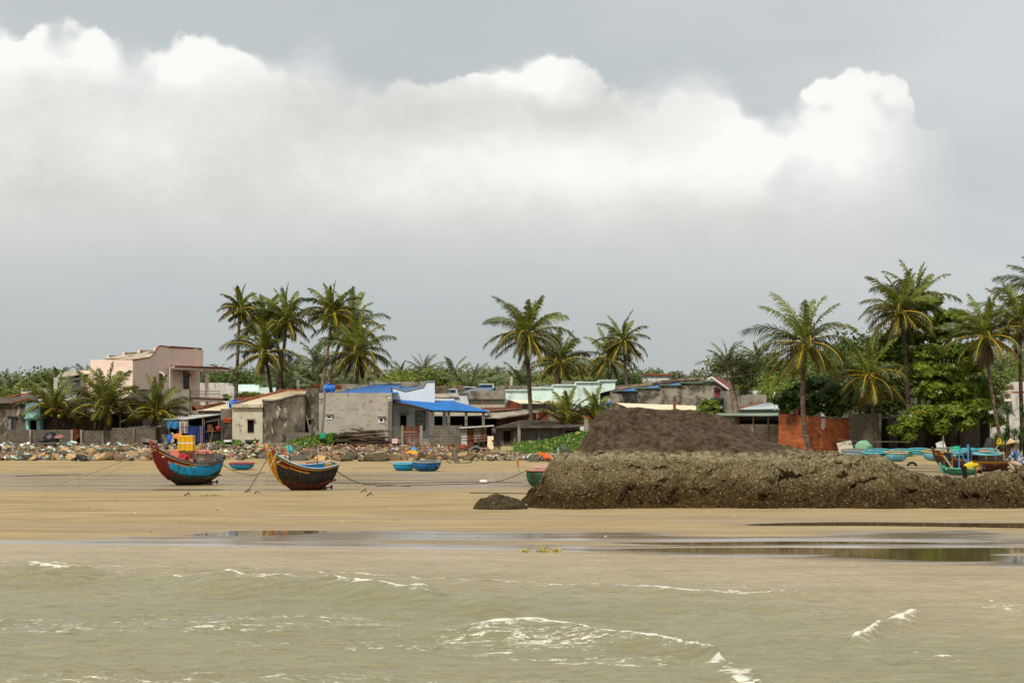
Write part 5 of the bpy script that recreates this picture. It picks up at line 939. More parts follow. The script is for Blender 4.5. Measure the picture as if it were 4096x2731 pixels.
# ================= boats, people, rubble, small things =================
def YG(px, py):
    """distance at which the ground is seen at this point of the photograph"""
    for Y in np.arange(60, 200, .25):
        if HOR + (H - gz(PX(px, Y), Y)) * F / Y <= py: return float(Y)
    return 174.
ROPE = mat('rope', '#8f8264', '#a39674', 4, .9); ROPED = mat('dark_rope', '#4a4336', '#5c5444', 4, .9); ROPEG = mat('green_rope', '#1f4a3c', '#2a5a49', 4, .8)
OUT = mat('weathered_board', '#4b4339', '#6a6053', 3, .9); BAMB = mat('bamboo', '#7a6a4c', '#958360', 3, .7)
def coracle(label, x0, x1, yr, ybase, Y, mo, mr, mi=None, tilt=4, yaw=0, grp=None, deep=1.0, stripes=None):
    c = P((x0 + x1) / 2, ybase, Y); rr = (x1 - x0) / 2 * Y / F; h = (ybase - yr) * Y / F
    t = thing('round_boat', label, 'basket boat', c, grp); rb = rr * .97
    n = 28; prof = [(.02, 0), (rb * .30, .01), (rb * .55, h * .07), (rb * .75, h * .2), (rb * .88, h * .42), (rb * .95, h * .7), (rb * .97, h)]; ins = [(rb * .94, h), (rb * .91, h * .7), (rb * .84, h * .44), (rb * .7, h * .24), (rb * .5, h * .13), (.02, h * .1)]
    b = MB(); b.lathe(prof, n, c); b.build('hull', mo, t, smooth=True)
    b = MB(); b.lathe(ins, n, c); b.build('inside', mi or mo, t, smooth=True)
    b = MB(); R_ = rb * .97; tr = .055
    pts = [c + Vector((R_ * math.cos(a), R_ * math.sin(a), h)) for a in np.linspace(0, 2 * math.pi, n + 1)]; b.tube(pts, tr, 6); b.build('rim', mr, t, smooth=True)
    b = MB(); b.box(c.x - rb * .9, c.x + rb * .9, c.y - .12 + rb * .25, c.y + .12 + rb * .25, c.z + h * .78, c.z + h * .84); b.build('thwart', OUT, t)
    if stripes: stripes(t, c, rb, h)
    t.rotation_euler = (R(tilt), 0, R(yaw)); return t
def hullpaint(name, a, b, st, th=.55): return mat(name, a, b, 1.2, .6, st=st, sts=2.0, th=th, streak=2.5, bump=.2, bs=12)
TEAL = hullpaint('teal_hull', '#3f8f96', '#55a3a8', '#3a6566', .6); SKY = hullpaint('sky_hull', '#5a9dbd', '#75b1ca', '#5f7f86', .6); PALET = hullpaint('pale_teal_hull', '#7fb3b3', '#97c5c2', '#6f8a80', .6); LBL = hullpaint('light_blue_hull', '#7fa9c4', '#94b9cf', '#74858c', .6)
GRN = hullpaint('green_hull', '#184f38', '#256248', '#2a2618', .46); BLU = hullpaint('blue_hull', '#12578f', '#1b69a6', '#23221c', .56); CYB = hullpaint('cyan_hull', '#1a83b8', '#2493c8', '#28383a', .62); GTE = hullpaint('green_teal_hull', '#3f937e', '#55a58f', '#3a5f52', .6)
RIMT = mat('teal_rim', '#4fa3b3', '#66b4c0', 2, .5); RIMB = mat('brown_rim', '#7a6248', '#91785a', 3, .7); RIMY = mat('yellow_rim', '#c2912a', '#cf9f36', 2, .6); RIMTAN = mat('tan_rim', '#b59560', '#c4a670', 3, .7); RIMP = mat('pink_rim', '#c48f8f', '#cf9f9d', 2, .6); RIMR = mat('red_rim', '#8d2a22', '#a0352a', 2, .6); RIMW = mat('grey_rim', '#75807f', '#8a9593', 2, .6); INS = mat('boat_inside', '#3d6a66', '#54807a', 2, .8)
GB_ = 'round basket boats drawn up under the trees'
coracle('pale blue round boat with a brown rim, leftmost under the trees on the right', 3363, 3460, 1801, 1830, 164, LBL, RIMB, tilt=6, grp=GB_); coracle('teal round boat with a teal rim, front row beside the green-striped boat', 3443, 3543, 1808, 1844, 159, TEAL, RIMT, tilt=6, grp=GB_)
def gst(t, c, rb, h):
    b = MB()
    for a in (-2.0, -1.78, -1.5, -1.3):
        q = [(rb * 1.0, h * .98), (rb * .975, h * .7), (rb * .905, h * .42), (rb * .78, h * .21)]; vs = []
        for r, z in q:
            for s in (-.035, .035): vs.append(c + Vector((r * math.cos(a + s), r * math.sin(a + s), z)))
        b.add(vs, [(2 * i, 2 * i + 1, 2 * i + 3, 2 * i + 2) for i in range(3)])
    b.build('drip_stripes', mat('green_drip', '#2f7d62', '#3b8d70'), t)
coracle('blue round boat with tan rope rim and green drips down its side', 3539, 3633, 1808, 1845, 158, SKY, RIMTAN, INS, tilt=6, grp=GB_, stripes=gst)
coracle('teal round boat in the back row behind the plain teal one', 3471, 3568, 1800, 1832, 167, TEAL, RIMT, INS, tilt=6, grp=GB_); coracle('greenish round boat in the back row behind the green-dripped boat', 3562, 3652, 1800, 1831, 166, GTE, RIMT, tilt=6, grp=GB_); coracle('deep teal round boat at the back, right of the greenish one', 3632, 3722, 1797, 1829, 168, TEAL, RIMT, tilt=6, grp=GB_)
coracle('blue round boat with a broad yellow rim at the bow of the brown boat', 3686, 3788, 1804, 1842, 159, SKY, RIMY, GTE, tilt=6, grp=GB_); coracle('pale teal round boat behind the brown boat, beside the seated man', 3772, 3868, 1806, 1836, 161, PALET, RIMT, mat('grey_inside', '#7c8a8a', '#93a09e'), tilt=6, grp=GB_)
coracle('pale teal round boat with heavy rim, nearest the pandanus scrub', 3888, 4006, 1813, 1846, 157, PALET, RIMT, tilt=6, grp=GB_); coracle('teal round boat holding an orange net, behind the heavy-rimmed boat', 3910, 3990, 1797, 1828, 167, PALET, RIMT, tilt=6, grp=GB_); coracle('sky blue round boat mostly hidden behind the seated man', 3840, 3912, 1796, 1826, 169, SKY, RIMT, tilt=6, grp=GB_)
coracle('flat grey-rimmed round boat behind the yellow-rimmed one', 3742, 3830, 1794, 1824, 170, PALET, RIMW, tilt=6, grp=GB_)
def gnet(label, x, y, Y, rx, rz, mt, cat='net', name='fishing_net', seed=1):
    c = P(x, y, Y); b = MB(); b.ball((0, 0, 0), 1, 22, 11); o = []
    for v in b.v:
        d = 1 + .35 * noise.noise(Vector(v) * 2.1 + Vector((seed * 3.1, 0, 0))) + .15 * noise.noise(Vector(v) * 6 + Vector((seed, 5, 0))); o.append((c.x + v[0] * rx * d, c.y + v[1] * rx * .8 * d, c.z + max(v[2], -.1) * rz * d))
    b.v = o; return tag(b.build(name, mt, None, smooth=True), label, cat)
gnet('heap of pale green fishing net behind the leftmost round boats', 3452, 1793, 169, .75, .62, mat('pale_green_net', '#6f9a7c', '#86ad8e', 5, .9, bump=.6), seed=1); gnet('orange net heaped in a round boat near the pandanus scrub', 3938, 1812, 164.5, .42, .3, mat('orange_net', '#b8481a', '#c9571f', 5, .8, bump=.5), seed=2); gnet('bright green net bundle lying between the blue poles and the yellow rim', 3824, 1800, 166, .4, .32, mat('bright_green_net', '#1d8f62', '#26a06f', 5, .8, bump=.5), seed=3)
gnet('dark grey net heap under the yellow tarp beside the pandanus', 3968, 1793, 168.5, .75, .85, mat('charcoal_net', '#2b2d2e', '#3a3c3c', 5, .9, bump=.6), seed=4); gnet('yellow plastic tarp bundle on top of the dark net heap', 3998, 1776, 168.0, .34, .5, mat('yellow_plastic', '#c9a800', '#d8b80c', 3, .5), 'tarp', 'tarp_bundle', 5)
# --- left beach coracles
coracle('small blue round boat with a dark red rim strip between the two fishing boats', 914, 1021, 1852, 1876, 152, CYB, RIMR, tilt=2); coracle('red-rimmed green round boat behind the stern of the black fishing boat', 1222, 1342, 1852, 1884, 149, hullpaint('mint_red_hull', '#3f9a82', '#55a892', '#8b2b22', .52), RIMR, tilt=3)
coracle('bright light blue round boat just left of the darker blue one', 1569, 1664, 1853, 1883, 151, CYB, RIMT, tilt=3); t = coracle('deep blue round boat with a stained belly in the middle of the beach', 1645, 1768, 1846, 1885, 149, BLU, RIMW, tilt=3)
coracle('green and brown stained round boat with pinkish rim beside the huge rock', 2100, 2240, 1880, 1952, 104, GRN, mat('dull_pink_rim', '#9c6f66', '#ad8076', 3, .7), INS, tilt=1); coracle('pink-rimmed round boat half hidden by the huge rock', 2139, 2230, 1867, 1893, 128, hullpaint('pink_hull', '#b58484', '#c29392', '#7d5c58', .6), RIMP, tilt=4)
# ---- wooden fishing boats ----
def fishing_boat(name, label, loc, yaw, L, B, zs, rise, paint, inner, mats_, heel=0, rake=1.1, aft=.18, stern=.62):
    t = thing(name, label, 'fishing boat', (0, 0, 0)); nt, nv = 90, 26; b = MB(); b.c = []
    def sheer(s): return zs + rise * max(0, (s - .32) / .68) ** 2.1 + aft * max(0, (.3 - s) / .3) ** 1.6
    def half(s): return B * (stern + (1 - stern) * math.sin(min(s / .42, 1) * math.pi / 2)) * (1 if s < .42 else max(0.0, 1 - ((s - .42) / .58) ** 2.3) ** .75)
    def pt(s, v, sd, k=1.):
        z0 = sheer(s); z = z0 * v ** 1.0; full = (1 - (1 - v) ** 2.6) ** .62; vee = v ** .85; w_ = max(0, (s - .5) / .5) ** .8; y = half(s) * (full * (1 - w_) + vee * w_) * sd * k
        z += .42 * max(0, (.30 - s) / .30) ** 1.6 * (1 - v) + .10 * max(0, (s - .55) / .45) ** 2 * (1 - v); x = L * (s - .5) - rake * (max(0, s - .40) / .60) ** 1.7 * (.32 * (1 - v) + .68 * (1 - v) ** 3.6) + .25 * (v - .5) * (1 - s) ** 3 * -1
        return Vector((x, y, z))
    for sd in (1, -1):
        o = len(b.v)
        for i in range(nt + 1):
            for j in range(nv + 1): p = pt(i / nt, j / nv, sd); b.v.append(tuple(p)); b.c.append(paint(i / nt, j / nv, p))
        for i in range(nt):
            for j in range(nv): a = o + i * (nv + 1) + j; b.f.append((a, a + 1, a + nv + 2, a + nv + 1)); b.m.append(0)
    o = len(b.v)                                                       # transom
    for j in range(nv + 1):
        for sd in (1, -1): p = pt(0, j / nv, sd); b.v.append(tuple(p)); b.c.append(paint(0, j / nv, p))
    for j in range(nv): a = o + 2 * j; b.f.append((a, a + 1, a + 3, a + 2)); b.m.append(0)
    b.build('hull', mat('hull_paint', '#ffffff', '#8d8478', 5, .65, vcol=True, bump=.25, bs=9), t, smooth=True)
    b = MB(); vs = []; fs = []; n2 = 40                                  # inner skin and deck
    for i in range(n2 + 1):
        s = .015 + .97 * i / n2; fl = .55 if s < .75 else .7
        for v, sd in ((1, 1), (.8, 1), (fl, 1), (fl, -1), (.8, -1), (1, -1)):
            vs.append(pt(s, v, sd, .955))
    for i in range(n2):
        for j in range(5): a = i * 6 + j; fs.append((a, a + 1, a + 7, a + 6))
    fs.append((0, 1, 2, 3, 4, 5)); b.add(vs, fs); b.build('deck', inner, t, recalc=False)
    for sd in (1, -1):
        b = MB(); b.tube([pt(i / 40, 1, sd) + Vector((0, sd * .02, .015)) for i in range(41)], .036, 6); b.build('gunwale', mats_[0], t, smooth=True)
        b = MB(); b.tube([pt(i / 40, .93, sd) + Vector((0, sd * .012, 0)) for i in range(41)], .021, 5); b.build('rubbing_strake', mats_[1], t, smooth=True)
    b = MB(); b.tube([pt(1, v, 1) + Vector((.03, 0, 0)) for v in np.linspace(.12, 1, 12)] + [pt(1, 1, 1) + Vector((.10, 0, .28))], [.05] * 6 + [.075] * 7, 6); b.build('stem_post', mats_[2], t, smooth=True)
    c = pt(.955, 1, 1); b = MB(); b.box(c.x - .06, c.x + .06, -.38, .38, c.z - .02, c.z + .14); b.build('bow_crosspiece', mats_[3], t)
    b = MB(); b.tube([(-L * .5 + .5, 0, .16), (-L * .5 + .02, 0, .2)], .035, 6); b.ball((-L * .5 + .02, 0, .2), (.05, .05, .13), 8, 6); b.ball((-L * .5 + .02, 0, .2), (.05, .13, .05), 8, 6); b.build('propeller', mat('bronze_dark', '#2b2521', '#3c342d', 3, .6), t)
    b = MB(); b.prism([(-L * .5 + .25, -.03, .03), (-L * .5 + .75, -.03, .05), (-L * .5 + .7, -.03, .32), (-L * .5 + .35, -.03, .34)], (0, .06, 0)); b.build('skeg', OUT, t)
    b = MB(); b.prism([(-L * .22 - .1, B * .80, .50), (-L * .5 + .02, B * .56, .66), (-L * .5 + .02, B * .52, .58), (-L * .22, B * .80, .44)], (0, .07, 0)); b.build('bilge_keel', mats_[4], t)
    for sd in (1, -1):                                                   # painted eye
        e = pt(.875, .86, sd) + Vector((0, sd * .02, 0)); b = MB(); b.ball(e, (.13, .025, .045), 12, 6); eye = b.build('eye', WHITE, t); b = MB(); b.ball(e + Vector((0, sd * .02, 0)), (.05, .02, .03), 8, 5); b.build('pupil', DARK, eye)
    t.location = loc; t.rotation_euler = (R(heel), 0, R(yaw)); return t, pt
LN = lambda h: lin(h)
def blue_paint(s, v, p):
    n = noise.noise(Vector((p.x * 2.1, p.y * 2, p.z * 3))) ; n2 = noise.noise(Vector((p.x * 7, p.y * 7, p.z * 2.2)))
    lo = .40 + .05 * n - .04 * math.sin(s * 5)
    if s > .80 + .22 * (1 - v) * -.2 + (.09 * (v - .3)): c = LN('#6a1d10') if v > .30 else LN('#33281e')
    elif v > lo:
        c = LN('#1a93c6') if v > .52 + .05 * n else LN('#2183aa')
        if n2 > .45: c = LN('#2f5a62')
        if v < lo + .09: c = LN('#20493f')
        if s > .42 + (.0) and .86 - (s - .42) * .18 < v < .955 and s > .47: c = LN('#6a1d10')
        if s > .45 and abs(v - (.85 - (s - .42) * .18)) < .016: c = LN('#c48a1a')
    else:
        c = LN('#3f2f22') if n2 > -.1 else LN('#33301f')
        if abs(v - lo + .02) < .03 and n > -.2: c = LN('#5a2a1c')
        if v < .2: c = LN('#241f17')
    return c
def black_paint(s, v, p):
    n = noise.noise(Vector((p.x * 2.1, p.y * 2, p.z * 3))); n2 = noise.noise(Vector((p.x * 8, p.y * 8, p.z * 5)))
    lo = .36 + .03 * n
    if s > .48 and .83 - (s - .45) * .10 < v < .95: c = LN('#5b1a10')
    elif v > lo: c = LN('#23211f') if n2 < .25 else LN('#3a3733')
    else: c = LN('#4a1e1a') if n2 < .2 else LN('#5f332b')
    if s > .46 and abs(v - (.82 - (s - .45) * .10)) < .018: c = LN('#c48a1a')
    if s > .86 and s + .0 > .915 + .05 * (1 - v) and v > .2: c = LN('#b9801a')
    if v < .1: c = LN('#2a1512')
    return c
YEL = mat('ochre_paint', '#b5801c', '#c48f26', 3, .6, st='#5f4a26', sts=3, th=.6); REDP = mat('oxide_red_paint', '#7a1f14', '#8b291b', 3, .6); WBL = mat('pale_blue_paint', '#8aa4b8', '#9db4c4', 3, .6)
def deckat(Y, px, base): return P(px, base, Y)
bl, bpt = fishing_boat('fishing_boat', 'blue and red wooden fishing boat with a yellow crate, aground on the left', P(738, 1943, 109), 211, 3.75, .92, 1.28, .86, blue_paint, mat('dark_deck', '#2a2622', '#3d3831', 3, .9), (OUT, YEL, REDP, REDP, OUT), heel=-4, rake=1.45)
kb, kpt = fishing_boat('fishing_boat', 'black wooden fishing boat with yellow stem and red bottom, aground beside the ropes', P(1197, 1966, 98.5), 209, 3.4, .8, 1.2, .84, black_paint, mat('blue_deck', '#14608c', '#1d70a0', 3, .7, st='#2b2f30', sts=2, th=.58), (WBL, YEL, YEL, REDP, mat('red_bottom', '#552420', '#67302a')), heel=-6, rake=1.35)
def L2W(o, p): return Matrix.Translation(o.location) @ o.rotation_euler.to_matrix().to_4x4() @ Vector(p)
# blue boat: cabin frame with salmon and grey tarps (children, they sail with her)
M_ = ORG[bl.name]; SAL = mat('salmon_tarp', '#d97f62', '#e39274', 2, .75); GRT = mat('grey_tarp', '#8a7d74', '#9d9086', 2, .8)
def bpart(name, mt, par, f, smooth=False): b = MB(); f(b); return b.build(name, mt, par, smooth=smooth)
def cabin(b):
    for x, y in ((-1.75, .5), (-1.75, -.5), (-.6, .55), (-.6, -.55), (.45, .5), (.45, -.5)): b.tube([(x, y, .7), (x, y, 1.86)], .028, 5)
    for y in (.5, -.5): b.tube([(-1.8, y, 1.84), (.45, y, 1.84)], .028, 5)
cf = bpart('cabin_frame', WOODG, bl, cabin)
def sheet(x0, x1, y0, y1, z0, z1, ph=0):
    def f(b):
        n = 16; vs = []; fs = []
        for i in range(n + 1):
            for j in range(7): a = i / n; c = j / 6; q = .04 * math.sin(a * 7 + c * 3 + ph) * c; d = Vector((x1 - x0, y1 - y0, 0)); nr = Vector((-d.y, d.x, 0)).normalized(); vs.append(Vector((x0, y0, z1 + (z0 - z1) * c)) + d * a + nr * q)
        for i in range(n):
            for j in range(6): k = i * 7 + j; fs.append((k, k + 1, k + 8, k + 7))
        b.add(vs, fs); nr = nr * .012; b.add([v - nr for v in vs], [q[::-1] for q in fs])
    return f
bpart('salmon_tarp', SAL, bl, sheet(.9, -.45, -.30, .2, .98, 1.88), True); bpart('salmon_awning', SAL, bl, lambda b: b.add([(.87, -.55, 1.86), (-.45, .1, 1.85), (-1.6, .62, 1.85), (-1.6, -.55, 1.86), (.87, -.55, 1.90), (-.45, .1, 1.89), (-1.6, .62, 1.89), (-1.6, -.55, 1.90), (-.4, .64, 1.76), (-1.5, .64, 1.74)], [(0, 1, 2, 3), (4, 5, 6, 7), (0, 1, 5, 4), (1, 2, 6, 5), (2, 3, 7, 6), (3, 0, 4, 7), (1, 2, 9, 8)])); bpart('grey_tarp', GRT, bl, sheet(-.45, -1.85, .60, .52, 1.0, 1.78, 2), True)
bpart('lattice', WOODG, bl, lambda b: [b.tube([(x, .66, .95), (x, .63, z)], .022, 4) for x, z in ((-.48, 1.85), (-1.1, 2.5), (-1.45, 2.2), (-1.78, 2.1))] + [b.tube([(-.45, .67, z), (-1.85, .62, z)], .022, 4) for z in (1.38, 1.76, 1.0)] + [b.tube([(-.4, .5, 2.2), (-1.9, .5, 2.26)], .022, 4)])
bpart('stern_board', OUT, bl, lambda b: b.prism([(-1.25, .88, 1.12), (-2.2, .62, 1.28), (-2.2, .64, 1.42), (-1.25, .9, 1.27)], (0, .06, 0)))
ct = thing('crate', 'tall yellow foam crate with a white band standing on the blue boat', 'crate', L2W(bl, (-.05, .05, 1.89))); c = ORG[ct.name]
ct_x0, ct_x1 = c.x - .40, c.x + .40
bpart('box', mat('yellow_foam', '#d19a0c', '#dba818', 2, .6), ct, lambda b: (b.box(ct_x0, ct_x1, c.y - .25, c.y + .25, c.z, c.z + .38), b.box(ct_x0, ct_x1, c.y - .25, c.y + .25, c.z + .44, c.z + .76))); bpart('band', WHITE, ct, lambda b: b.box(ct_x0 - .004, ct_x1 + .004, c.y - .254, c.y + .254, c.z + .38, c.z + .44)); bpart('lid', mat('yellow_foam_lid', '#d8b04a', '#e0bb5a', 2, .7), ct, lambda b: b.box(ct_x0 - .01, ct_x1 + .01, c.y - .26, c.y + .26, c.z + .76, c.z + .80)); bpart('strap', WOODD, ct, lambda b: [b.box(c.x + x - .005, c.x + x + .005, c.y - .262, c.y + .262, c.z, c.z + .765) for x in (-.26, 0, .24)])
ct.rotation_euler = (R(2), 0, R(-8))
for i, (x, dx, h, lb) in enumerate(((-1.0, .06, 3.3, 'tallest thin bamboo pole rising from the blue boat, bending right'), (-.95, .0, 2.6, 'straight pole with a white tip rising from the blue boat'), (-1.15, .5, 2.5, 'pale bamboo pole slanting right above the blue boat'))):
    a = L2W(bl, (x, -.1, .6)); b = MB(); b.tube([a, a + Vector((dx * .4, 0, h * .5)), a + Vector((dx, 0, h))], [.035, .028, .014], 6); o = tag(b.build('pole', BAMB), lb, 'pole', 'poles standing in the blue boat')
for i, (s, h, dx, lb) in enumerate(((.66, 1.9, -.22, 'dark thin pole near the bow of the black boat'), (.25, 1.8, -.15, 'thin pole standing in the stern of the black boat'), (.80, 1.1, -.1, 'short pole with an orange rag on the bow of the black boat'))):
    a = L2W(kb, kpt(s, .7, .3)); b = MB(); b.tube([a, a + Vector((dx, 0, h))], [.03, .015], 5); tag(b.build('pole', OUT), lb, 'pole', 'poles standing in the black boat')
    if i == 2: b = MB(); q = a + Vector((.12, -.02, h * .85)); b.add([q, q + Vector((.12, 0, .02)), q + Vector((-.25, .05, -.5)), q + Vector((-.36, .05, -.52)), q + Vector((.06, .06, .04)), q + Vector((-.3, .1, -.5))], [(0, 1, 2, 3), (0, 4, 5, 3), (1, 4, 5, 2)]); tag(b.build('rag', mat('orange_cloth', '#c9431f', '#d65430')), 'orange rag tied to a short pole on the black boat', 'rag')
b = MB(); a = L2W(kb, kpt(1, 1, 1)); b.tube([a + Vector((.1, 0, -.2)), a + Vector((-.62, -.1, .35))], .02, 5); o = b.build('bow_stick', BAMB, None); tag(o, 'stick with pink and green tassels poking out from the bow of the black boat', 'stick')
b = MB(); [b.ball(a + Vector((-.62 + .12 * i, -.1, .36 - .10 * i)), (.07, .05, .05), 7, 5, i % 2) for i in range(4)]; b.build('tassel', [mat('lime_float', '#9fb53a', '#b5c850'), mat('pink_float', '#c9564a', '#d66a5c')], o)
bpart('thwart', OUT, kb, lambda b: b.box(-1.25, -1.1, -.6, .6, 1.05, 1.11)); bpart('engine_box', YEL, kb, lambda b: b.box(-1.95, -1.7, -.35, .1, .95, 1.36)); bpart('white_box', WHITE, kb, lambda b: b.box(.9, 1.25, -.1, .3, 1.5, 1.78)); bpart('bow_post', YEL, kb, lambda b: b.tube([(1.15, .38, 1.45), (1.15, .38, 1.86)], .06, 6))
for o_ in list(bl.children) + list(kb.children):
    if o_.name.split('.')[0] in ('cabin_frame', 'salmon_tarp', 'salmon_awning', 'grey_tarp', 'lattice', 'stern_board', 'thwart', 'engine_box', 'white_box', 'bow_post'):
        for v_ in o_.data.vertices: v_.co.x *= .84
# ---- mooring ropes and anchors ----
def rope(label, pts, r=.022, mt=ROPE, sag=.25, name='rope'):
    b = MB(); out = []
    for i in range(len(pts) - 1):
        A, B_ = Vector(pts[i]), Vector(pts[i + 1])
        for k in range(9): s = k / 8; q = A.lerp(B_, s); q.z -= sag * 4 * s * (1 - s) * (A - B_).length * .08; q.z = max(q.z, gz(q.x, q.y) + .015); out.append(q)
    b.tube(out, r, 5); return tag(b.build(name, mt), label, 'rope')
bow = L2W(bl, bpt(.99, .97, 1)); kbow = L2W(kb, kpt(.99, .9, 1))
def G(px, py): Y = YG(px, py); X = PX(px, Y); return (X, Y, gz(X, Y) + .02)
rope('upper pale rope running from the blue bow down to the sand at the left', [bow, G(190, 1948)], .025); rope('lower pale rope running from the blue bow down to the sand at the left', [bow + Vector((.05, 0, -.12)), G(290, 1950)], .022)
rope('dark taut rope from the black bow down to the left anchor', [kbow, G(990, 1968)], .022, ROPED, .05); rope('pale knotted rope hanging from the black bow to the green knot', [kbow + Vector((.35, -.2, .1)), G(1030, 1976)], .028, ROPE, .12)
rope('green rope trailing right from the stern of the black boat', [L2W(kb, (-1.7, 0, 1.15)), G(1500, 1938), G(1640, 1946)], .025, ROPEG, .3); rope('thin rope from the green round boat past a white float', [P(2098, 1885, 104), G(1930, 1934), G(1500, 1945)], .02, ROPED, .2); rope('rope on the blue stern running right to the small blue boat', [L2W(bl, (-1.85, 0, 1.3)), G(1060, 1888)], .018, ROPED, .15)
rope('long dark rope lying across the wet sand left of the green boat', [G(1560, 1935), G(1850, 1928), G(2090, 1931)], .025, ROPED, 0); rope('long rope lying across the wet sand behind the small weedy rock', [G(1880, 1972), G(2000, 1974), G(2170, 1976)], .025, ROPED, 0); rope('rope lying on the wet sand behind the black boat', [G(1310, 1930), G(1400, 1934), G(1560, 1934)], .025, ROPED, 0)
rope('mooring rope slanting from the deep blue round boat to the sand', [P(1730, 1855, 148.6), G(1815, 1886)], .02, ROPE, .1); rope('thin line along the sand at the far left of the beach', [G(60, 1905), G(200, 1900), G(330, 1898)], .02, ROPED, 0)
for x, y, lb in ((990, 1970, 'small dark anchor at the end of the taut rope'), (1028, 1975, 'green knotted anchor bundle on the sand left of the black boat'), (748, 1985, 'rusty anchor fluke sticking out of the sand below the blue boat'), (1455, 1970, 'nearer dark anchor fluke in the sand right of the black boat'), (1478, 1985, 'second anchor fluke lowest in the sand right of the black boat'), (1335, 1928, 'small anchor fluke beside the stern of the black boat')):
    c = Vector(G(x, y)); b = MB(); b.tube([c + Vector((-.14, 0, -.02)), c + Vector((-.06, 0, .05)), c + Vector((.03, 0, .10)), c + Vector((.10, .02, .20))], [.02, .03, .022, .016], 5); b.tube([c + Vector((.03, 0, .1)), c + Vector((.1, .02, .07)), c + Vector((.14, .03, .01))], .016, 5); tag(b.build('anchor', mat('rust_iron', '#33241a', '#4a3323', 4, .9)), lb, 'anchor')
c = Vector(G(1935, 1936)); b = MB(); b.lathe([(.02, -.22), (.09, -.2), (.1, .1), (.05, .2), (.02, .24)], 10, c + Vector((0, 0, .13)), 0, 'x'); tag(b.build('float', WHITE, smooth=True), 'white bottle float on the rope left of the green round boat', 'float')
rng = random.Random(91)
def boxrock(mb, c, r, rng, mi=0, n=12, flat=.75):
    bm = bmesh.new()
    for i in range(n):
        d = Vector((rng.gauss(0, 1), rng.gauss(0, 1), rng.gauss(0, 1))).normalized(); bm.verts.new(Vector((d.x * r, d.y * r * .8, d.z * r * flat)) * rng.uniform(.8, 1.15))
    bmesh.ops.convex_hull(bm, input=bm.verts); loose = [v for v in bm.verts if not v.link_faces]; bmesh.ops.delete(bm, geom=loose, context='VERTS'); bm.verts.index_update()
    mb.add([Vector(c) + v.co for v in bm.verts], [[v.index for v in f.verts] for f in bm.faces], mi); bm.free()
# seaweed clumps on the sand
for x, y, w_, lb in ((840, 1983, .5, 'clump of dry weed and rope on the sand right of the rusty anchor'), (2160, 2212, .42, 'yellow-green weed clump lying in the wash below the small rock')):
    Y = YG(x, y) if y < 2100 else 47.5; c = Vector((PX(x, Y), Y, max(gz(PX(x, Y), Y), 0))); b = MB()
    for i in range(10): boxrock(b, c + Vector((rng.uniform(-w_, w_), rng.uniform(-.1, .1), rng.uniform(.0, .06))), rng.uniform(.05, .12), rng)
    tag(b.build('seaweed_clump', mat('yellow_weed', '#8a8040', '#a89c60', 8, .8)), lb, 'seaweed')
# ---- rubble bank ----
RC = {'tan': mat('tan_rock', '#94754f', '#c0a077', 3, .95, st='#7a6248', sts=3, th=.6, bump=.5, rnd=.18), 'grey': mat('grey_rock', '#46443d', '#5f5c52', 3, .95, st='#33312b', sts=3, th=.55, bump=.5, rnd=.2), 'brown': mat('brown_rock', '#6d5a42', '#8f7a5e', 3, .95, st='#52432f', sts=3, th=.55, bump=.5, rnd=.2), 'olive': mat('olive_rock', '#544b38', '#6e6347', 3, .95, st='#3d3628', sts=3, th=.55, bump=.5, rnd=.2)}
rng = random.Random(92); shp = []
for i in range(9):
    b = MB(); boxrock(b, (0, 0, 0), 1, rng, n=15, flat=.72); shp.append(b)
RM = {}
for k, m_ in RC.items():
    for i, b in enumerate(shp):
        me = bpy.data.meshes.new('boulder'); me.from_pydata(b.v, [], b.f); me.materials.append(m_); RM[k, i] = me
def boulder(k, loc, r, label, group):
    o = bpy.data.objects.new('boulder', RM[k, rng.randrange(9)]); COL.objects.link(o); o.location = loc; o.scale = (r * rng.uniform(.9, 1.3), r * rng.uniform(.8, 1.1), r * rng.uniform(.75, 1.1)); o.rotation_euler = (rng.uniform(-.5, .5), rng.uniform(-.5, .5), rng.uniform(0, 6.28)); return tag(o, label, 'boulder', group)
SEG = {0: ('below the dark block wall on the left', 'left'), 1: ('between the blue boat and the black boat', 'middle'), 2: ('below the blue porch house', 'centre'), 3: ('below the green vines near the huge rock', 'right')}
CN = {'tan': 'tan angular boulder in the rubble ', 'grey': 'dark grey boulder in the rubble ', 'brown': 'brown boulder in the rubble ', 'olive': 'olive-brown boulder in the rubble '}
n = 0
for i in range(285):
    if i < 130: x = rng.uniform(-60, 640)
    elif i < 190: x = rng.uniform(640, 1230)
    else: x = rng.uniform(1230, 2290)
    seg = 0 if x < 640 else 1 if x < 1230 else 2 if x < 1900 else 3
    s_ = rng.random(); Y = 163.8 + (8.2 * s_ if seg < 2 else 5.4 * s_); r = rng.uniform(.32, .72) * (1.1 - .35 * s_) * (1 if seg != 3 else .62)
    k = rng.choice(('tan', 'tan', 'grey', 'grey', 'brown', 'olive')) if seg == 0 else rng.choice(('grey', 'grey', 'olive', 'brown')) if seg == 1 else rng.choice(('olive', 'olive', 'brown', 'grey', 'tan')) if seg == 2 else rng.choice(('grey', 'brown', 'tan', 'olive'))
    X = PX(x, Y); boulder(k, (X, Y, gz(X, Y) + r * .22), r, CN[k] + SEG[seg][0], '%s boulders %s' % (k, SEG[seg][0]))
for x, y, Y, r, k, lb in ((1730, 1818, 166, .62, 'tan', 'largest pale tan boulder standing up below the blue porch house'), (2205, 1838, 163.5, .65, 'grey', 'flat dark grey slab lying left of the huge rock'), (2130, 1838, 163, .5, 'grey', 'dark flat stone left of the flat grey slab'), (2260, 1815, 165, .85, 'grey', 'large smooth grey boulder touching the huge rock')): boulder(k, P(x, y, Y), r, lb, None)
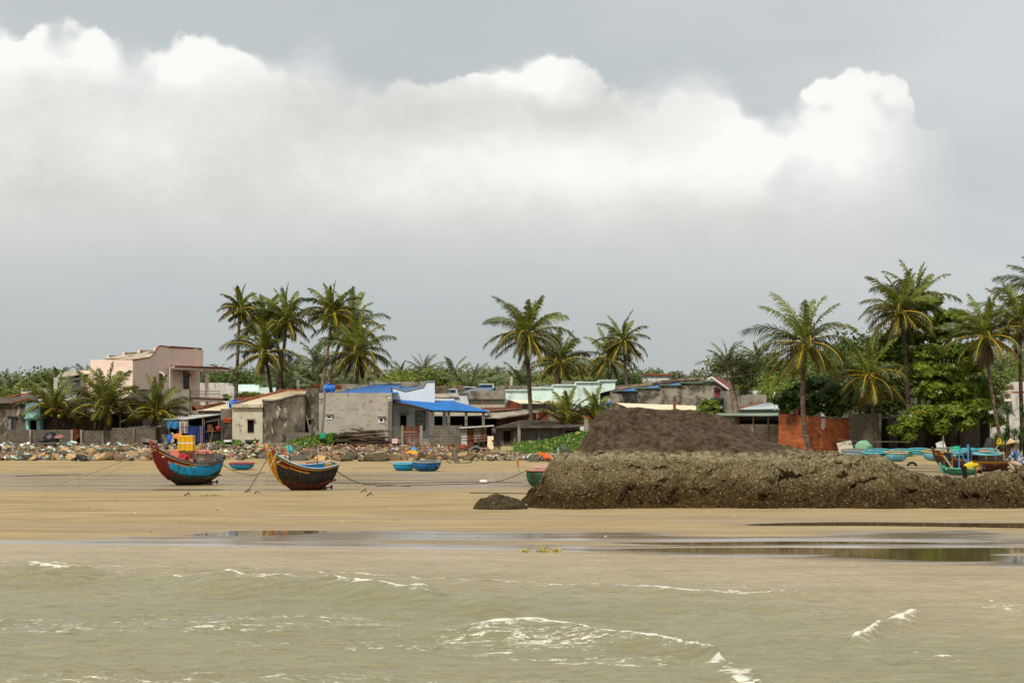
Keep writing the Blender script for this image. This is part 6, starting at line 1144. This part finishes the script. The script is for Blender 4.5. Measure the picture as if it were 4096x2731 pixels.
# gravel, broken brick and litter nobody could count
def scatter(name, label, n, xr, sr, sizes, mats_, seed, wts=None, up=.05, cat='litter'):
    rng = random.Random(seed); b = MB()
    for i in range(n):
        x = rng.uniform(*xr); s_ = sr[0] + (sr[1] - sr[0]) * rng.random(); Y = 163.6 + 9.6 * s_; X = PX(x, Y); z = gz(X, Y) + up + rng.uniform(0, .22); r = rng.uniform(*sizes); mi = rng.choices(range(len(mats_)), wts)[0]
        if rng.random() < .5: boxrock(b, (X, Y, z), r, rng, mi, 8, .5)
        else:
            q = Matrix.Rotation(rng.uniform(0, 6.28), 3, 'Z') @ Matrix.Rotation(rng.uniform(-.7, .7), 3, 'X') @ Matrix.Rotation(rng.uniform(-.7, .7), 3, 'Y'); a, c, d = r * rng.uniform(.7, 1.6), r * rng.uniform(.5, 1), r * .25
            vs = [Vector((X, Y, z)) + q @ Vector((sx * a, sy * c, sz * d)) for sz in (-1, 1) for sx, sy in ((-1, -1), (1, -1), (1, 1), (-1, 1))]; b.add(vs, [(0, 1, 2, 3), (4, 5, 6, 7), (0, 1, 5, 4), (1, 2, 6, 5), (2, 3, 7, 6), (3, 0, 4, 7)], mi)
    o = b.build(name, mats_, recalc=False); return tag(o, label, cat, kind='stuff')
LW = mat('foam_white', '#c9c8c0', '#d8d7d0', 3, .8); LM = mat('foam_mint', '#8fc0b0', '#a6d0c2', 3, .8); LO = mat('plastic_orange', '#c2561c', '#cf6a28', 3, .6); LBp = mat('plastic_blue', '#2a68a8', '#3a78b4', 3, .6); LY = mat('plastic_yellow', '#c9a01c', '#d4ae30', 3, .6); LR = mat('broken_brick', '#8a5a46', '#a06d56', 4, .95); LG = mat('grey_gravel', '#6d665a', '#867e70', 4, .95); LBR = mat('brown_scrap', '#4d3d2f', '#63503e', 4, .95); LT = mat('tan_gravel', '#8a7657', '#a08b69', 4, .95)
scatter('rubble_litter', 'scattered foam scraps, stones and litter on the bank below the dark block wall', 1000, (-60, 660), (.02, 1), (.05, .21), [LW, LM, LG, LBR, LBp, LO, LT], 101, [20, 8, 16, 8, 1, 1, 16])
scatter('rubble_litter', 'scattered white scraps and stones on the bank between the two fishing boats', 750, (640, 1250), (.2, 1), (.05, .2), [LW, LG, LBR, LO, LR, LM, LT], 102, [15, 16, 8, 2, 7, 1, 10])
scatter('brick_gravel', 'broken brick gravel and litter on the bank below the blue porch house', 2000, (1230, 1960), (.4, 1.02), (.04, .15), [LR, LG, LT, LW, LBR, LY, LBp], 103, [16, 12, 14, 6, 8, 1, 1], cat='gravel')
scatter('stone_scree', 'small pale stones heaped at the foot of the green vines', 700, (1930, 2290), (.05, .5), (.07, .2), [LG, LT, LBR, LW], 104, [14, 12, 6, 2], cat='stones')
rng = random.Random(115); b = MB()
for i in range(300):
    Y = rng.uniform(53, 155) if i % 3 else rng.uniform(90, 150); X = PX(rng.uniform(-100, 4200), Y)
    if Y > 70 and Y < 92 and X > -2: continue
    r = rng.uniform(.010, .034) * (1 + Y / 120); boxrock(b, (X, Y, gz(X, Y) + r * .2), r, rng, rng.choices((0, 1, 2), (6, 3, 2))[0], 7, .5)
tag(b.build('beach_debris', [LBR, LG, LW], recalc=False), 'scattered pebbles, shells and scraps lying on the wet sand', 'debris', kind='stuff')
# ---- odds and ends on the bank ----
rng = random.Random(110)
for i in range(34):
    x = rng.uniform(1400, 1500); y = 1718 + i * 1.9 + rng.uniform(-3, 3); hl = rng.uniform(55, 110) * (.5 + .5 * math.sin(math.pi * (i + 3) / 38)); Y = 173.2 - .03 * i + rng.uniform(-.2, .2); a = rng.uniform(-.12, .12)
    A = P(x - hl, y + hl * a + 4, Y); B_ = P(x + hl, y - hl * a + 4, Y + rng.uniform(-.4, .4)); b = MB(); d = (B_ - A); u_ = Vector((0, 0, .055)); v_ = Vector((0, .09, 0)); b.add([A - u_ - v_, A + u_ - v_, A + u_ + v_, A - u_ + v_, B_ - u_ - v_, B_ + u_ - v_, B_ + u_ + v_, B_ - u_ + v_], [(0, 1, 2, 3), (4, 5, 6, 7), (0, 1, 5, 4), (1, 2, 6, 5), (2, 3, 7, 6), (3, 0, 4, 7)])
    tag(b.build('plank', WOODD if i % 4 else WOODG), 'dark old timber in the woodpile below the patched grey wall' if i % 4 else 'greyer old timber in the woodpile below the patched grey wall', 'plank', 'dark timbers of the woodpile' if i % 4 else 'grey timbers of the woodpile')
def bar(label, name, cat, pts, r, mt, n=6): b = MB(); b.tube([P(*q) for q in pts], r, n); return tag(b.build(name, mt), label, cat)
bar('thick leaning stump of driftwood on the sand below the tin shack', 'driftwood', 'driftwood', [(1832, 1861, 161), (1824, 1835, 161.3), (1812, 1797, 161.8)], [.2, .2, .17], OUT, 8); bar('tangled driftwood roots lying at the foot of the leaning stump', 'driftwood', 'driftwood', [(1785, 1842, 161), (1815, 1858, 160.8), (1850, 1855, 160.8), (1880, 1850, 161), (1900, 1830, 161)], [.05, .1, .12, .08, .03], OUT)
bar('stick leaning out over the deep blue round boat', 'stick', 'stick', [(1762, 1846, 149.5), (1788, 1812, 150)], .04, OUT, 5)
for x0, y0, x1, y1, lb in ((1160, 1782, 1150, 1755, 'left short stake in the vines by the black boat'), (1243, 1735, 1226, 1660, 'long thin pole leaning on the grey house door'), (1284, 1740, 1290, 1690, 'brown post with a green net bag against the patched wall')): bar(lb, 'stake', 'stake', [(x0, y0 + 12, 172.6), (x1, y1, 173.2)], .06, WOODG, 5)
gnet('green net bag hanging on a brown post against the patched wall', 1292, 1752, 172.6, .28, .5, mat('sea_green_net', '#1c7a5a', '#278a69', 5, .8, bump=.5), 'net bag', 'net_bag', 6)
b = MB(); c = P(1901, 1810, 169.5); n_ = 16; vs = []; fs = []
for y in (-.5, .5):
    for r in (.5, .43):
        for i in range(n_ + 1): a = math.pi * i / n_; vs.append(c + Vector((r * math.cos(a), y, r * math.sin(a))))
k = n_ + 1
for i in range(n_): fs += [(i, i + 1, i + 1 + 2 * k, i + 2 * k), (i + k, i + 1 + k, i + 1 + 3 * k, i + 3 * k), (i, i + 1, i + 1 + k, i + k), (i + 2 * k, i + 1 + 2 * k, i + 1 + 3 * k, i + 3 * k)]
b.add(vs, fs); tag(b.build('half_barrel', mat('dull_blue_plastic', '#34607f', '#426f8e', 2, .6), smooth=True), 'upturned dull blue half barrel beside the tin shack', 'barrel')
gnet('orange-red crumpled heap at the foot of the tin shack', 1850, 1793, 170, .34, .36, mat('rust_heap', '#7a3a22', '#93492c', 5, .9, bump=.5), 'heap', 'scrap_heap', 7); gnet('black plastic bag slumped on the rubble before the dark block wall', 205, 1764, 171.5, .65, .75, mat('black_plastic', '#121213', '#1e1e20', 5, .4, bump=.3), 'bag', 'plastic_bag', 8); gnet('pinkish cushion roll on top of the black plastic bag', 236, 1752, 171.2, .38, .28, mat('dusty_pink_cloth', '#8a5a58', '#9a6a66', 3, .8), 'cushion', 'cushion', 9); gnet('dark grey bag beside the black plastic bag', 172, 1767, 171.8, .4, .4, mat('grey_plastic', '#2b2b2a', '#3a3a38', 5, .5), 'bag', 'plastic_bag', 10)
gnet('yellow and orange plastic sheet crumpled on the gravel below the picket gate', 1650, 1814, 168.8, .7, .26, mat('orange_yellow_plastic', '#cf7a14', '#dba21c', 2.5, .6), 'plastic sheet', 'plastic_sheet', 11); gnet('light blue plastic bag on the gravel below the picket gate', 1656, 1803, 168.9, .3, .32, mat('light_blue_plastic', '#3f86b5', '#5596c2', 3, .5), 'bag', 'plastic_bag', 12); gnet('turquoise net lump on the stones behind the black boat', 1158, 1806, 167, .42, .5, mat('turquoise_net', '#2f8f8a', '#459f98', 4, .8, bump=.4), 'net', 'fishing_net', 13)
b = MB(); b.prism([P(565, 1762, 171.6), P(625, 1772, 171.6), P(620, 1788, 171.6), P(567, 1780, 171.6)], (0, .45, .25)); o = b.build('broken_bench', WOODG); tag(o, 'broken brown wooden bench frame tipped on the rubble behind the blue bow', 'bench'); b = MB(); b.prism([P(571, 1766, 171.5), P(618, 1774, 171.5), P(617, 1779, 171.5), P(570, 1772, 171.5)], (0, .08, 0)); b.build('slot', DARK, o)
b = MB(); b.prism([P(1567, 1757, 172.2), P(1587, 1754, 172.2), P(1592, 1762, 172.2), P(1588, 1773, 172.2), P(1567, 1773, 172.2)], (0, .5, .05)); tag(b.build('foam_box', mat('pale_pink_foam', '#c9a3a3', '#d4b2b0', 2, .8)), 'pale pink foam box at the end of the woodpile', 'box')
b = MB(); b.lathe([(.5, 0), (.62, .34), (.57, .34), (.45, .06), (.02, .06)], 18, P(1008, 1774, 172.6)); tag(b.build('tub', mat('dark_grey_tub', '#2b2e30', '#383b3d', 3, .6), smooth=True), 'dark grey round tub below the window of the grey house', 'tub')
b = MB(); b.lathe([(.16, 0), (.21, .42), (.18, .42), (.14, .05), (.02, .05)], 14, P(872, 1724, 173.5)); tag(b.build('bucket', mat('red_bucket', '#8f1713', '#a31d18', 2, .4), smooth=True), 'red bucket hung on the black gate of the tarp shack', 'bucket')
t = thing('blue_drum', 'blue plastic drum standing left of the orange seat by the tarp shack', 'drum', P(679, 1772, 173)); bpart('body', BTANK, t, lambda b: b.lathe([(.22, 0), (.24, .05), (.25, .3), (.26, .33), (.25, .36), (.25, .62), (.22, .7), (.05, .72)], 14, P(679, 1772, 173)), True); bpart('lid', DARK, t, lambda b: b.lathe([(.2, .72), (.2, .76), (.02, .77)], 14, P(679, 1772, 173)))
t = thing('seat', 'broken orange plastic seat leaning among scrap by the tarp shack', 'chair', P(708, 1765, 172.8)); bpart('backrest', mat('orange_seat', '#c26a34', '#cf7a42', 2, .6), t, lambda b: b.prism([P(694, 1736, 173), P(726, 1730, 173), P(728, 1752, 172.9), P(706, 1755, 172.9), P(694, 1750, 172.9)], (0, .06, 0)), False); bpart('leg', OUT, t, lambda b: b.tube([P(712, 1755, 172.9), P(706, 1772, 172.9)], .03, 5))
t = thing('scrap_sheet', 'bent grey corrugated sheet leaning beside the blue drum', 'sheet', P(690, 1770, 173)); bpart('sheet', ASB, t, lambda b: b.corr(P(684, 1772, 172.7), P(698, 1770, 172.7), P(694, 1729, 173.1), P(682, 1731, 173.1), 4, .04))
b = MB(); b.lathe([(.34, -.09), (.36, 0), (.34, .09), (.2, .09), (.2, -.09)], 16, P(912, 1764, 172.8)); tag(b.build('rubber_ring', WHITE, smooth=True), 'white painted ring lying in the vines at the corner of the grey house', 'ring')
b = MB(); c = Vector(G(3648, 1864)); b.tube([c + Vector((.32 * math.cos(a), 0, .32 * math.sin(a) - .1)) for a in np.linspace(-.3, 3.44, 14)], .09, 7); tag(b.build('tyre', mat('tyre_rubber', '#141414', '#202020', 3, .8), smooth=True), 'old tyre half buried in the sand before the round boats', 'tyre')
for x, y, Y, lb, m_ in ((3384, 1790, 165.5, 'grey corrugated sheet leaning against the orange brick wall', ASB), (3768, 1790, 171, 'short grey corrugated sheet leaning in the shade behind the boats', TINR)):
    t = thing('sheet', lb, 'sheet', P(x, y + 20, Y)); w_ = 34 if x < 3500 else 22; bpart('sheet', m_, t, lambda b: b.corr(P(x - w_ + 8, y + 24, Y), P(x + w_, y + 18, Y), P(x + w_ - 14, y - 30, Y + .8), P(x - w_ - 4, y - 18, Y + .8), 8, .04))
bar('rough pole rail running along the shaded walls behind the boats', 'rail', 'rail', [(3350, 1757, 172), (3450, 1767, 172), (3560, 1766, 172), (3640, 1768, 172)], .045, OUT); bar('thin bamboo stake with a pale tip behind the round boats', 'stake', 'stake', [(3774, 1820, 165), (3773, 1742, 165)], .04, BAMB, 5); bar('tilted oar resting on the heavy-rimmed round boat', 'oar', 'oar', [(3960, 1818, 158), (3995, 1780, 159)], .05, BAMB, 5)
bar('taller right blue pole in the brown boat', 'pole', 'pole', [(3873, 1868, 122), (3873, 1777, 122)], .055, mat('blue_pole', '#2a7fc0', '#358bcb', 2, .5)); bar('shorter left blue pole in the brown boat', 'pole', 'pole', [(3836, 1872, 122), (3838, 1782, 122)], .04, mat('blue_pole', '#2a7fc0')); bar('slanting blue pole crossing between the two upright blue poles', 'pole', 'pole', [(3870, 1858, 121.7), (3839, 1803, 121.7)], .035, mat('blue_pole', '#2a7fc0')); bar('pale oar leaning on the small green boat', 'oar', 'oar', [(3817, 1884, 114), (3776, 1825, 116)], .06, BAMB); bar('thin stick with a yellow float standing by the man in dark clothes', 'stick', 'stick', [(3811, 1870, 118), (3805, 1785, 118)], .02, BAMB, 5)
# flags and orange pole bundle
for x0, y0, x1, y1, Y, lb, fm in ((2078, 1885, 2066, 1840, 108, 'orange flag on a thin stick in the green round boat', LO), (1930, 1660, 1929, 1600, 184, 'small red flag on a stick above the blue porch roof', REDP), (2146, 1680, 2146, 1655, 180, 'small orange flag right of the tall middle palm trunk', LO)):
    t = thing('flag', lb, 'flag', P(x0, y0, Y)); bpart('stick', BAMB, t, lambda b: b.tube([P(x0, y0 + 6, Y), P(x1, y1, Y)], .02, 5)); s_ = F / Y
    bpart('cloth', fm, t, lambda b: b.add([P(x1, y1 - 4, Y), P(x1 + .11 * s_, y1, Y + .05), P(x1 + .14 * s_, y1 + .30 * s_, Y - .04), P(x1 + .04 * s_, y1 + .36 * s_, Y + .03), P(x1, y1 - 4, Y + .03), P(x1 + .11 * s_, y1, Y + .08), P(x1 + .14 * s_, y1 + .30 * s_, Y), P(x1 + .04 * s_, y1 + .36 * s_, Y + .06)], [(0, 1, 2, 3), (4, 5, 6, 7), (0, 1, 5, 4), (1, 2, 6, 5), (2, 3, 7, 6), (3, 0, 4, 7)]))
for a, c_, lb in ((( 2160, 1808), (2215, 1838), 'upper bright orange pole in the bundle beside the huge rock'), ((2155, 1812), (2228, 1852), 'lower bright orange pole in the bundle beside the huge rock'), ((2195, 1815), (2236, 1860), 'grey slanting pole in the bundle beside the huge rock'), ((2232, 1792), (2236, 1855), 'upright grey pole in the bundle beside the huge rock')): bar(lb, 'pole', 'pole', [(*a, 150), (*c_, 148)], .07, STEEL if 'grey' in lb else LO, 6)
gnet('orange net hanging from the bundle of poles beside the huge rock', 2188, 1832, 149, .28, .4, LO, 'net', 'fishing_net', 14)
# ---- the brown boat and little green boat on the right ----
def brown_paint(s, v, p):
    n = noise.noise(Vector((p.x * 6, p.y * 6, p.z * 4)))
    if v > .84: return LN('#a8751c') if n < .35 else LN('#6a4a20')
    return LN('#4a2618') if n < .2 else LN('#5d3524')
bb, q_ = fishing_boat('fishing_boat', 'long low brown boat with an ochre rail lying across the beach on the right', P(3893, 1886, 125), 184, 4.9, .75, .62, .62, brown_paint, mat('cobalt_deck', '#12538c', '#2069a8', 4, .7, st='#1d1a18', sts=3, th=.5), (WOODD, YEL, WOODD, WOODD, OUT), aft=.05, rake=.9)
bpart('cabin_side', WOODD, bb, lambda b: (b.box(-2.0, .9, -.5, -.44, .55, 1.0), b.box(-.4, .9, -.5, .1, .98, 1.02))); bpart('deck_post', OUT, bb, lambda b: [b.box(x, x + .06, .35, .41, .5, .98) for x in (-1.9, -1.3, -.7, .2)])
def green_paint(s, v, p): return LN('#b5851c') if v > .88 and s < .6 else LN('#2f8f78') if noise.noise(p * 5) < .3 else LN('#477a62')
gb, q_ = fishing_boat('small_boat', 'small green skiff with an ochre rail just behind the huge rock', P(3846, 1902, 114), 176, 2.2, .5, .36, .1, green_paint, GTE, (mat('mint_rail', '#3f9f8a', '#52ad98'), YEL, GTE, GTE, OUT), aft=.03, rake=.3)
# ---- people ----
SKIN = mat('skin', '#7d4f35', '#8a5a3e', 3, .6); HAIR = mat('black_hair', '#0d0b0a', '#161311', 4, .6)
def skin(name, verts, edges, rad, mt, par, root=0, extra=None, smooth=True):
    me = bpy.data.meshes.new(name); me.from_pydata([Vector(v) for v in verts], edges, []); o = bpy.data.objects.new(name, me); COL.objects.link(o)
    md = o.modifiers.new('s', 'SKIN'); md.use_smooth_shade = True
    for i, sv in enumerate(me.skin_vertices[0].data): r_ = rad[i]; sv.radius = r_ if hasattr(r_, '__len__') else (r_, r_); sv.use_root = i == root
    o.modifiers.new('u', 'SUBSURF').levels = 2
    dg = bpy.context.evaluated_depsgraph_get(); m2 = bpy.data.meshes.new_from_object(o.evaluated_get(dg)); bpy.data.objects.remove(o); bpy.data.meshes.remove(me)
    if extra:
        bm = bmesh.new(); bm.from_mesh(m2); b = MB(); extra(b); vs = [bm.verts.new(q) for q in b.v]
        for f in b.f:
            try: bm.faces.new([vs[i] for i in f])
            except ValueError: pass
        bmesh.ops.recalc_face_normals(bm, faces=bm.faces); bm.to_mesh(m2); bm.free()
    m2.name = name; m2.materials.clear(); m2.materials.append(mt); m2.polygons.foreach_set('use_smooth', [True] * len(m2.polygons))
    r = bpy.data.objects.new(name, m2); COL.objects.link(r); r.parent = par; return r
def person(label, loc, yaw, J, shirt, trousers, hair=True, sleeve=.9, legs=1.0, sc=1.0, hat=None, shoe=None):
    """J: joints in metres, x right, y ahead, z up: hip chest neck head, then (sh el ha) and (hj kn an) for each side"""
    t = thing('person', label, 'person', (0, 0, 0)); V = {k: Vector(v) for k, v in J.items()}
    hd = V['head']; nk = V['neck']; up = (hd - nk).normalized(); face = V.get('face', Vector((0, 1, 0))); face = (face - up * face.dot(up)).normalized(); rt = face.cross(up)
    vs = [V['hip'], V['hip'].lerp(V['chest'], .5), V['chest'], nk, hd - up * .05]; rd = [(.14, .11), (.13, .10), (.16, .11), .055, .06]; ed = [(0, 1), (1, 2), (2, 3), (3, 4)]
    for s_ in 'lr':
        i = len(vs); vs += [V['sh' + s_], V['el' + s_], V['ha' + s_]]; rd += [.06, .043, .028]; ed += [(2, i), (i, i + 1), (i + 1, i + 2)]
        i = len(vs); an = V['an' + s_]; toe = an + Vector((0, .2, -.05)); vs += [V['hj' + s_], V['kn' + s_], an, toe]; rd += [.085, .06, .042, .035]; ed += [(0, i), (i, i + 1), (i + 1, i + 2), (i + 2, i + 3)]
    def ex(b):
        b2 = MB(); b2.ball((0, 0, 0), 1, 14, 10)
        b.add([hd + rt * (v[0] * .078) + face * (v[1] * .098 * (1 if v[2] > -.4 else .86)) + up * (v[2] * .118) for v in b2.v], b2.f)
        b.ball(hd + face * .1 - up * .02, (.018, .026, .026), 6, 5)                                    # nose
        for s_ in (-1, 1): b.ball(hd + rt * s_ * .08, (.016, .026, .034), 6, 5)                         # ears
        b.ball(hd + face * .092 - up * .065, (.026, .012, .010), 6, 4)                                  # mouth
        for s_ in 'lr':
            ha = V['ha' + s_]; d = (ha - V['el' + s_]).normalized(); sd = d.cross(Vector((0, 0, 1)));  sd = (sd if sd.length > .1 else Vector((1, 0, 0))).normalized(); pn = sd.cross(d)
            b.tube([ha - d * .01, ha + d * .05, ha + d * .085], [.03, .036, .03], 7)
            for k, L in enumerate((.062, .074, .07, .052)): r0 = ha + d * .08 + sd * (.027 - .018 * k); b.tube([r0, r0 + d * L * .55 - pn * .008, r0 + d * L * .85 - pn * .03], [.0095, .009, .007], 5)
            r0 = ha + d * .03 + sd * .032; b.tube([r0, r0 + d * .03 + sd * .025, r0 + d * .058 + sd * .026 - pn * .012], [.011, .010, .008], 5)
    skin('body', vs, ed, rd, SKIN, t, 0, ex)
    vs = [V['hip'].lerp(V['chest'], -.12), V['hip'].lerp(V['chest'], .5), V['chest'], V['chest'].lerp(nk, .5), V['chest'].lerp(nk, .86)]; rd = [(.18, .15), (.175, .15), (.215, .165), (.16, .12), .08]; ed = [(0, 1), (1, 2), (2, 3), (3, 4)]
    for s_ in 'lr': i = len(vs); vs += [V['sh' + s_], V['sh' + s_].lerp(V['el' + s_], min(sleeve, 1)) if sleeve <= 1 else V['el' + s_]]; rd += [.092, .072]; ed += [(2, i), (i, i + 1)]
    if sleeve > 1:
        for s_, i in (('l', 6), ('r', 8)): k = len(vs); vs.append(V['el' + s_].lerp(V['ha' + s_], .9)); rd.append(.045); ed.append((i, k))
    skin('shirt', vs, ed, rd, shirt, t, 1)
    vs = [V['hip'].lerp(V['chest'], .18), V['hip']]; rd = [(.15, .12), (.165, .135)]; ed = [(0, 1)]
    for s_ in 'lr': i = len(vs); vs += [V['hj' + s_], V['kn' + s_], V['kn' + s_].lerp(V['an' + s_], legs * .9)]; rd += [.105, .08, .066]; ed += [(1, i), (i, i + 1), (i + 1, i + 2)]
    skin('trousers', vs, ed, rd, trousers, t, 1)
    if hair:
        b = MB(); b2 = MB(); b2.ball((0, 0, 0), 1, 14, 10); vs = []
        for v in b2.v:
            q = Vector(v)
            if q.y > .45 and q.z < .35: q = Vector((q.x * .8, .3, q.z * .8))
            if q.z < -.45: q.z = -.45
            vs.append(hd + rt * (q.x * .09) + face * (q.y * .105 - .012) + up * (q.z * .128 + .012))
        b.add(vs, b2.f); b.build('hair', HAIR, t, smooth=True)
    if hat: hat(t, hd, up)
    t.location = loc; t.rotation_euler = (0, 0, R(yaw)); t.scale = (sc,) * 3; return t
ST = dict(hip=(0, 0, .92), chest=(0, .01, 1.28), neck=(0, 0, 1.46), head=(0, .03, 1.61), shl=(-.19, 0, 1.38), ell=(-.24, .02, 1.1), hal=(-.22, .12, .86), shr=(.19, 0, 1.38), elr=(.24, .02, 1.1), har=(.22, .12, .86), hjl=(-.09, 0, .86), knl=(-.1, .02, .48), anl=(-.11, -.02, .07), hjr=(.09, 0, .86), knr=(.1, .04, .48), anr=(.11, .02, .07))
def J(**k): d = dict(ST); d.update(k); return d
DKS = mat('charcoal_cloth', '#17181b', '#222429', 3, .85); BLKT = mat('black_trousers', '#0f0f11', '#18181b', 3, .85)
def buckethat(t, hd, up): b = MB(); b.lathe([(.17, .03), (.10, .07), (.095, .14), (.02, .16)], 14, hd); b.build('hat', mat('grey_hat', '#4a4444', '#5c5555', 4, .9), t, smooth=True)
c = P(3793, 1880, 119); person('man in dark clothes and a grey bucket hat standing beside the brown boat', (c.x, c.y, gz(c.x, c.y)), 150, J(head=(0, .05, 1.6), face=(0, 1, -.2)), DKS, BLKT, sleeve=1.2, hat=buckethat, sc=.96)
c = P(3882, 1836, 160); person('man in a grey shirt sitting on the round boat behind the blue poles, facing left', (c.x, c.y, c.z - .05), 80, J(hip=(0, 0, .45), chest=(0, .12, .82), neck=(0, .17, .99), head=(0, .22, 1.14), shl=(-.19, .12, .92), ell=(-.22, .2, .66), hal=(-.12, .42, .58), shr=(.19, .12, .92), elr=(.22, .2, .66), har=(.12, .42, .58), hjl=(-.1, .02, .42), knl=(-.14, .42, .44), anl=(-.12, .42, .06), hjr=(.1, .02, .42), knr=(.14, .42, .44), anr=(.12, .42, .06)), mat('grey_shirt', '#2b2b2e', '#38383c', 3, .85), BLKT)
c = P(3868, 1897, 111.5); person('person in a yellow shirt bent double over the small green skiff', (c.x, c.y, c.z - .62), -90, J(hip=(0, -.1, .92), chest=(0, .36, 1.10), neck=(0, .60, .95), head=(0, .72, .83), face=(0, .3, -1), shl=(-.18, .44, .98), ell=(-.22, .46, .72), hal=(-.15, .47, .52), shr=(.18, .44, .98), elr=(.22, .42, .72), har=(.15, .38, .52), hjl=(-.09, -.14, .86), knl=(-.1, -.10, .48), anl=(-.11, -.2, .07), hjr=(.09, -.14, .86), knr=(.1, -.06, .48), anr=(.11, -.14, .07)), mat('yellow_shirt', '#b8a420', '#c9b52c', 2, .8), BLKT, sleeve=.8, sc=1.12)
c = L2W(bl, (.30, .46, .90)); person('man in a red shirt crouching with bowed head in the blue boat', (c.x, c.y, c.z + .05), -12, J(hip=(0, -.1, .3), chest=(0, .06, .66), neck=(0, .17, .80), head=(-.03, .27, .89), face=(0, .7, -.7), shl=(-.2, .08, .74), ell=(-.27, .14, .48), hal=(-.22, .3, .3), shr=(.2, .08, .74), elr=(.28, .12, .48), har=(.24, .28, .3), hjl=(-.1, -.06, .28), knl=(-.2, .3, .42), anl=(-.16, .1, .06), hjr=(.1, -.06, .28), knr=(.2, .3, .42), anr=(.16, .1, .06)), mat('red_shirt', '#a81f22', '#b82b2c', 2, .8), BLKT, sleeve=.75)
m, t_ = newmat('floral_cloth'); vo = t_.node('ShaderNodeTexVoronoi'); t_.put(vo.inputs['Vector'], t_.oc); vo.inputs['Scale'].default_value = 11; r_ = t_.sep(vo.outputs['Color'])
cc = t_.mix(t_.ss(r_[0], .3, .34), lin('#23304f'), lin('#4a5f86')); cc = t_.mix(t_.ss(r_[1], .7, .73), cc, lin('#b5a9ad')); cc = t_.mix(t_.ss(r_[2], .8, .83), cc, lin('#2f7f96')); t_.put(t_.bsdf.inputs['Base Color'], cc); t_.bsdf.inputs['Roughness'].default_value = .85
def cone(t, hd, up):
    q = (up + Vector((0, -.15, .5))).normalized(); rot = Vector((0, 0, 1)).rotation_difference(q); b = MB(); b.lathe([(.25, 0), (.13, .11), (.012, .21), (.0, .212)], 24, (0, 0, 0)); b.lathe([(.24, -.005), (.12, .1), (.01, .2)], 24, (0, 0, 0)); b.v = [tuple(hd + up * .06 + rot @ Vector(v)) for v in b.v]; b.build('conical_hat', mat('palm_straw', '#b59a6a', '#c4aa7a', 8, .85), t, smooth=True)
Yw = 75.5; c = P(4078, 1890, Yw); person('woman in conical straw hat and floral blouse squatting on the rock at right edge', (c.x, c.y, c.z - .02), 55, J(hip=(0, -.12, .34), chest=(0, .10, .72), neck=(0, .2, .9), head=(0, .28, 1.03), face=(0, .8, -.5), shl=(-.18, .12, .80), ell=(-.26, .26, .55), hal=(-.16, .46, .42), shr=(.18, .12, .80), elr=(.26, .26, .55), har=(.16, .46, .42), hjl=(-.1, -.08, .30), knl=(-.16, .36, .44), anl=(-.14, .12, .07), hjr=(.1, -.08, .30), knr=(.16, .36, .44), anr=(.14, .12, .07)), m, mat('beige_trousers', '#a3907a', '#b5a28c', 2, .85), sleeve=1.2, hat=cone, sc=1.0)
